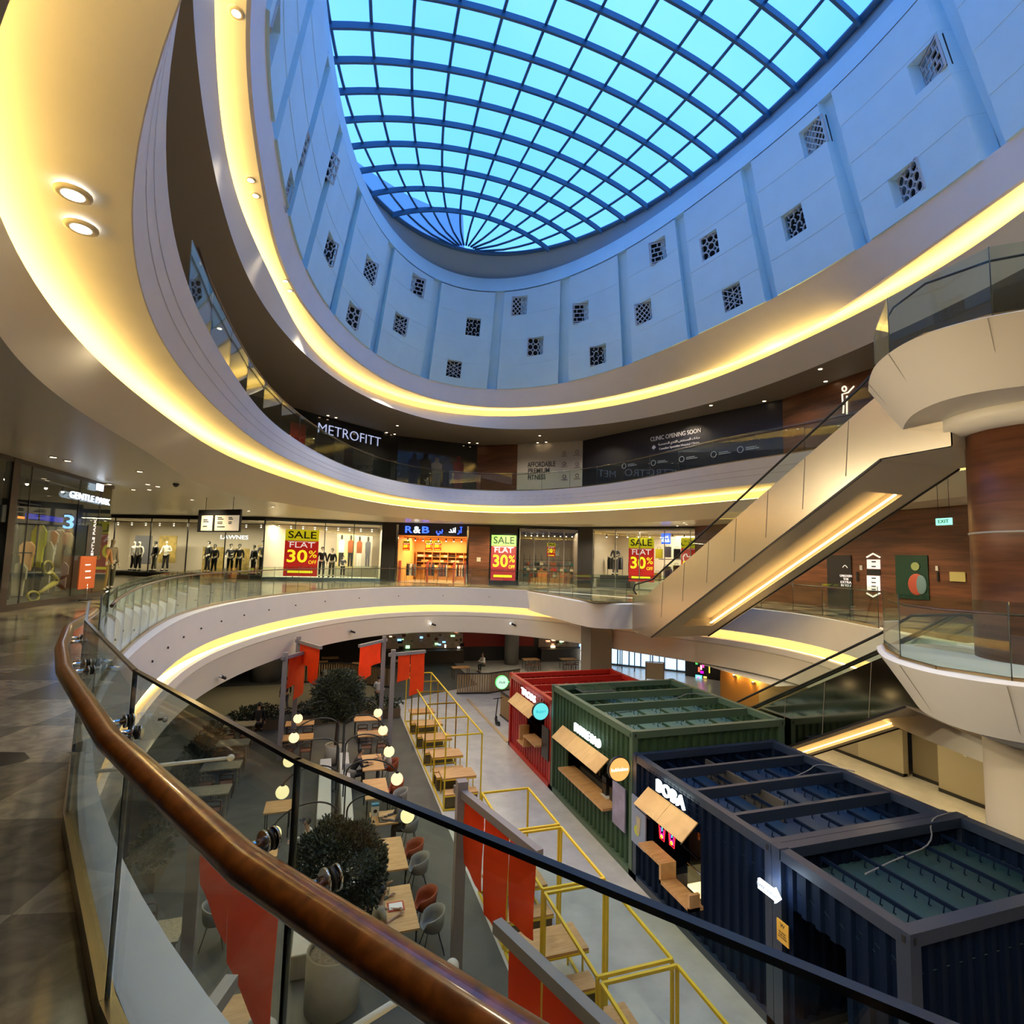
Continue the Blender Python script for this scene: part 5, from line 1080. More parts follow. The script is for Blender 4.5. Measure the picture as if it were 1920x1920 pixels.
for px, q, key, lab, sc_ in ((250, 1.3, 'wht', 'mannequin in a pale jacket, leftmost of the left shop', 1), (259, .9, 'wht', 'mannequin in a white jacket and dark trousers beside the leftmost one', 1), (289, .8, 'oliv', 'mannequin in a dark coat and olive trousers, left shop', 1.0), (310, 1.9, 'plaid', 'mannequin in a pale plaid jacket on a higher stand, left shop', 1.05), (389, 1.6, 'blk', 'mannequin in an all black outfit before the first ochre poster, left one', 1.05), (401, .8, 'blk', 'mannequin in an all black outfit before the first ochre poster, right one', .95), (431, .9, 'gry', 'mannequin in a grey jacket, left of the pair before the second ochre poster', .98), (447, .9, 'blk', 'mannequin in a dark jacket, right of the pair before the second ochre poster', .98), (475, .8, 'blk', 'mannequin in a wide dark coat left of the tall one', .95), (492, 1.4, 'gry', 'tall mannequin in a long grey coat at the end of the left shop', 1.12)):
    putm(W1, px, q, .30, key, MA[key], lab, random.uniform(-.5, .5), sc_)
tracks(W1, .5, W1.L - .3, .9, 3.7, 12, 620, 'row of black track spotlights in the left menswear shop')
# --- window box with the first sale poster
shop(W2, .05, W2.L - .02, 3.2, 'white lit interior of the corner shop window'); front(W2, 0, W2.L, 4, 'corner shop window with a large sale poster', .2, fr=mat('frame_bluegrey', (.05, .09, .14), .5))
tag(W2.box(MB(), .2, W2.L - .2, .4, 2.4, .02, .22).build('display_platform', cl['white'], None), 'low white display platform in the corner shop window', 'platform')
yel = mat('poster_yellow', (.62, .55, .01), .5, emit=(.62, .55, .01), es=.35); redp_ = mat('poster_red', (.45, .012, .01), .5, emit=(.45, .012, .01), es=.35); pblack = mat('print_black', (.01, .01, .01), .5); pwhite = mat('print_white', (.8, .75, .75), .5, emit=(.8, .72, .7), es=.5); pyel = mat('print_yellow', (.85, .75, .02), .5, emit=(.85, .75, .02), es=.6)  # poster and print colours get a glow of their own
def sale(W, px0, py0, px1, py1, q, lab, arabic=False, mats=(yel, redp_), words=True):
    (u0, z1), (u1, z0) = W.hit(px0, py0, q), W.hit(px1, py1, q); w_ = u1 - u0; h = z1 - z0; t = thing('sale_poster', W.P(u0, q, z0), lab, 'poster')
    W.box(MB(), u0, u1, q, q + .03, z1 - h * .24, z1).build('yellow_part', mats[0], t); W.box(MB(), u0, u1, q, q + .03, z0, z1 - h * .24).build('red_part', mats[1], t)
    c = lambda f, g: W.P(u0 + w_ * f, q - .012, z0 + h * g); X, Z = W.d, (0, 0, 1)
    if not arabic:
        text('SALE', h * .15, pblack, c(.5, .88), X, Z, t, 'word_sale', bold=.008, width=w_ * .84); text('FLAT', h * .12, pwhite, c(.5, .665), X, Z, t, 'word_flat', width=w_ * .74)
        text('30', h * .26, pyel, c(.37, .415), X, Z, t, 'number_30', bold=.02, width=w_ * .60); text('%', h * .15, pyel, c(.84, .47), X, Z, t, 'percent', width=w_ * .24); text('OFF', h * .075, pyel, c(.84, .30), X, Z, t, 'word_off', width=w_ * .24)
    else:
        text('\uFE95\uFEFC\uFEF3\uFEB0\uFEE8\uFE97', h * .15, pblack, c(.5, .88), X, Z, t, 'arabic_word'); text('\uFEE2\uFEBC\uFEA7', h * .16, pwhite, c(.45, .62), X, Z, t, 'arabic_word'); text('%30', h * .2, pyel, c(.45, .35), X, Z, t, 'number_30', bold=.02)
    W.box(MB(), u0 + w_ * .12, u0 + w_ * .86, q - .006, q, z0 + h * .07, z0 + h * .12).build('small_print_bar', pyel, t)
    W.box(MB(), u0 + w_ * .08, u0 + w_ * .92, q - .005, q, z0 + h * .735, z0 + h * .742).build('thin_line', pwhite, t); return t
sale(W2, 536, 992, 594, 1081, -.04, 'large SALE FLAT 30% OFF poster on the corner shop window')
def fashion(W, px0, py0, px1, py1, q, cols, lab, bgc):
    (u0, z1), (u1, z0) = W.hit(px0, py0, q), W.hit(px1, py1, q); t = thing('fashion_poster', W.P(u0, q, z0), lab, 'poster'); W.box(MB(), u0, u1, q, q + .02, z0, z1).build('sheet', mat('fashion_' + bgc, dict(cream=(.62, .5, .25), grey=(.45, .40, .33))[bgc], .5), t)
    n = len(cols); h = z1 - z0
    for i, (ct, cb) in enumerate(cols):
        u = u0 + (u1 - u0) * (i + .5) / n; w_ = (u1 - u0) / n * .30; e = q - .004
        def P_(a, b): return W.P(u + a * w_, e, z0 + b * h)
        for nm, pl, m in (('printed_top', [(-1, .45), (1, .45), (1.1, .78), (.4, .84), (-.4, .84), (-1.1, .78)], cl[ct]), ('printed_legs', [(-.8, .06), (-.15, .06), (0, .4), (.15, .06), (.8, .06), (.9, .46), (-.9, .46)], cl[cb]), ('printed_head', [(-.35, .84), (.35, .84), (.45, .92), (.25, .98), (-.25, .98), (-.45, .92)], hairm)): MB().slab([P_(*a) for a in pl], W.n * .004).build(nm, m, t)
fashion(W2, 633, 1001, 664, 1066, 1.8, [('white', 'black'), ('rust', 'black')], 'cream fashion poster with two printed figures', 'cream'); fashion(W2, 667, 1004, 696, 1066, 1.8, [('rust', 'white'), ('grey', 'grey')], 'grey fashion poster with two printed figures', 'grey')
putm(W2, 603, .8, .22, 'blk', MA['blk'], 'dark suited mannequin right of the large sale poster', .2, 1.0); putm(W2, 622, .8, .22, 'oliv', MA['oliv'], 'second dark suited mannequin right of the large sale poster', -.2, .96); putm(W2, 643, 1.2, .22, 'gry', MA['gry'], 'small dark mannequin before the cream fashion poster', 0, .72)
tracks(W2, .4, W2.L - .3, .8, 3.7, 9, 420, 'row of black track spotlights in the corner shop window')
# --- walls between fronts on W4 (by picture column)
def col(px, W=W4): return W.hit(px, 1060)[0]
struct(W4.box(MB(), 0, col(740), -.05, .4, 0, H1), 'wall_pier', black, 'black pier left of the children clothes shop')
tag(W4.box(MB(), col(741), col(745), -.08, .1, 0, H1).build('steel_post', chrome, None), 'slim steel post left of the orange lit shop', 'post'); tag(W4.box(MB(), col(874), col(877), -.08, .1, 0, H1).build('steel_post', chrome, None), 'slim steel post right of the orange lit shop', 'post')
struct(W4.box(MB(), col(878), col(917), -.03, .3, 0, H1), 'wall_wood', walnut, 'dark wood wall panel between shop and sale screen')
tag(W4.rect(894, 1045, 901, 1053, -.06, .03).build('wall_plate', cl['stone'], None), 'small pale plate on the dark wood wall panel', 'plate')
# R&B shop
ua, ub_ = col(745), col(874); struct(W4.box(MB(), ua, ub_, -.02, .3, 3.28, H1), 'wall_sign', mat('sign_navy', (.004, .006, .02), .3), 'dark sign band over the orange lit shop')
shop(W4, ua, ub_, 6.0, 'warm orange interior of the clothes shop', mat('shop_orange', (.75, .42, .16), .6), z1=3.28)
sg = thing('shop_sign', W4.P(ua + .5, -.05, 3.4), 'R&B sign in blue and white light with arabic lettering', 'sign')
for ch_, px, m in (('R', 763, blsign), ('&', 779, wsign), ('B', 795, blsign)): text(ch_, .46, m, W4.P(col(px), -.06, 3.65), W4.d, (0, 0, 1), sg, 'sign_letter', bold=.012, ext=.03, width=.50)
text('\uFEAA\uFEE7\uFE8D', .34, wsign, W4.P(col(846), -.06, 3.68), W4.d, (0, 0, 1), sg, 'sign_arabic', ext=.03, bold=.01); text('\uFEF2\uFE91', .34, blsign, W4.P(col(822), -.06, 3.68), W4.d, (0, 0, 1), sg, 'sign_arabic', ext=.03, bold=.01); text('\uFEAD\uFE81', .34, blsign, W4.P(col(860), -.06, 3.68), W4.d, (0, 0, 1), sg, 'sign_arabic', ext=.03, bold=.01)
t = thing('wall_shelves', W4.P(ua + .2, 5.6, .2), 'shelving with folded clothes on the back wall of the orange lit shop', 'shelf'); m = MB()
for z in (1.0, 1.4, 1.8, 2.2): W4.box(m, ua + .2, ub_ - .2, 5.3, 5.95, z, z + .03)
for k in range(8): u = ua + .2 + (ub_ - ua - .4) * k / 7; W4.box(m, u, u + .03, 5.3, 5.95, .2, 2.25)
m.build('boards', tablew, t)
OR2 = ['first', 'second', 'third', 'fourth', 'fifth', 'sixth', 'seventh', 'eighth', 'ninth', 'tenth', 'eleventh', 'twelfth', 'thirteenth', 'fourteenth', 'fifteenth']
random.seed(21); ck = ['rust', 'white', 'black', 'peach', 'navy', 'grey', 'khaki', 'cream']
fold = {c: tag(MB().cbox((0, 0, .08), (.34, .3, .16)).build('folded_clothes', cl[c], None, (0, 0, 0)), 'stack of folded %s clothes on the shelves of the orange lit shop' % c, 'clothes', 'folded clothes on the shop shelves') for c in ck}
for z in (1.03, 1.43, 1.83):
    for k in range(14):
        c = random.choice(ck); place(fold[c], USED, W4.P(ua + .45 + (ub_ - ua - .9) * k / 13, 5.55, z), math.atan2(W4.d.y, W4.d.x), '%s folded clothes on the %s shelf of the orange lit shop, %s from the left' % (c, {1.03: 'low', 1.43: 'middle', 1.83: 'upper'}[z], OR2[k]))
def garment(c, h=.85):
    m = MB(); m.slab([(-.02, -.21, 0), (-.02, .21, 0), (-.02, .24, h * .75), (-.02, .08, h), (-.02, -.08, h), (-.02, -.24, h * .75)], (.05, 0, 0)); return tag(m.build('hanging_garment', cl[c], None, (0, 0, 0)), '%s garment hanging on a rack in the lit shops' % c, 'clothes', 'garments on the shop racks')
gar = {c: garment(c) for c in ('rust', 'white', 'black', 'navy', 'grey', 'khaki', 'stone', 'lime', 'peach')}
def rack(W, u0, u1, q, z, cols, lab, n=10, z0=0.02):
    t = thing('clothes_rack', W.P(u0, q, z0), lab, 'rack'); MB().tube([W.P(u0, q, z0), W.P(u0, q, z), W.P(u1, q, z), W.P(u1, q, z0)], .018, 6).build('rack_frame', black, t)
    short = lab.replace('clothes rack in the orange lit shop, ', 'orange shop rack ').replace('rack of dark suits in the suit shop, ', 'suit rack ').replace('rack of coloured clothes behind the luggage in the suit shop', 'rack behind the luggage').replace(' from the left', '')
    for k in range(n):
        c = random.choice(cols); place(gar[c], USED, W.P(u0 + (u1 - u0) * (k + .5) / n, q, z - .92), math.atan2(W.d.y, W.d.x), '%s garment hanging %s from the left on the %s' % (c, OR2[k], short))
rw_ = ub_ - ua
for i in range(4): rack(W4, ua + .3 + rw_ * .24 * i, ua + rw_ * (.2 + .24 * i), 1.6 + (i % 2) * 1.1, 1.35, ['white', 'black', 'navy', 'rust', 'grey'], 'clothes rack in the orange lit shop, %s from the left' % ['first', 'second', 'third', 'fourth'][i], 8)
for px0, px1, lab in ((756, 768, 'left small hanging SALE poster in the orange lit shop'), (798, 811, 'middle small hanging SALE poster in the orange lit shop'), (814, 827, 'right small hanging SALE poster in the orange lit shop')): sale(W4, px0, 1014, px1, 1032, 1.5, lab)
area(tuple(W4.P((ua + ub_) / 2, 3, 3.2)), 4, 4, 420, (1, .60, .25)); tracks(W4, ua + .2, ub_ - .2, .8, 3.15, 8, 0, 'row of spotlights inside the orange lit shop')
for k, px in enumerate((748, 800, 850, 872)): tag(W4.box(MB(), col(px) - .05, col(px) + .05, .2, .5, 0.03, 1.5).build('security_gate', mat('gate_red', (.3, .05, .03), .4), None), 'reddish security gate at the orange lit shop entrance, %s from the left' % ['first', 'second', 'third', 'fourth'][k], 'gate')
# digital sale screen
struct(W4.box(MB(), col(918), col(969), -.04, .3, 0, H1), 'wall_pier', black, 'black pier holding the sale screen')
sale(W4, 922, 1003, 966, 1089, -.12, 'glowing green and red SALE FLAT 30% OFF screen on the black pier', mats=(emat('screen_green', (.35, .85, .12), 1.2), emat('screen_red', (.40, .006, .012), 1.0)))
# glassware and bags shop
ua, ub_ = col(973), col(1085); shop(W4, ua, ub_, 6.5, 'interior of the accessories shop', mat('shop_brown', (.16, .12, .08), .6), z1=3.9); front(W4, ua, ub_, 4, 'accessories shop front of clear glass', .1, 3.95, fr=mat('frame_steel', (.3, .3, .28), .3, .8))
random.seed(5); bags = []
for c, col_ in (('rust', (.35, .10, .03)), ('grey', (.12, .12, .12)), ('teal', (.03, .12, .12)), ('cream', (.55, .45, .3)), ('black', (.02, .02, .02)), ('red', (.45, .03, .03))):
    t = thing('handbag', (0, 0, 0), '%s handbag hanging on the racks of the accessories shop' % c, 'bag', 'handbags in the accessories shop'); mm = mat('bag_' + c, col_, .4); m = MB(); m.slab([(-.12, -.04, 0), (.12, -.04, 0), (.10, -.04, .17), (-.10, -.04, .17)], (0, .08, 0)); m.build('bag_body', mm, t); MB().tube([(-.06, 0, .17), (-.04, 0, .27), (.04, 0, .27), (.06, 0, .17)], .008, 5).build('bag_strap', mm, t); bags.append(t)
for r_ in range(3):
    q = 1.0 + 1.6 * r_; t = thing('display_rack', W4.P(ua + .2, q, 0.02), 'black wire display rack in the accessories shop, %s row' % ['front', 'middle', 'back'][r_], 'rack'); m = MB()
    for z in (.62, 1.02, 1.42, 1.82): W4.box(m, ua + .3, ub_ - .3, q, q + .03, z - .02, z)
    for k in range(9): u = ua + .3 + (ub_ - ua - .6) * k / 8; W4.box(m, u, u + .02, q, q + .03, .02, 2.0 + .15 * r_)
    m.build('wire_frame', black, t)
    for z in (.64, 1.04, 1.44):
        for k in range(15):
            bi = random.randrange(6); place(bags[bi], USED, W4.P(ua + .4 + (ub_ - ua - .8) * k / 14, q, z), math.atan2(W4.d.y, W4.d.x), '%s handbag, %s rack, %s hook row, %s from the left' % (('rust', 'grey', 'teal', 'cream', 'black', 'red')[bi], ('front', 'middle', 'back')[r_], {.64: 'low', 1.04: 'middle', 1.44: 'upper'}[z], OR2[k]))
sale(W4, 1026, 1018, 1041, 1044, .8, 'small SALE poster hanging in the accessories shop'); tag(W4.rect(1042, 1020, 1048, 1042, .8).build('blank_board', cl['white'], None), 'blank white board beside the small sale poster in the accessories shop', 'board')
area(tuple(W4.P((ua + ub_) / 2, 2.5, 3.8)), 4, 3, 300, (1, .82, .6)); tracks(W4, ua + .2, ub_ - .2, .9, 3.7, 9, 0, 'row of spotlights inside the accessories shop')
struct(W4.box(MB(), col(1086), W4.L, -.06, .3, 0, H1), 'wall_pier', black, 'black pier right of the accessories shop')
# --- right hand shop, W5
u0 = col(1111, W5); shop(W5, u0, W5.L, 5.0, 'bright interior of the suit shop', mat('shop_sand', (.66, .58, .45), .6)); front(W5, u0, W5.L, 6, 'shop front with suits, sale posters and luggage', .1, fr=mat('frame_steel', (.3, .3, .28), .3, .8)); struct(W5.box(MB(), 0, u0, -.04, .3, 0, H1), 'wall_pier', black, 'black pier left of the suit shop')
sale(W5, 1179, 1008, 1226, 1092, .1, 'large SALE FLAT 30% OFF poster in the suit shop window'); sale(W5, 1277, 1008, 1330, 1092, .1, 'yellow and red poster with arabic words beside the escalator', True)
t = thing('shop_sign', W5.mid(1248, 1010, .3), 'square blue R&B sign hanging in the suit shop', 'sign'); W5.rect(1240, 1000, 1257, 1020, .3, .05).build('blue_square', emat('sign_blue', (.02, .10, 1), 1.6), t); text('R&B', .2, emat('white_letter', (.8, .9, 1), 3), W5.P(W5.hit(1248, 1014, .3)[0], .28, W5.hit(1248, 1014, .3)[1]), W5.d, (0, 0, 1), t, 'sign_letter'); text('\uFEF2\uFE91\uFEAA\uFEE7', .14, emat('white_letter', (.8, .9, 1), 3), W5.P(W5.hit(1248, 1006, .3)[0], .28, W5.hit(1248, 1006, .3)[1]), W5.d, (0, 0, 1), t, 'sign_arabic')
putm(W5, 1154, 1.2, .9, 'suit', MA['suit'], 'grey suited mannequin on a stand in the suit shop', 0, 1.0)
tag(W5.box(MB(), col(1118, W5), col(1176, W5), .8, 2.0, .03, .88).build('display_table', shopdark, None), 'dark display table under the grey suited mannequin', 'table')
rack(W5, col(1119, W5), col(1148, W5), 2.4, 2.2, ['black', 'navy', 'grey'], 'rack of dark suits in the suit shop, left one', 10); rack(W5, col(1160, W5), col(1180, W5), 2.4, 2.0, ['black', 'navy', 'grey'], 'rack of dark suits in the suit shop, right one', 7); rack(W5, col(1228, W5), col(1275, W5), 3.2, 1.5, ['khaki', 'navy', 'stone'], 'rack of coloured clothes behind the luggage in the suit shop', 10)
for px, y0, y1, c, lab in ((1235, 1029, 1047, 'lime', 'yellow suitcase on a shelf in the suit shop'), (1251, 1025, 1045, 'grey', 'grey suitcase on a shelf in the suit shop'), (1269, 1029, 1048, 'black', 'black suitcase on a shelf in the suit shop'), (1232, 1074, 1090, 'khaki', 'brown yellow suitcase standing low in the suit shop'), (1250, 1062, 1090, 'navy', 'navy suitcase standing low in the suit shop'), (1268, 1060, 1090, 'black', 'black suitcase standing low in the suit shop')):
    t = thing('suitcase', W5.mid(px, y1, 1.4), lab, 'suitcase'); W5.rect(px - 6, y0, px + 6, y1, 1.4, .3).build('case_body', cl[c], t); u, z = W5.hit(px, y0, 1.4); MB().tube([W5.P(u - .1, 1.5, z), W5.P(u - .1, 1.5, z + .12), W5.P(u + .1, 1.5, z + .12), W5.P(u + .1, 1.5, z)], .012, 5).build('case_handle', black, t)
tag(W5.box(MB(), col(1227, W5), col(1276, W5), 1.2, 2.0, W5.hit(1250, 1048, 1.4)[1] - .04, W5.hit(1250, 1048, 1.4)[1]).build('luggage_shelf', black, None), 'dark shelf carrying the upper suitcases', 'shelf')
area(tuple(W5.P(W5.L * .5, 2.5, 3.8)), 6, 3, 330, (1, .84, .62)); tracks(W5, u0 + .3, W5.L - .4, .9, 3.7, 12, 0, 'row of spotlights inside the suit shop')

# --- near left shop with the scissors
WG = Wall((-8.5, 12.5), (-8.05, 24.2)); HG = 4.1
shop(WG, 0, WG.L, 3.4, 'dark interior of the near left clothes shop', mat('shop_olive', (.10, .095, .07), .6), z1=4.05, fm=shopdark)
tg = thing('shop_window', WG.P(0, 0, .2), 'tall glass front of the near left clothes shop', 'shop window'); WG.box(MB(), 0, WG.L, 0, .02, .18, 4.1).build('glass_pane', shopglass, tg); m = MB(); WG.box(m, 0, WG.L, -.02, .1, 0, .18); WG.box(m, 0, WG.L, -.02, .12, 4.03, 4.15)
for px in (18,): WG.box(m, WG.hit(px, 1000)[0] - .18, WG.hit(px, 1000)[0] + .14, -.03, .15, 0, 4.15)
for px in (49, 143, 183): WG.box(m, WG.hit(px, 1000)[0] - .012, WG.hit(px, 1000)[0] + .012, -.005, .03, .18, 4.1)
m.build('window_frame', black, tg)
def gtext(s, px0, px1, py, h, m, nm, lab, W=WG, q=-.12):
    (a, z), (b, _) = W.hit(px0, py, q), W.hit(px1, py, q); o = text(s, h, m, W.P((a + b) / 2, q, z), W.d, (0, 0, 1), None, nm, ext=.02, width=b - a); tag(o, lab, 'sign')
gtext('GENTLE PARK', 131, 207, 927, .22, emat('sign_cool', (.72, .84, 1), 1.6), 'shop_sign', 'glowing white GENTLE PARK lettering over the near left shop')
u, z = WG.hit(188, 915, -.12); tag(WG.box(MB(), u - .22, u + .22, -.14, -.08, z - .1, z + .14).build('shop_emblem', emat('sign_cool', (.72, .84, 1), 1.6), None), 'small glowing square emblem over the GENTLE PARK lettering', 'emblem')
t = thing('hanging_rail', WG.P(2, .8, 3.0), 'black steel hanging frame with garments in the near left shop', 'rack'); m = MB()
for z in (3.05, 2.55, 1.55): WG.box(m, 3.6, 8.4, .7, .74, z, z + .04)
for u in (3.6, 4.8, 6.0, 7.2, 8.4): WG.box(m, u, u + .04, .7, .74, .2, 3.05)
m.build('bars', black, t)
big = {}
def coat(c, l, w=.30):
    k = (c, l)
    if k not in big:
        m = MB(); pf = [(-w / 2 * .9, 0), (w / 2 * .9, 0), (w / 2, l * .6), (w / 2 * 1.25, l * .5), (w / 2 * 1.3, l * .85), (.08, l), (-.08, l), (-w / 2 * 1.3, l * .85), (-w / 2 * 1.25, l * .5), (-w / 2, l * .6)]
        m.slab([(.0, y, z) for y, z in pf], (.10, 0, 0)); o = m.build('hanging_coat', cl[c], None, (0, 0, 0)); b = o.modifiers.new('bevel', 'BEVEL'); b.width = .02; b.segments = 2; big[k] = tag(o, 'x', 'clothes', 'large garments in the near left shop window')
    return big[k]
for px, py, c, l, lab in ((22, 1020, 'grey', 1.6, 'long grey coat, leftmost in the near left shop window'), (35, 1100, 'stone', 1.0, 'stone trousers low at the left of the near left shop window'), (52, 1040, 'peach', .9, 'pale orange top in the near left shop window'), (74, 1020, 'lime', 1.35, 'bright yellow green dress in the near left shop window'), (66, 1105, 'black', 1.1, 'dark patterned skirt under the yellow green dress'), (88, 1060, 'cream', 1.7, 'long cream trousers beside the yellow green dress'), (98, 1015, 'white', .8, 'small white top in the near left shop window'), (112, 1025, 'cream', 1.3, 'cream blouse in the near left shop window'), (127, 1027, 'stone', 1.2, 'stone shirt in the near left shop window'), (115, 1100, 'white', 1.0, 'white skirt hanging low behind the scissors')):
    u, z = WG.hit(px, py, .8); place(coat(c, l), USED, WG.P(u, .85, max(.25, z - l * .55)), math.atan2(WG.d.y, WG.d.x) + PI / 2 - PI / 2, lab)
# giant scissors
t = thing('giant_scissors', WG.P(6, .4, .25), 'giant yellow and black scissors decoration behind the near left shop glass', 'decoration'); ym = mat('scissor_yellow', (.42, .36, .06), .4)
def W3(px, py, q=.35): return WG.mid(px, py, q)
for cx_, cy_, rx, ry, m_n in ((90, 1064, 9, 12, 'upper_ring'), (62, 1118, 11, 9, 'lower_ring')):
    MB().tube([W3(cx_ + rx * math.cos(2 * PI * k / 20), cy_ + ry * math.sin(2 * PI * k / 20)) for k in range(21)], .035, 8).build(m_n, ym, t)
MB().tube([W3(95, 1072), W3(106, 1088)], [.06, .09], 8).build('yellow_arm', ym, t); MB().tube([W3(72, 1112), W3(104, 1092)], [.05, .09], 8).build('yellow_arm', ym, t)
MB().tube([W3(102, 1088), W3(130, 1078)], [.08, .03], 8).build('black_blade', black, t); MB().tube([W3(104, 1092), W3(128, 1110)], [.08, .03], 8).build('black_blade', black, t)
tracks(WG, 1.5, WG.L - 1, .5, 3.8, 9, 0, 'row of black track spotlights in the near left shop')
gtext('3', 120, 138, 979, .5, emat('reflect_blue', (.15, .35, 1), 2), 'shop_sign', 'blue lit numeral 3 inside the near left shop', q=1.2)
tag(WG.rect(20, 966, 46, 974, 1.2).build('orange_sign', emat('sign_orange', (1, .2, .02), 1.5), None), 'small orange lit sign inside the near left shop', 'sign'); tag(WG.rect(50, 962, 118, 980, 1.3).build('blue_sign_band', mat('band_blue', (.005, .01, .10), .4, emit=(.01, .02, .4), es=.6), None), 'dark blue sign band inside the near left shop', 'sign')
# banners and two mannequins at the shop corner
t = thing('tall_banner', WG.mid(175, 1040, -.2), 'tall black vertical banner reading GENTLE PARK at the shop corner', 'banner'); WG.rect(166, 984, 187, 1042, -.2, .03).build('sheet', black, t); (a, zt2), (b, zb2) = WG.hit(177, 995, -.22), WG.hit(177, 1030, -.22); text('GENTLE PARK', .16, pwhite, WG.P(a, -.22, (zt2 + zb2) / 2), (0, 0, 1), -WG.d, t, 'banner_words')
t = thing('tall_banner', WG.mid(163, 1100, -.25), 'orange vertical notice under the black banner at the shop corner', 'banner'); WG.rect(152, 1043, 176, 1102, -.25, .03).build('sheet', mat('notice_orange', (.42, .08, .015), .5, emit=(.42, .08, .015), es=.2), t)
u, z = WG.hit(164, 1100, -.25); MB().tube([WG.P(u, -.24, 0.0), WG.P(u, -.24, z + .1)], .02, 8).build('stand_pole', chrome, t); WG.box(MB(), u - .22, u + .22, -.4, -.1, 0, .03).build('stand_foot', black, t)
for py in (1058, 1070, 1082): WG.rect(160, py, 170, py + 2, -.255, .004).build('white_mark', pwhite, t)
p = cw(201, 21.5); o = place(mann('peach', *MA['peach'][0]), USED, (p.x, p.y, .05), -2.2, 'mannequin in a peach top and ochre skirt at the corner of the near left shop'); o.scale = (1.2,) * 3
p = cw(215, 22.6); o = place(mann('stone', *MA['stone'][0]), USED, (p.x, p.y, .05), -2.0, 'mannequin in a stone jacket, right one at the corner of the near left shop'); o.scale = (1.25,) * 3
# hanging direction sign
t = thing('direction_sign', bz(410, 960, 4.1), 'black hanging direction sign with two white panels over the gallery', 'sign'); WD = Wall(cw(371, 24.0), cw(450, 23.0))
(a, z1), (b, z0) = WD.hit(371, 957), WD.hit(449, 997); WD.box(MB(), 0, WD.L, 0, .08, z0 - .02, z1 + .02).build('board', black, t); L_ = WD.L; hh = z1 - z0
for a, b in ((.09, .36), (.42, .98)): WD.box(MB(), L_ * a, L_ * b, -.01, 0, z0 + .04, z1 - hh * .25).build('white_panel', mat('panel_lit', (.5, .42, .3), .5, emit=(.5, .42, .3), es=.5), t)
for k, (s_, f, g) in enumerate((('Lifts', .2, .5), ('Food', .2, .36), ('Cinema', .52, .58), ('Parking', .52, .44), ('Prayer', .52, .3), ('Exit', .8, .58), ('Toilets', .8, .4))): pass
m = MB()
for f, g, w_ in ((.14, .52, .10), (.14, .44, .13), (.14, .22, .10), (.48, .62, .10), (.48, .55, .14), (.48, .42, .12), (.48, .35, .12), (.48, .2, .18), (.74, .62, .08), (.74, .55, .10), (.74, .42, .08), (.74, .35, .07)): WD.box(m, L_ * f, L_ * (f + w_), -.018, -.01, z0 + hh * g, z0 + hh * (g + .045))
m.build('sign_lines', black, t); m = MB()
for u in (.15, .8): m.tube([WD.P(L_ * u, .04, z1), WD.P(L_ * u, .04, 4.15)], .012, 5)
m.build('hanger', black, t)
# --- second gallery walls
V = lambda *p: [Vector(q) for q in p]
Q2 = V((-9.5, 22), (-4.6, 31.0), (-1.4, 33.8), (3.88, 37.5), (9.7, 38.2), (12.3, 36.6), (16.0, 33.5), (20.9, 20.9), (20.9, 9.0))
W21 = [Wall(a, b) for a, b in zip(Q2, Q2[1:])]
for W_, m, lab in ((W21[0], darkglass, 'dark glass front at the left of the second gallery'), (W21[1], darkglass, 'dark glass front left of METROFITT'), (W21[2], darkglass, 'dark glass front of the METROFITT gym'), (W21[3], darkglass, 'dark glazed front with printed people'), (W21[4], walnut, 'dark wood wall of the second gallery'), (W21[5], mat('hoarding_white', (.55, .52, .48), .5), 'white fitness hoarding'), (W21[6], mat('hoarding_navy', (.008, .010, .022), .5), 'navy clinic hoarding'), (W21[7], walnut, 'walnut wall at the right of the second gallery')):
    struct(W_.box(MB(), 0, W_.L, 0, .2, 6.0, 10.1), 'wall_gallery', m, lab)
def sgn(W, s_, px, py, h, m, nm, lab, w_=None, q=-.03, bold=0, parent=None):
    u, z = W.hit(px, py, q); wd = None if w_ is None else W.hit(px + w_ / 2, py, q)[0] - W.hit(px - w_ / 2, py, q)[0]; o = text(s_, h, m, W.P(u, q, z), W.d, (0, 0, 1), parent, nm, bold=bold, width=wd)
    if parent is None: tag(o, lab, 'sign')
    return o
sgn(W21[2], 'METROFITT', 658, 817, .62, emat('sign_violet', (.62, .68, 1), .55), 'gym_sign', 'outlined glowing METROFITT sign on the second gallery', 118, -.05, bold=-.012)
tag(W21[1].rect(545, 790, 572, 832, -.04).build('red_column_panel', mat('panel_red', (.25, .02, .015), .5), None), 'dark red panel left of the METROFITT sign', 'panel')
t = thing('printed_people', W21[3].P(.3, -.03, 6.3), 'dark window print of a group of people on the second gallery', 'poster'); random.seed(9)
for k in range(5):
    u = W21[3].L * (.2 + .14 * k); cc = [cl['navy'], cl['black'], cl['grey'], cl['navy'], mat('print_maroon', (.08, .012, .015), .6)][k]; m = MB(); h = 2.5 + .15 * math.sin(k * 2)
    for pl in ([(-.3, 0), (-.04, 0), (0, 1.1), (.04, 0), (.3, 0), (.34, 1.25), (-.34, 1.25)], [(-.34, 1.2), (.34, 1.2), (.42, 2.0), (.14, 2.2), (-.14, 2.2), (-.42, 2.0)], [(-.14, 2.2), (.14, 2.2), (.18, 2.4), (.1, 2.55), (-.1, 2.55), (-.18, 2.4)]): m.slab([W21[3].P(u + x, -.02 - .002 * k, 6.5 + y * h / 2.55) for x, y in pl], W21[3].n * .004)
    m.build('printed_figure', cc, t)
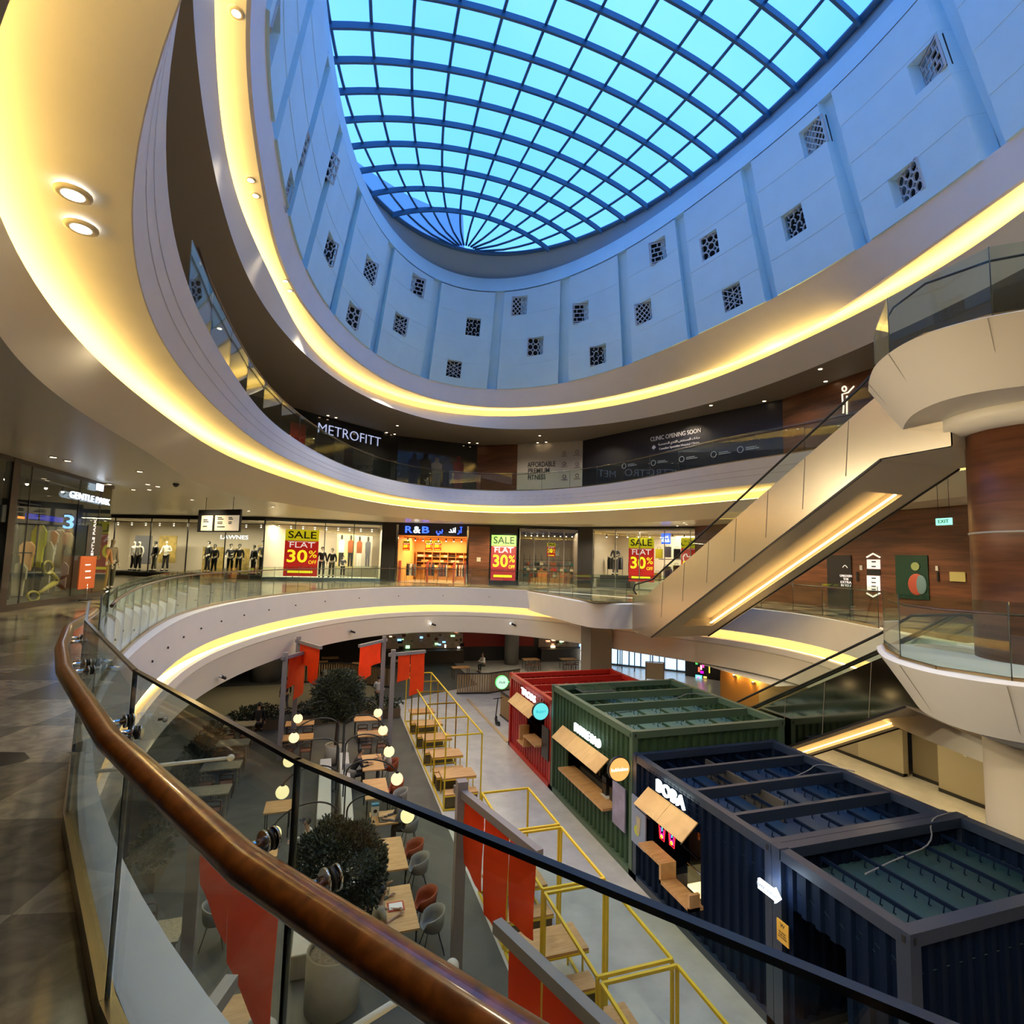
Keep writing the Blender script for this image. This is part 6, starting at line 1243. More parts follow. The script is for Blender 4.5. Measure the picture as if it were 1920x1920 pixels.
W_ = W21[5]; t = thing('fitness_hoarding_print', W_.P(.3, -.03, 7), 'black AFFORDABLE PREMIUM FITNESS lettering with small icons on the white hoarding', 'sign')
for k, s_ in enumerate(('AFFORDABLE', 'PREMIUM', 'FITNESS')): sgn(W_, s_, (1015, 1010, 1006)[k], (871, 883, 895)[k], .36, pblack, 'hoarding_words', '', (52, 40, 33)[k], parent=t, bold=.004)
for px, py in ((1058, 852), (1082, 850), (1058, 872), (1082, 873), (1058, 896), (1082, 894)):
    u, z = W_.hit(px, py, -.03); MB().tube([W_.P(u + .12 * math.cos(2 * PI * k / 8), -.03, z + .1 + .12 * math.sin(2 * PI * k / 8)) for k in range(9)], .02, 4).build('icon', mat('icon_grey', (.2, .15, .13), .5), t); W_.box(MB(), u - .22, u + .22, -.035, -.03, z - .14, z - .10).build('icon_caption', mat('icon_grey', (.2, .15, .13), .5), t)
W_ = W21[6]; pg = mat('print_grey', (.42, .42, .45), .5, emit=(.4, .4, .45), es=.15); t = thing('clinic_hoarding_print', W_.P(2, -.03, 8), 'white CLINIC OPENING SOON lettering with icons on the navy hoarding', 'sign')
sgn(W_, 'CLINIC OPENING SOON', 1265, 816, .26, pg, 'hoarding_words', '', 94, parent=t); sgn(W_, 'Canadian Specialist Hospital Clinics', 1272, 836, .13, pg, 'hoarding_words', '', 75, parent=t); sgn(W_, '\uFE94\uFEF4\uFEBC\uFEBC\uFEA8\uFE98\uFEDF\uFE8D \uFEF1\uFEAA\uFEE8\uFEDC\uFEDF\uFE8D \uFEF0\uFED4\uFEB8\uFE98\uFEB4\uFEE4\uFEDF\uFE8D \uFE95\uFE8D\uFEA9\uFE8E\uFEF4\uFECB', 1272, 827, .13, pg, 'hoarding_arabic', '', parent=t)
u, z = W_.hit(1226, 839, -.03); MB().slab([W_.P(u + x * .16, -.03, z + y * .16) for x, y in ((0, 1), (.3, .5), (.8, .6), (.6, .1), (1, -.2), (.3, -.5), (.08, -.5), (.08, -1), (-.08, -1), (-.08, -.5), (-.3, -.5), (-1, -.2), (-.6, .1), (-.8, .6), (-.3, .5))], W_.n * .01).build('leaf_mark', pg, t)
for px, py in ((1170, 874), (1225, 868), (1278, 861), (1338, 852), (1388, 843)):
    u, z = W_.hit(px, py, -.03); MB().tube([W_.P(u + .16 * math.cos(2 * PI * k / 12), -.03, z + .16 * math.sin(2 * PI * k / 12)) for k in range(13)], .018, 4).build('icon', pg, t)
    for k in range(2): W_.box(MB(), u + .3, u + (1.0 if k else .85), -.035, -.03, z + .04 - .09 * k, z + .075 - .09 * k).build('icon_caption', pg, t)
W_ = W21[7]; t = thing('waving_figure_sign', W_.mid(1585, 745, -.03), 'white outline figure waving on the upper walnut wall', 'sign'); wl = emat('outline_white', (1, .85, .6), .9)
def ol(W, t, pts, q=-.04, r=.035): MB().tube([W.mid(x, y, q) for x, y in pts], r, 5).build('outline', wl, t)
ol(W_, t, [(1583 + 4 * math.cos(2 * PI * k / 12), 729 + 4.5 * math.sin(2 * PI * k / 12)) for k in range(13)]); ol(W_, t, [(1580, 757), (1579, 739), (1590, 736), (1601, 724)]); ol(W_, t, [(1582, 760), (1581, 775)]); ol(W_, t, [(1588, 742), (1588, 777)])
# right wall of the first gallery
WR = Wall((21.4, 28.5), (21.4, 6.0)); struct(WR.box(MB(), 0, WR.L, 0, .2, 0, 4.15), 'wall_right', walnut, 'walnut wall at the right of the first gallery')
WQ = Wall(pts['i'], (21.4, 28.5)); struct(WQ.box(MB(), 0, WQ.L, 0, .2, 0, 4.15), 'wall_far', walnut, 'dark wood wall behind the escalator')
t = thing('lift_door', WR.mid(1573, 1140), 'black lift door with white printed words on the walnut wall', 'door'); WR.rect(1550, 1041, 1598, 1141, -.05).build('door_leaf', black, t)
for k, s_ in enumerate(('UNLEASH', 'THE', 'EXTRA', 'IN YOU')): sgn(WR, s_, 1586, 1080 + k * 6, .10, pwhite, 'door_words', '', (22, 10, 20, 18)[k], parent=t, q=-.07)
ol(WR, t, [(1580 + .8 * k, 1064 - 4 * math.sin(k * .3)) for k in range(12)], -.07, .012)
t = thing('floor_directory', WR.mid(1637, 1120), 'tall white and black floor directory with arrow ends on the walnut wall', 'sign')
for y0, y1, m in ((1049, 1067, pwhite), (1068, 1078, black), (1079, 1108, pwhite)): WR.rect(1625, y0, 1650, y1, -.05).build('directory_panel', m, t)
ol(WR, t, [(1625, 1045), (1637, 1038), (1650, 1045)], -.05); ol(WR, t, [(1625, 1112), (1637, 1119), (1650, 1112)], -.05)
for py in (1052, 1061, 1083, 1091, 1098, 1104): WR.rect(1634, py, 1642, py + 2.5, -.06, .01).build('directory_text', pblack, t)
t = thing('lift_door', WR.mid(1710, 1112), 'dark green lift door with a painted face and round mark', 'door'); WR.rect(1678, 1041, 1742, 1125, -.05).build('door_leaf', mat('door_green', (.006, .035, .02), .4), t)
u, z = WR.hit(1716, 1062, -.07); MB().tube([WR.P(u, -.07, z), WR.P(u, -.08, z)], .16, 20).build('round_mark', mat('mark_olive', (.25, .30, .12), .5), t); u, z = WR.hit(1718, 1096, -.07); m = MB(); m.ball(tuple(WR.P(u, -.06, z)), .36, 16, 12, (.1, .9, 1.15)); m.build('painted_face', mat('face_red', (.35, .06, .03), .6), t); m = MB(); m.ball(tuple(WR.P(u + .18, -.075, z)), .30, 16, 12, (.1, .7, 1.2)); m.build('face_shade', mat('face_blue', (.12, .20, .22), .6), t)
tag(WR.rect(1780, 1072, 1810, 1091, -.05).build('yellow_notice', mat('notice_pale', (.5, .42, .15), .5), None), 'pale yellow framed notice on the walnut wall', 'notice')
for k, (px, lab) in enumerate(((1614, 'small white call panel beside the black lift door'), (1756, 'small white call panel beside the green lift door'))): tag(WR.rect(px - 2.5, 1060 + k, px + 2.5, 1069 + k, -.05).build('lift_intercom', cl['white'], None), lab, 'panel'); tag(WR.rect(px - 9 + k * 9, 1072, px - 5 + k * 9, 1090, -.05).build('lift_button_box', black, None), lab.replace('white call panel', 'black button plate'), 'panel')
t = thing('exit_sign', bz(1770, 970, 4.0), 'hanging green EXIT sign with a running figure near the walnut wall', 'exit sign'); WE = Wall(bz(1758, 977, 3.2).xy if False else (16.4, 12.6), (16.9, 11.2))
pe = bx(1770, 978, 16.6); m = MB(); m.cbox(pe, (.05, .42, .2)); m.build('sign_box', emat('exit_green', (.25, .75, .5), 1.2), t); text('EXIT', .1, mat('exit_dark', (.0, .08, .05), .5), pe + Vector((-.03, 0, 0)), (0, -1, 0), (0, 0, 1), t, 'exit_word'); MB().tube([pe + Vector((0, .15, .1)), pe + Vector((0, .15, 5.08 - pe.z))], .008, 4).tube([pe + Vector((0, -.15, .1)), pe + Vector((0, -.15, 5.08 - pe.z))], .008, 4).build('hanger', black, t)
t = thing('white_side_sign', WR.mid(1828, 966, -.4), 'small white projecting sign high on the walnut wall beside the column', 'sign'); WR.rect(1818, 958, 1850, 978, -.5, .06).build('sign_board', pwhite, t); sgn(WR, 'Washrooms', 1832, 968, .09, pblack, 'sign_words', '', parent=t, q=-.52)
u, z = WR.hit(1834, 968, -.47); MB().tube([WR.P(u, -.47, z), WR.P(u, .0, z)], .02, 6).build('bracket', black, t)
t = thing('outline_figure_sign', WR.mid(1838, 1030, -.05), 'white outline figure on the walnut wall partly behind the column', 'sign'); ol(WR, t, [(1836, 1003 ), (1840, 1001), (1842, 1005)]); ol(WR, t, [(1831, 1030), (1837, 1015), (1843, 1012)]); ol(WR, t, [(1831, 1055), (1837, 1036), (1843, 1034)]); ol(WR, t, [(1842, 1048), (1842, 1062)])
# --- ground level: far counters, doors, right wall
WB = Wall((-8, 43.5), (20.5, 41.2)); struct(WB.box(MB(), 0, WB.L, 0, .3, GR, -2.55), 'wall_counter', mat('counter_dark', (.035, .033, .033), .6), 'dark food counter wall at the far end')
random.seed(31)
def stall(px0, px1, lab, n=40, sd=3):
    (a, zt_), (b, _) = WB.hit(px0, 1190), WB.hit(px1, 1190); t = thing('food_counter', WB.P(a, -.6, GR), lab, 'counter'); WB.box(MB(), a, b, -.9, -.1, GR, GR + .95).build('counter_front', mat('counter_front', (.07, .065, .06), .6), t); WB.box(MB(), a, b, -.06, -.02, GR + 1.0, -2.75).build('back_panel', mat('stall_back', (.05, .03, .02), .6, noise=.8, nscale=3, emit=(.5, .3, .15), es=.05), t)
    random.seed(sd); cs = [(1, .75, .4), (1, .3, .15), (.2, .5, 1), (1, .9, .7), (.3, .7, .3)]
    for k in range(n):
        u = random.uniform(a + .2, b - .2); z = random.uniform(GR + 1.0, -3.0); w_ = random.uniform(.08, .35); c = random.randrange(5)
        WB.box(MB(), u, u + w_, -.5, -.3, z, z + random.uniform(.05, .22)).build(('menu_light', 'jar', 'utensil')[k % 3], emat('stall_%d' % c, cs[c], 1.8) if k % 3 == 0 else [cl['rust'], cl['white'], cl['stone'], cl['black'], cl['olive']][c], t)
stall(722, 868, 'dark food counter with lit screens, left one at the far end', 60, 3); stall(1010, 1092, 'dark food counter with lit screens, right one at the far end', 45, 4)
u, z = WB.hit(865, 1215); tag(WB.box(MB(), u + .1, WB.hit(1000, 1215)[0], -.1, -.02, GR + 1.1, -2.7).build('red_hoarding', mat('hoarding_red', (.30, .02, .015), .5), None), 'dark red hoarding between the far food counters', 'hoarding')
t = thing('lit_menu_boards', WB.mid(1097, 1220, -1), 'three stacked lit white menu boards beside the square column', 'sign'); PY = bz(1097, 1250, GR)
for y0, y1 in ((1199, 1210), (1212, 1219), (1221, 1238)): WB.rect(1089, y0, 1106, y1, -1.2, .06).build('menu_board', emat('menu_white', (1, .95, .8), 2.2), t)
for py in (1206, 1226, 1231): WB.rect(1093, py, 1102, py + 2, -1.23, .02).build('menu_line', black, t)
def slatwall(pts_, lab):
    t = thing('slatted_screen', (pts_[0][0], pts_[0][1], GR), lab, 'screen'); m = MB(); fr = MB()
    for a, b in zip(pts_, pts_[1:]):
        a, b = Vector((a[0], a[1], GR)), Vector((b[0], b[1], GR)); n = int((b - a).length / .14); d = (b - a) / n
        for k in range(n): m.tube([a + d * (k + .5), a + d * (k + .5) + Vector((0, 0, 1.15))], .055, 5, False)
        fr.bar(a + Vector((0, 0, 1.17)), b + Vector((0, 0, 1.17)), .12, .05); fr.bar(a + Vector((0, 0, .04)), b + Vector((0, 0, .04)), .12, .08)
    m.build('slats', slatw, t); fr.build('frame', black, t)
slatwall([(-2.5, 36.9), (.8, 36.6), (3.9, 34.2)], 'curved slatted wooden screen behind the banners'); slatwall([(7.35, 32.0), (9.2, 31.7), (11.5, 32.6)], 'slatted wooden screen left of the red kiosk')
slatwall([(8.6, 27.2), (8.7, 25.4)], 'short slatted wooden screen beside the scooter')
for i, (x, y, rz) in enumerate(((2.2, 38.5, 0), (4.9, 39.0, .2), (-.5, 39.5, 0), (5.4, 37.2, 0), (8.5, 36.0, 0), (14.2, 38.0, 0), (17.0, 37.6, 0), (9.9, 26.6, 0), (0.2, 41, 0))): place(lt, USED, (x, y, GR), rz, 'small far table ' + ['beside the curved slatted screen', 'second behind the banners', 'left behind the curved screen', 'in the passage right of the yellow frames', 'behind the straight slatted screen', 'right of the grey round column', 'under the lit menu boards', 'beside the red kiosk and scooter', 'far left before the food counter'][i])
k = 0
for x, y in ((2.2, 38.5), (4.9, 39.0), (5.4, 37.2), (14.2, 38.0), (17.0, 37.6), (9.9, 26.6)):
    for s in (-1, 1):
        place(wch, USED, (x + s * .3, y - .62, GR), 0, 'dark chair at the far table %s, %s side' % (['beside the curved screen', 'second behind the banners', 'in the passage', 'right of the round column', 'under the menu boards', 'beside the scooter'][k // 2], 'left' if s < 0 else 'right')); k += 1
t = thing('kick_scooter', (8.0, 26.2, GR), 'black kick scooter leaning by the short slatted screen', 'scooter'); m = MB(); m.bar((7.9, 25.6, GR + .12), (8.1, 26.4, GR + .12), .14, .04); m.build('deck', black, t); MB().tube([(8.1, 26.45, GR + .1), (8.15, 26.3, GR + 1.1)], .03, 8).tube([(7.9, 26.25, GR + 1.1), (8.4, 26.35, GR + 1.1)], .025, 8).build('stem', black, t)
for y in (25.55, 26.5): MB().tube([(7.97 + (y - 25.5) * .15, y, GR + .1), (8.03 + (y - 25.5) * .15, y, GR + .1)], .10, 14).build('wheel', rubber, t)
MB().box((7.62, 23.2, GR), (7.75, 30.6, GR + .05)).build('floor_strip', mat('strip_beige', (.5, .36, .2), .5), None); tag(sc.objects['floor_strip'], 'beige threshold strip along the walkway beyond the red kiosk', 'strip')
# revolving doors and daylight outside
WO = Wall((20.7, 38.6), (25.3, 34.4)); struct(MB().obox((20.5, 43, GR), (.2, -4.3, 0), (.3, 0, 0), (0, 0, 3.6)), 'wall_entrance', mat('counter_dark', (.035, .033, .033), .6), 'dark wall beside the entrance doors'); t = thing('entrance_doors', WO.P(0, 0, GR), 'glazed entrance doors with arrows and a revolving drum, bright daylight outside', 'door')
WO.box(MB(), 0, WO.L, .8, .84, GR + .02, -2.6).build('daylight_glass', emat('daylight', (.42, .68, 1), 1.5), t); m = MB()
for k in range(8): u = WO.L * k / 7; WO.box(m, u - .04, u + .04, .1, .3, GR, -2.6)
WO.box(m, 0, WO.L, .1, .3, GR, GR + .12); WO.box(m, 0, WO.L, .1, .3, GR + 2.4, GR + 2.55); m.build('door_frames', mat('door_steel', (.12, .12, .13), .3, .8), t)
c = WO.P(2.6, 0, GR); m = MB(); m.lathe([(1.5, 2.45), (1.5, 2.7)], 30, tuple(c), cap=False)
for k in range(8): a = 2 * PI * k / 8; m.tube([c + Vector((1.5 * math.cos(a), 1.5 * math.sin(a), 0)), c + Vector((1.5 * math.cos(a), 1.5 * math.sin(a), 2.5))], .04, 6)
m.build('revolving_frame', mat('door_steel', (.12, .12, .13), .3, .8), t); m = MB()
for u, s in ((1.9, 1), (3.3, -1)):
    a = WO.P(u, -.1, GR + 1.9); m.slab([a + WO.d * x * s + Vector((0, 0, y)) for x, y in ((-.5, -.09), (.2, -.09), (.2, -.2), (.5, 0), (.2, .2), (.2, .09), (-.5, .09))], WO.n * .02)
m.build('arrow_print', mat('arrow_grey', (.06, .08, .11), .5), t)
t = thing('standing_board', (20.0, 30.6, GR), 'standing grey notice board behind the green kiosk', 'board'); m = MB(); m.bar((19.7, 31.3, GR), (19.7, 31.3, GR + 1.6), .06).bar((20.7, 30.8, GR), (20.7, 30.8, GR + 1.6), .06).bar((19.7, 31.3, GR + 1.6), (20.7, 30.8, GR + 1.6), .06); m.build('frame', greysteel, t); MB().obox((19.72, 31.28, GR + .5), (.95, -.48, 0), (.02, .04, 0), (0, 0, 1.05)).build('board_face', mat('board_grey', (.3, .3, .32), .5), t)
# neon poster wall
WN = Wall((24.6, 33.6), (26.6, 30.9)); struct(WN.box(MB(), -.2, WN.L + 3.6, 0, .2, GR, -2.6), 'wall_neon', black, 'black wall behind the neon poster')
t = thing('neon_poster', WN.mid(1318, 1260), 'black poster glowing with colourful neon lollipop and sweets', 'sign'); WN.rect(1303, 1229, 1332, 1281, -.04).build('board', black, t)
def nb_(nm, x0, y0, x1, y1, c, s): WN.rect(x0, y0, x1, y1, -.07, .02).build(nm, emat('np_' + nm, c, s), t)
nb_('blue_bar', 1308, 1230, 1326, 1236, (.02, .02, 1), 2.5); nb_('green_oval', 1304, 1238, 1308, 1246, (.05, .8, .1), 1.5)
for k in range(5): x = 1309 + k * 4; y = 1256 - k * 4.0; nb_('sweet_%s' % ('a', 'b', 'c', 'd', 'e')[k], x, y - 5, x + 3, y + 4, [(1, .1, .05), (1, .35, .4), (1, .05, .3), (1, .5, .5), (.6, .9, .9)][k], 2)
nb_('cyan_square', 1304, 1265, 1316, 1278, (.1, .8, .8), 1.8); nb_('magenta_square', 1307, 1268, 1313, 1275, (.8, .0, .6), 2.2); nb_('violet_drop', 1313, 1258, 1319, 1263, (.7, .0, .8), 1.5); nb_('amber_drop', 1319, 1268, 1325, 1272, (1, .6, .1), 1.8); nb_('yellow_bar', 1329, 1246, 1331, 1262, (.9, .8, .05), 1.5)
# ochre wall with sconces, brown and beige wall along the right passage
WC = Wall((21.4, 28.5), (21.4, 5.5)); och_ = mat('ochre_wall', (.22, .12, .035), .6); bei = mat('beige_wall', (.36, .32, .23), .7)
def seg_wall(u0, u1, mu, ml, q=0, zs=GR + 1.75):
    struct(WC.box(MB(), u0, u1, q, q + .25, zs, -2.55), 'wall_right', mu, 'ochre upper part of the right passage wall'); struct(WC.box(MB(), u0, u1, q - .02, q + .25, GR, zs), 'wall_right', ml, 'beige lower part of the right passage wall'); struct(WC.box(MB(), u0, u1, q - .05, q + .2, GR, GR + .12), 'baseboard_right', black, 'black skirting of the right passage wall')
def cu(px): return WC.hit(px, 1420)[0]
seg_wall(cu(1352), cu(1425), och_, och_, 0); seg_wall(cu(1425), cu(1610), mat('grey_wall', (.25, .22, .17), .6), mat('grey_wall', (.25, .22, .17), .6), 0); seg_wall(cu(1610), cu(1694), och_, bei); seg_wall(cu(1694), cu(1759), mat('recess_wall', (.20, .17, .11), .5), mat('recess_wall', (.20, .17, .11), .5), .5); seg_wall(cu(1759), WC.L, och_, bei)
struct(MB().box((15.5, 16, -2.56), (21.4, 28, -2.555)), 'ceiling', ceilw, 'ceiling over the right passage')
t = thing('white_switch_plate', WC.mid(1810, 1414, -.03), 'small white plate on the ochre wall near the cream column', 'plate'); WC.rect(1806, 1408, 1813, 1420, -.04, .03).build('plate', cl['white'], t)
for k, (x, y) in enumerate(((1376, 1268), (1412, 1281))):
    p = WC.mid(x, y, -.12); t = thing('wall_sconce', p, 'small wall lamp throwing amber light on the ochre wall, %s one' % ('left' if k == 0 else 'right'), 'lamp'); m = MB(); m.cbox(p, (.08, .10, .14)); m.build('lamp_body', chrome, t); MB().cbox(p + Vector((0, 0, .08)), (.07, .09, .02)).build('lamp_glow', lens, t); l = bpy.data.lights.new('sconce_light', 'POINT'); l.energy = 60; l.color = (1, .50, .08); l.shadow_soft_size = .05; lo = bpy.data.objects.new('sconce_light', l); COL.objects.link(lo); lo.location = p + Vector((-.12, 0, .15))
# ---------------------------------------------------------------- people
def person(lab, x, y, z, rz, **kw):
    o = figure('person', lab, 'person', **kw); o.location = (x, y, z); o.rotation_euler = (0, 0, rz); return o
person('person in a pale shirt seated at the nearest oak table, reaching over it', 1.17, 11.72, GR, -PI / 2, pose='sit', top='stone', bottom='black', hair='long', arms='table', top_long=False)
person('person beside the near table with a patterned sleeve and raised hand', 1.08, 12.45, GR, -PI / 2 - .1, pose='sit', top='olive', bottom='black', hair='long', arms='up')
person('person in a grey sweater bent over a laptop at the small oak table', 2.38, 15.85, GR, PI / 2, pose='sitlean', top='grey', bottom='black', hair='short', arms='table')
person('person in black seated on the left of the oak table, looking at a phone', 1.0, 20.0, GR, -PI / 2, pose='sitlean', top='black', bottom='black', hair='short', arms='table')
person('person in white with dark hair seated on the right of the oak table', 2.32, 20.35, GR, PI / 2, pose='sit', top='white', bottom='grey', hair='long', arms='up', top_long=False)
person('person in a white shirt and blue jeans sitting on the pale bench, facing left', .02, 15.2, GR - .02, PI / 2, pose='sitlean', top='white', bottom='jeans', hair='short', arms='table', cap=True)
person('person in a white shirt and black trousers walking behind the planters', 2.62, 29.6, GR, -.7, pose='walk', top='white', bottom='black', hair='short', arms='mid')
person('dim person in blue walking behind the left of the tree', -.2, 31.2, GR, .5, pose='walk', top='jeans', bottom='black', hair='short')
person('dim person in dark clothes walking behind the left banner', -1.9, 30.2, GR, .3, pose='walk', top='black', bottom='grey', hair='short')
person('person dressed in black standing near the neon poster', 24.4, 28.5, GR, 2.2, pose='stand', top='black', bottom='black', hair='short', arms='mid')
person('person in a white shirt seated far back left of the round column', 10.6, 37.8, GR, 2.0, pose='sit', top='white', bottom='black', hair='short', arms='table')
person('person in a dark coat seated beside the kick scooter', 9.1, 26.3, GR, -.9, pose='sitlean', top='black', bottom='black', hair='short', arms='table')
person('person in white seated behind the far banner', 3.4, 35.6, GR, 1.0, pose='sit', top='white', bottom='black', hair='short', arms='table')
person('person in a cream shirt seated at the bottom left beside the near planter', -.5, 9.6, GR, 2.6, pose='sitlean', top='cream', bottom='olive', hair='short', arms='table', cap=True)
person('person with dark hair seated at the far end of the leafy planter', -2.75, 26.85, GR, 0, pose='sit', top='black', bottom='black', hair='short', arms='down')
for a in (150, 175, 200, 225, 250):  # added fill spots, brighten the right landing and escalator
    p = rp3('L2b', math.radians(a), 4.96, .12); spot(p, 560, (1, .86, .60), 70, .6, .12, aim=(13.5, 9.5 + (a - 200) * .03, -1.5))
for a in (195, 225, 245):  # narrow fill beams added only to lift the lower right landing
    p = rp3('L2b', math.radians(a), 4.96, .12); spot(p, 620, (1, .86, .60), 34, .6, .12, aim=(11.0, 7.5, -2))
def ring_in(px, py, z, ext=1.0): p = bz(px, py, z); return p
p = rp3('L2t', math.atan2(bz(325, 470, 6.9).y - CY, bz(325, 470, 6.9).x - CX), 6.0, .9)
person('dark figure leaning at the glass of the second gallery at the left', p.x, p.y, 6.0, -PI / 2, pose='stand', top='black', bottom='black', hair='short', arms='mid')
for x, y, rz in ((1.02, 12.0, 0), (.98, 12.6, 0)): pass
tag(MB().box((.75, 11.6, GR), (1.2, 12.95, GR + .42)).build('low_bench', pale, None, (.75, 11.6, GR)), 'pale seat block under the two people at the nearest table', 'bench')
t = thing('mobile_phone', (1.45, 20.0, GR + .8), 'small dark phone held over the oak table by the person in black', 'phone'); MB().cbox((1.42, 20.0, GR + .83), (.14, .07, .012)).build('phone_body', black, t)

# ---------------------------------------------------------------- downlights
CNT = {}
def fixture(px, py, z, lab, r=.09, m=lens):
    CNT[lab] = CNT.get(lab, 0) + 1; lab = lab.replace('round downlight', (['first', 'second', 'third', 'fourth', 'fifth', 'sixth', 'seventh', 'eighth', 'ninth', 'tenth'][CNT[lab] - 1]) + ' downlight') + ', from the left'
    p = bz(px, py, z - .01); t = thing('downlight', p, lab, 'downlight', 'recessed downlights'); MB().lathe([(r * .55, 0), (r, -.015), (r * 1.25, -.005), (r * 1.25, .02)], 16, tuple(p), cap=False).build('trim_ring', mat('ring_white', (.6, .55, .45), .4), t); MB().lathe([(r * .75, -.012), (r * .75, -.002)], 14, tuple(p)).build('lens', m, t); return p
G1 = 'round downlight in the ceiling of the first gallery, one of the row nearest the left shop'
left = [(100, 857), (127, 864), (262, 884), (178, 904), (205, 908), (277, 908), (280, 918), (296, 912), (360, 937), (250, 918)]
for q in sorted(left): fixture(*q, 4.15, 'round downlight in the gallery ceiling outside the near left shop')
for q in sorted([(512, 950), (466, 958), (450, 966), (754, 981), (774, 982)]): fixture(*q, 4.15, 'round downlight in the gallery ceiling before the far left windows')
for q in sorted([(940, 990), (955, 990), (1110, 991), (1128, 991), (1270, 986), (1287, 983), (1283, 980)]): fixture(*q, 4.15, 'round downlight in the gallery ceiling before the far right shops')
for q in sorted([(532, 775), (545, 775), (561, 774), (615, 779), (630, 783), (725, 811), (740, 814), (745, 798)]): fixture(*q, 10.1, 'round downlight in the upper gallery ceiling near the METROFITT sign')
for q in sorted([(880, 830), (895, 831), (1008, 830), (1024, 829), (1012, 817), (1138, 819), (1153, 818), (1270, 797), (1290, 793)]): fixture(*q, 10.1, 'round downlight in the upper gallery ceiling over the hoardings')
for q in sorted([(1333, 760), (1452, 756), (1433, 752), (1538, 692), (1548, 715), (412, 616)]): fixture(*q, 10.1, 'round downlight in the upper gallery ceiling at its two ends', .1)
for q in sorted([(137, 365), (152, 428)]): fixture(*q, 5.06, 'round downlight, large, in the glowing lower soffit', .12, wlens)
for q in sorted([(443, 25), (470, 338), (479, 367), (535, 527), (543, 545)]): fixture(*q, 11.36, 'round downlight in the glowing upper soffit on the left', .10, wlens)
# gallery light
W_ = (1, .80, .46)
for x, y in ((-6.2, 9.5), (-6.2, 17.5), (-6.2, 21.5), (-5.6, 26), (-4.2, 30)): spot((x, y, 4.08), 60 if y < 12 else 130 if y < 20 else 480, (1, .82, .50), 130, r=.2)
for x, y in ((-1.5, 33.2), (2.5, 35.2), (6.8, 35.8), (11, 34.5), (15, 32), (18.2, 28)): spot((x, y, 4.08), 800, (1, .82, .52), 140)
for y in (24, 19.5, 15, 10.5): spot((19.3, y, 4.08), 420, W_, 130)
for k in range(12):
    a = 2 * PI * (k + .5) / 12; p = rp3('L3b', a, 11.3, .12); spot(p, 560, (1, .88, .66), 100, .7, .15, aim=(CX + (p.x - CX) * .45, CY + (p.y - CY) * .45, GR))
for k in range(12):
    a = 2 * PI * k / 12; p = rp3('L2b', a, 5.0, .45); spot(p, 420 if not 150 < math.degrees(a) < 280 else 40, (1, .84, .56), 160, .4, .15)
for x, y in ((-4.6, 25), (-1.5, 31), (3, 34.6), (7.5, 35.6), (11.6, 34), (15.2, 31), (18.2, 25.5), (19.2, 19.5)): spot((x, y, 10.02), 210, (1, .80, .52), 140)
# ground level under the gallery
for x, y in ((18.3, 24), (18.3, 19), (18.6, 14.5), (18.8, 10)): spot((x, y, -2.62), 300, (1, .74, .36), 140)
for x, y in ((6, 35), (12, 36), (1, 36), (-4, 33), (-5.5, 27), (21.5, 33), (16, 33)): spot((x, y, -2.62), 170, (1, .84, .60), 140)
for x, y in ((4.8, 31.4), (8.5, 31.4)): spot((x, y, -1.75), 520, (1, .78, .55), 130, aim=(5.5, 25, GR))
for x, y, ax in ((-2.2, 23.5, 0), (-3.2, 14.5, -1.5), (1.2, 27.5, 1.5)): spot((x, y, -2.1), 150, (1, .72, .42), 130, aim=(ax + 1, y - 3, GR))
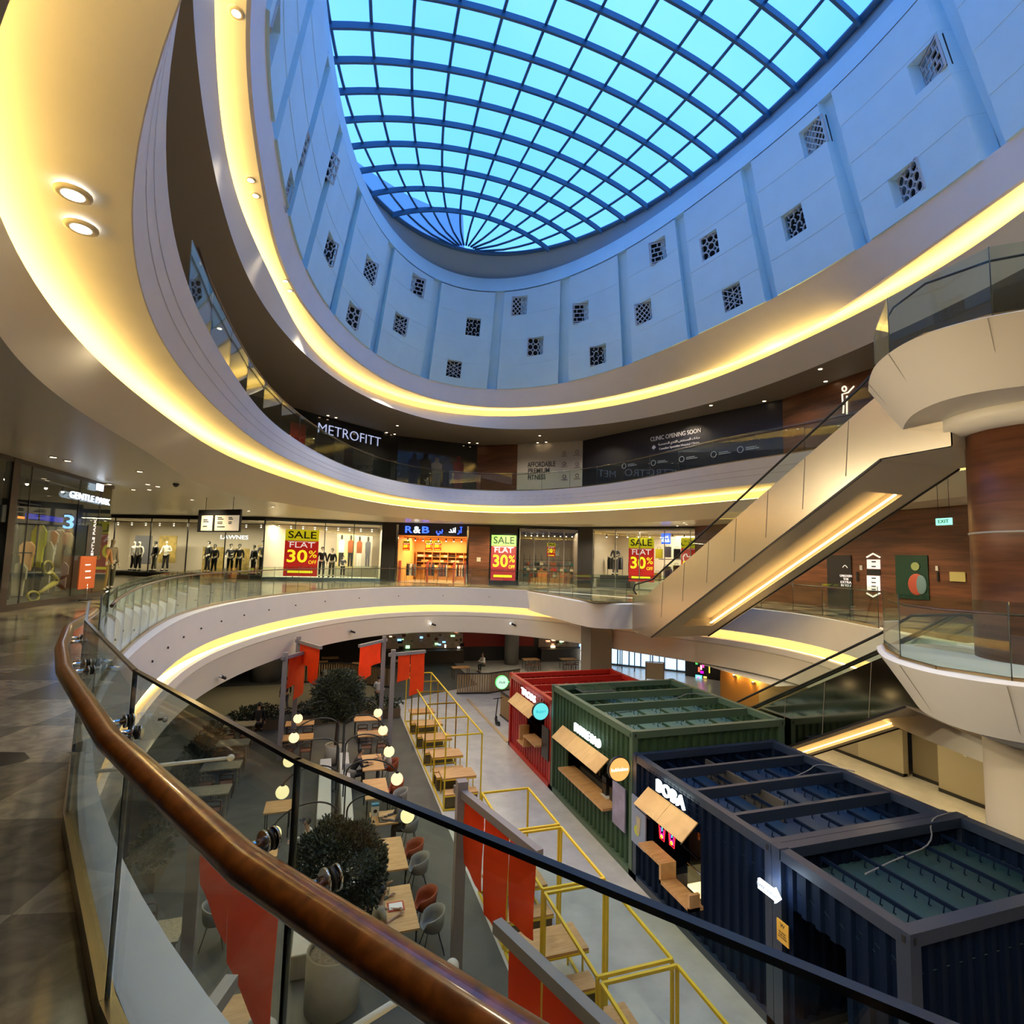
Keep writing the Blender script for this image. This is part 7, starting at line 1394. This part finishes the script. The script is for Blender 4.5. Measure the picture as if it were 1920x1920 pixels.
# adjustable spotlights fixed to the lower band
for px, py, lab in ((660, 1186, 'black adjustable spotlight on the band under the first gallery, right one'), (412, 1268, 'black adjustable spotlight on the band under the first gallery, middle one'), (295, 1350, 'black adjustable spotlight on the band under the first gallery, left one'), (812, 1170, 'bright bare spotlight on the far band, left one'), (962, 1170, 'bright bare spotlight on the far band, right one')):
    best = None
    for k in range(700):
        tt = math.radians(60) + math.radians(150) * k / 700; q = rp3('L1', tt, -2.05, .05); v = q - EYE; zc = v.dot(FW); X_ = 960 + F * v.dot(RT) / zc
        if best is None or abs(X_ - px) < best[0]: best = (abs(X_ - px), q, tt)
    q = best[1]; tt = best[2]; n = Vector((-math.cos(tt), -math.sin(tt), 0)); zc = (q - EYE).dot(FW); z = bx(px, py, q.x).z if abs(q.x) > 1 else q.z; z = max(-2.4, min(-1.7, z)); q.z = z
    t = thing('adjustable_spotlight', q, lab, 'spotlight'); MB().tube([q, q + n * .12], .03, 8).build('mount', black, t); side = n.cross(Vector((0, 0, 1))); MB().tube([q + n * .12 - side * .12 + Vector((0, 0, -.06)), q + n * .16 + side * .16 + Vector((0, 0, .05))], .05, 12).build('head', black, t); MB().ball(q + n * .16 + side * .18 + Vector((0, 0, .05)), .045, 10, 8).build('lamp_face', wlens if 'bare' in lab else cl['white'], t)
# smoke detectors and small things of the ceiling
for k, (px, py) in enumerate(((330, 907), (420, 962), (560, 812))):
    p = bz(px, py, 4.14 if k < 2 else 10.09); t = thing('dome_camera', p, ['small round sensor under the ceiling near the direction sign', 'small dome camera right of the direction sign', 'small dome camera under the upper gallery ceiling'][k], 'sensor'); MB().lathe([(.10, 0), (.10, -.04), (.06, -.10), (.01, -.12)], 16, tuple(p)).build('dome', black, t)
for y in (15.5, 19, 22.5):
    p = WG.P(y - 12.5, 1.4, 3.9); spot(p, 150, (1, .88, .62), 120, .6, .1)
for k in range(13):
    a = math.radians(196 - k * 9.5); p = rp3('L1', a, -.42, -.01); n = Vector((-math.cos(a), -math.sin(a), 0))
    tag(MB().tube([p, p + n * .03], .026, 8).build('sprinkler_nozzle', black, None, p), 'small dark nozzle on the first gallery edge, %s counted from the left' % ['first', 'second', 'third', 'fourth', 'fifth', 'sixth', 'seventh', 'eighth', 'ninth', 'tenth', 'eleventh', 'twelfth', 'thirteenth'][k], 'nozzle', 'nozzles along the gallery edge')
# fine joints between the boards of the upper landing
for z, lab in ((6.0, 'upper'), (0.0, 'lower')):
    for k, i in enumerate((9, 22, 34)):
        a = LOBE[i]; b = a + (Vector((13.6, 7)) - a) * .22; d = (Vector((a.x - 13.6, a.y - 7)).normalized()) * .003
        tag(MB().bar((a.x + d.x, a.y + d.y, z - .02), (b.x + d.x, b.y + d.y, z - 1.0), .012).build('panel_joint', mat('joint_grey', (.35, .32, .27), .6), None, (a.x, a.y, z)), 'thin joint line on the rounded %s landing, %s from the escalator' % (lab, ['first', 'second', 'third'][k]), 'joint')
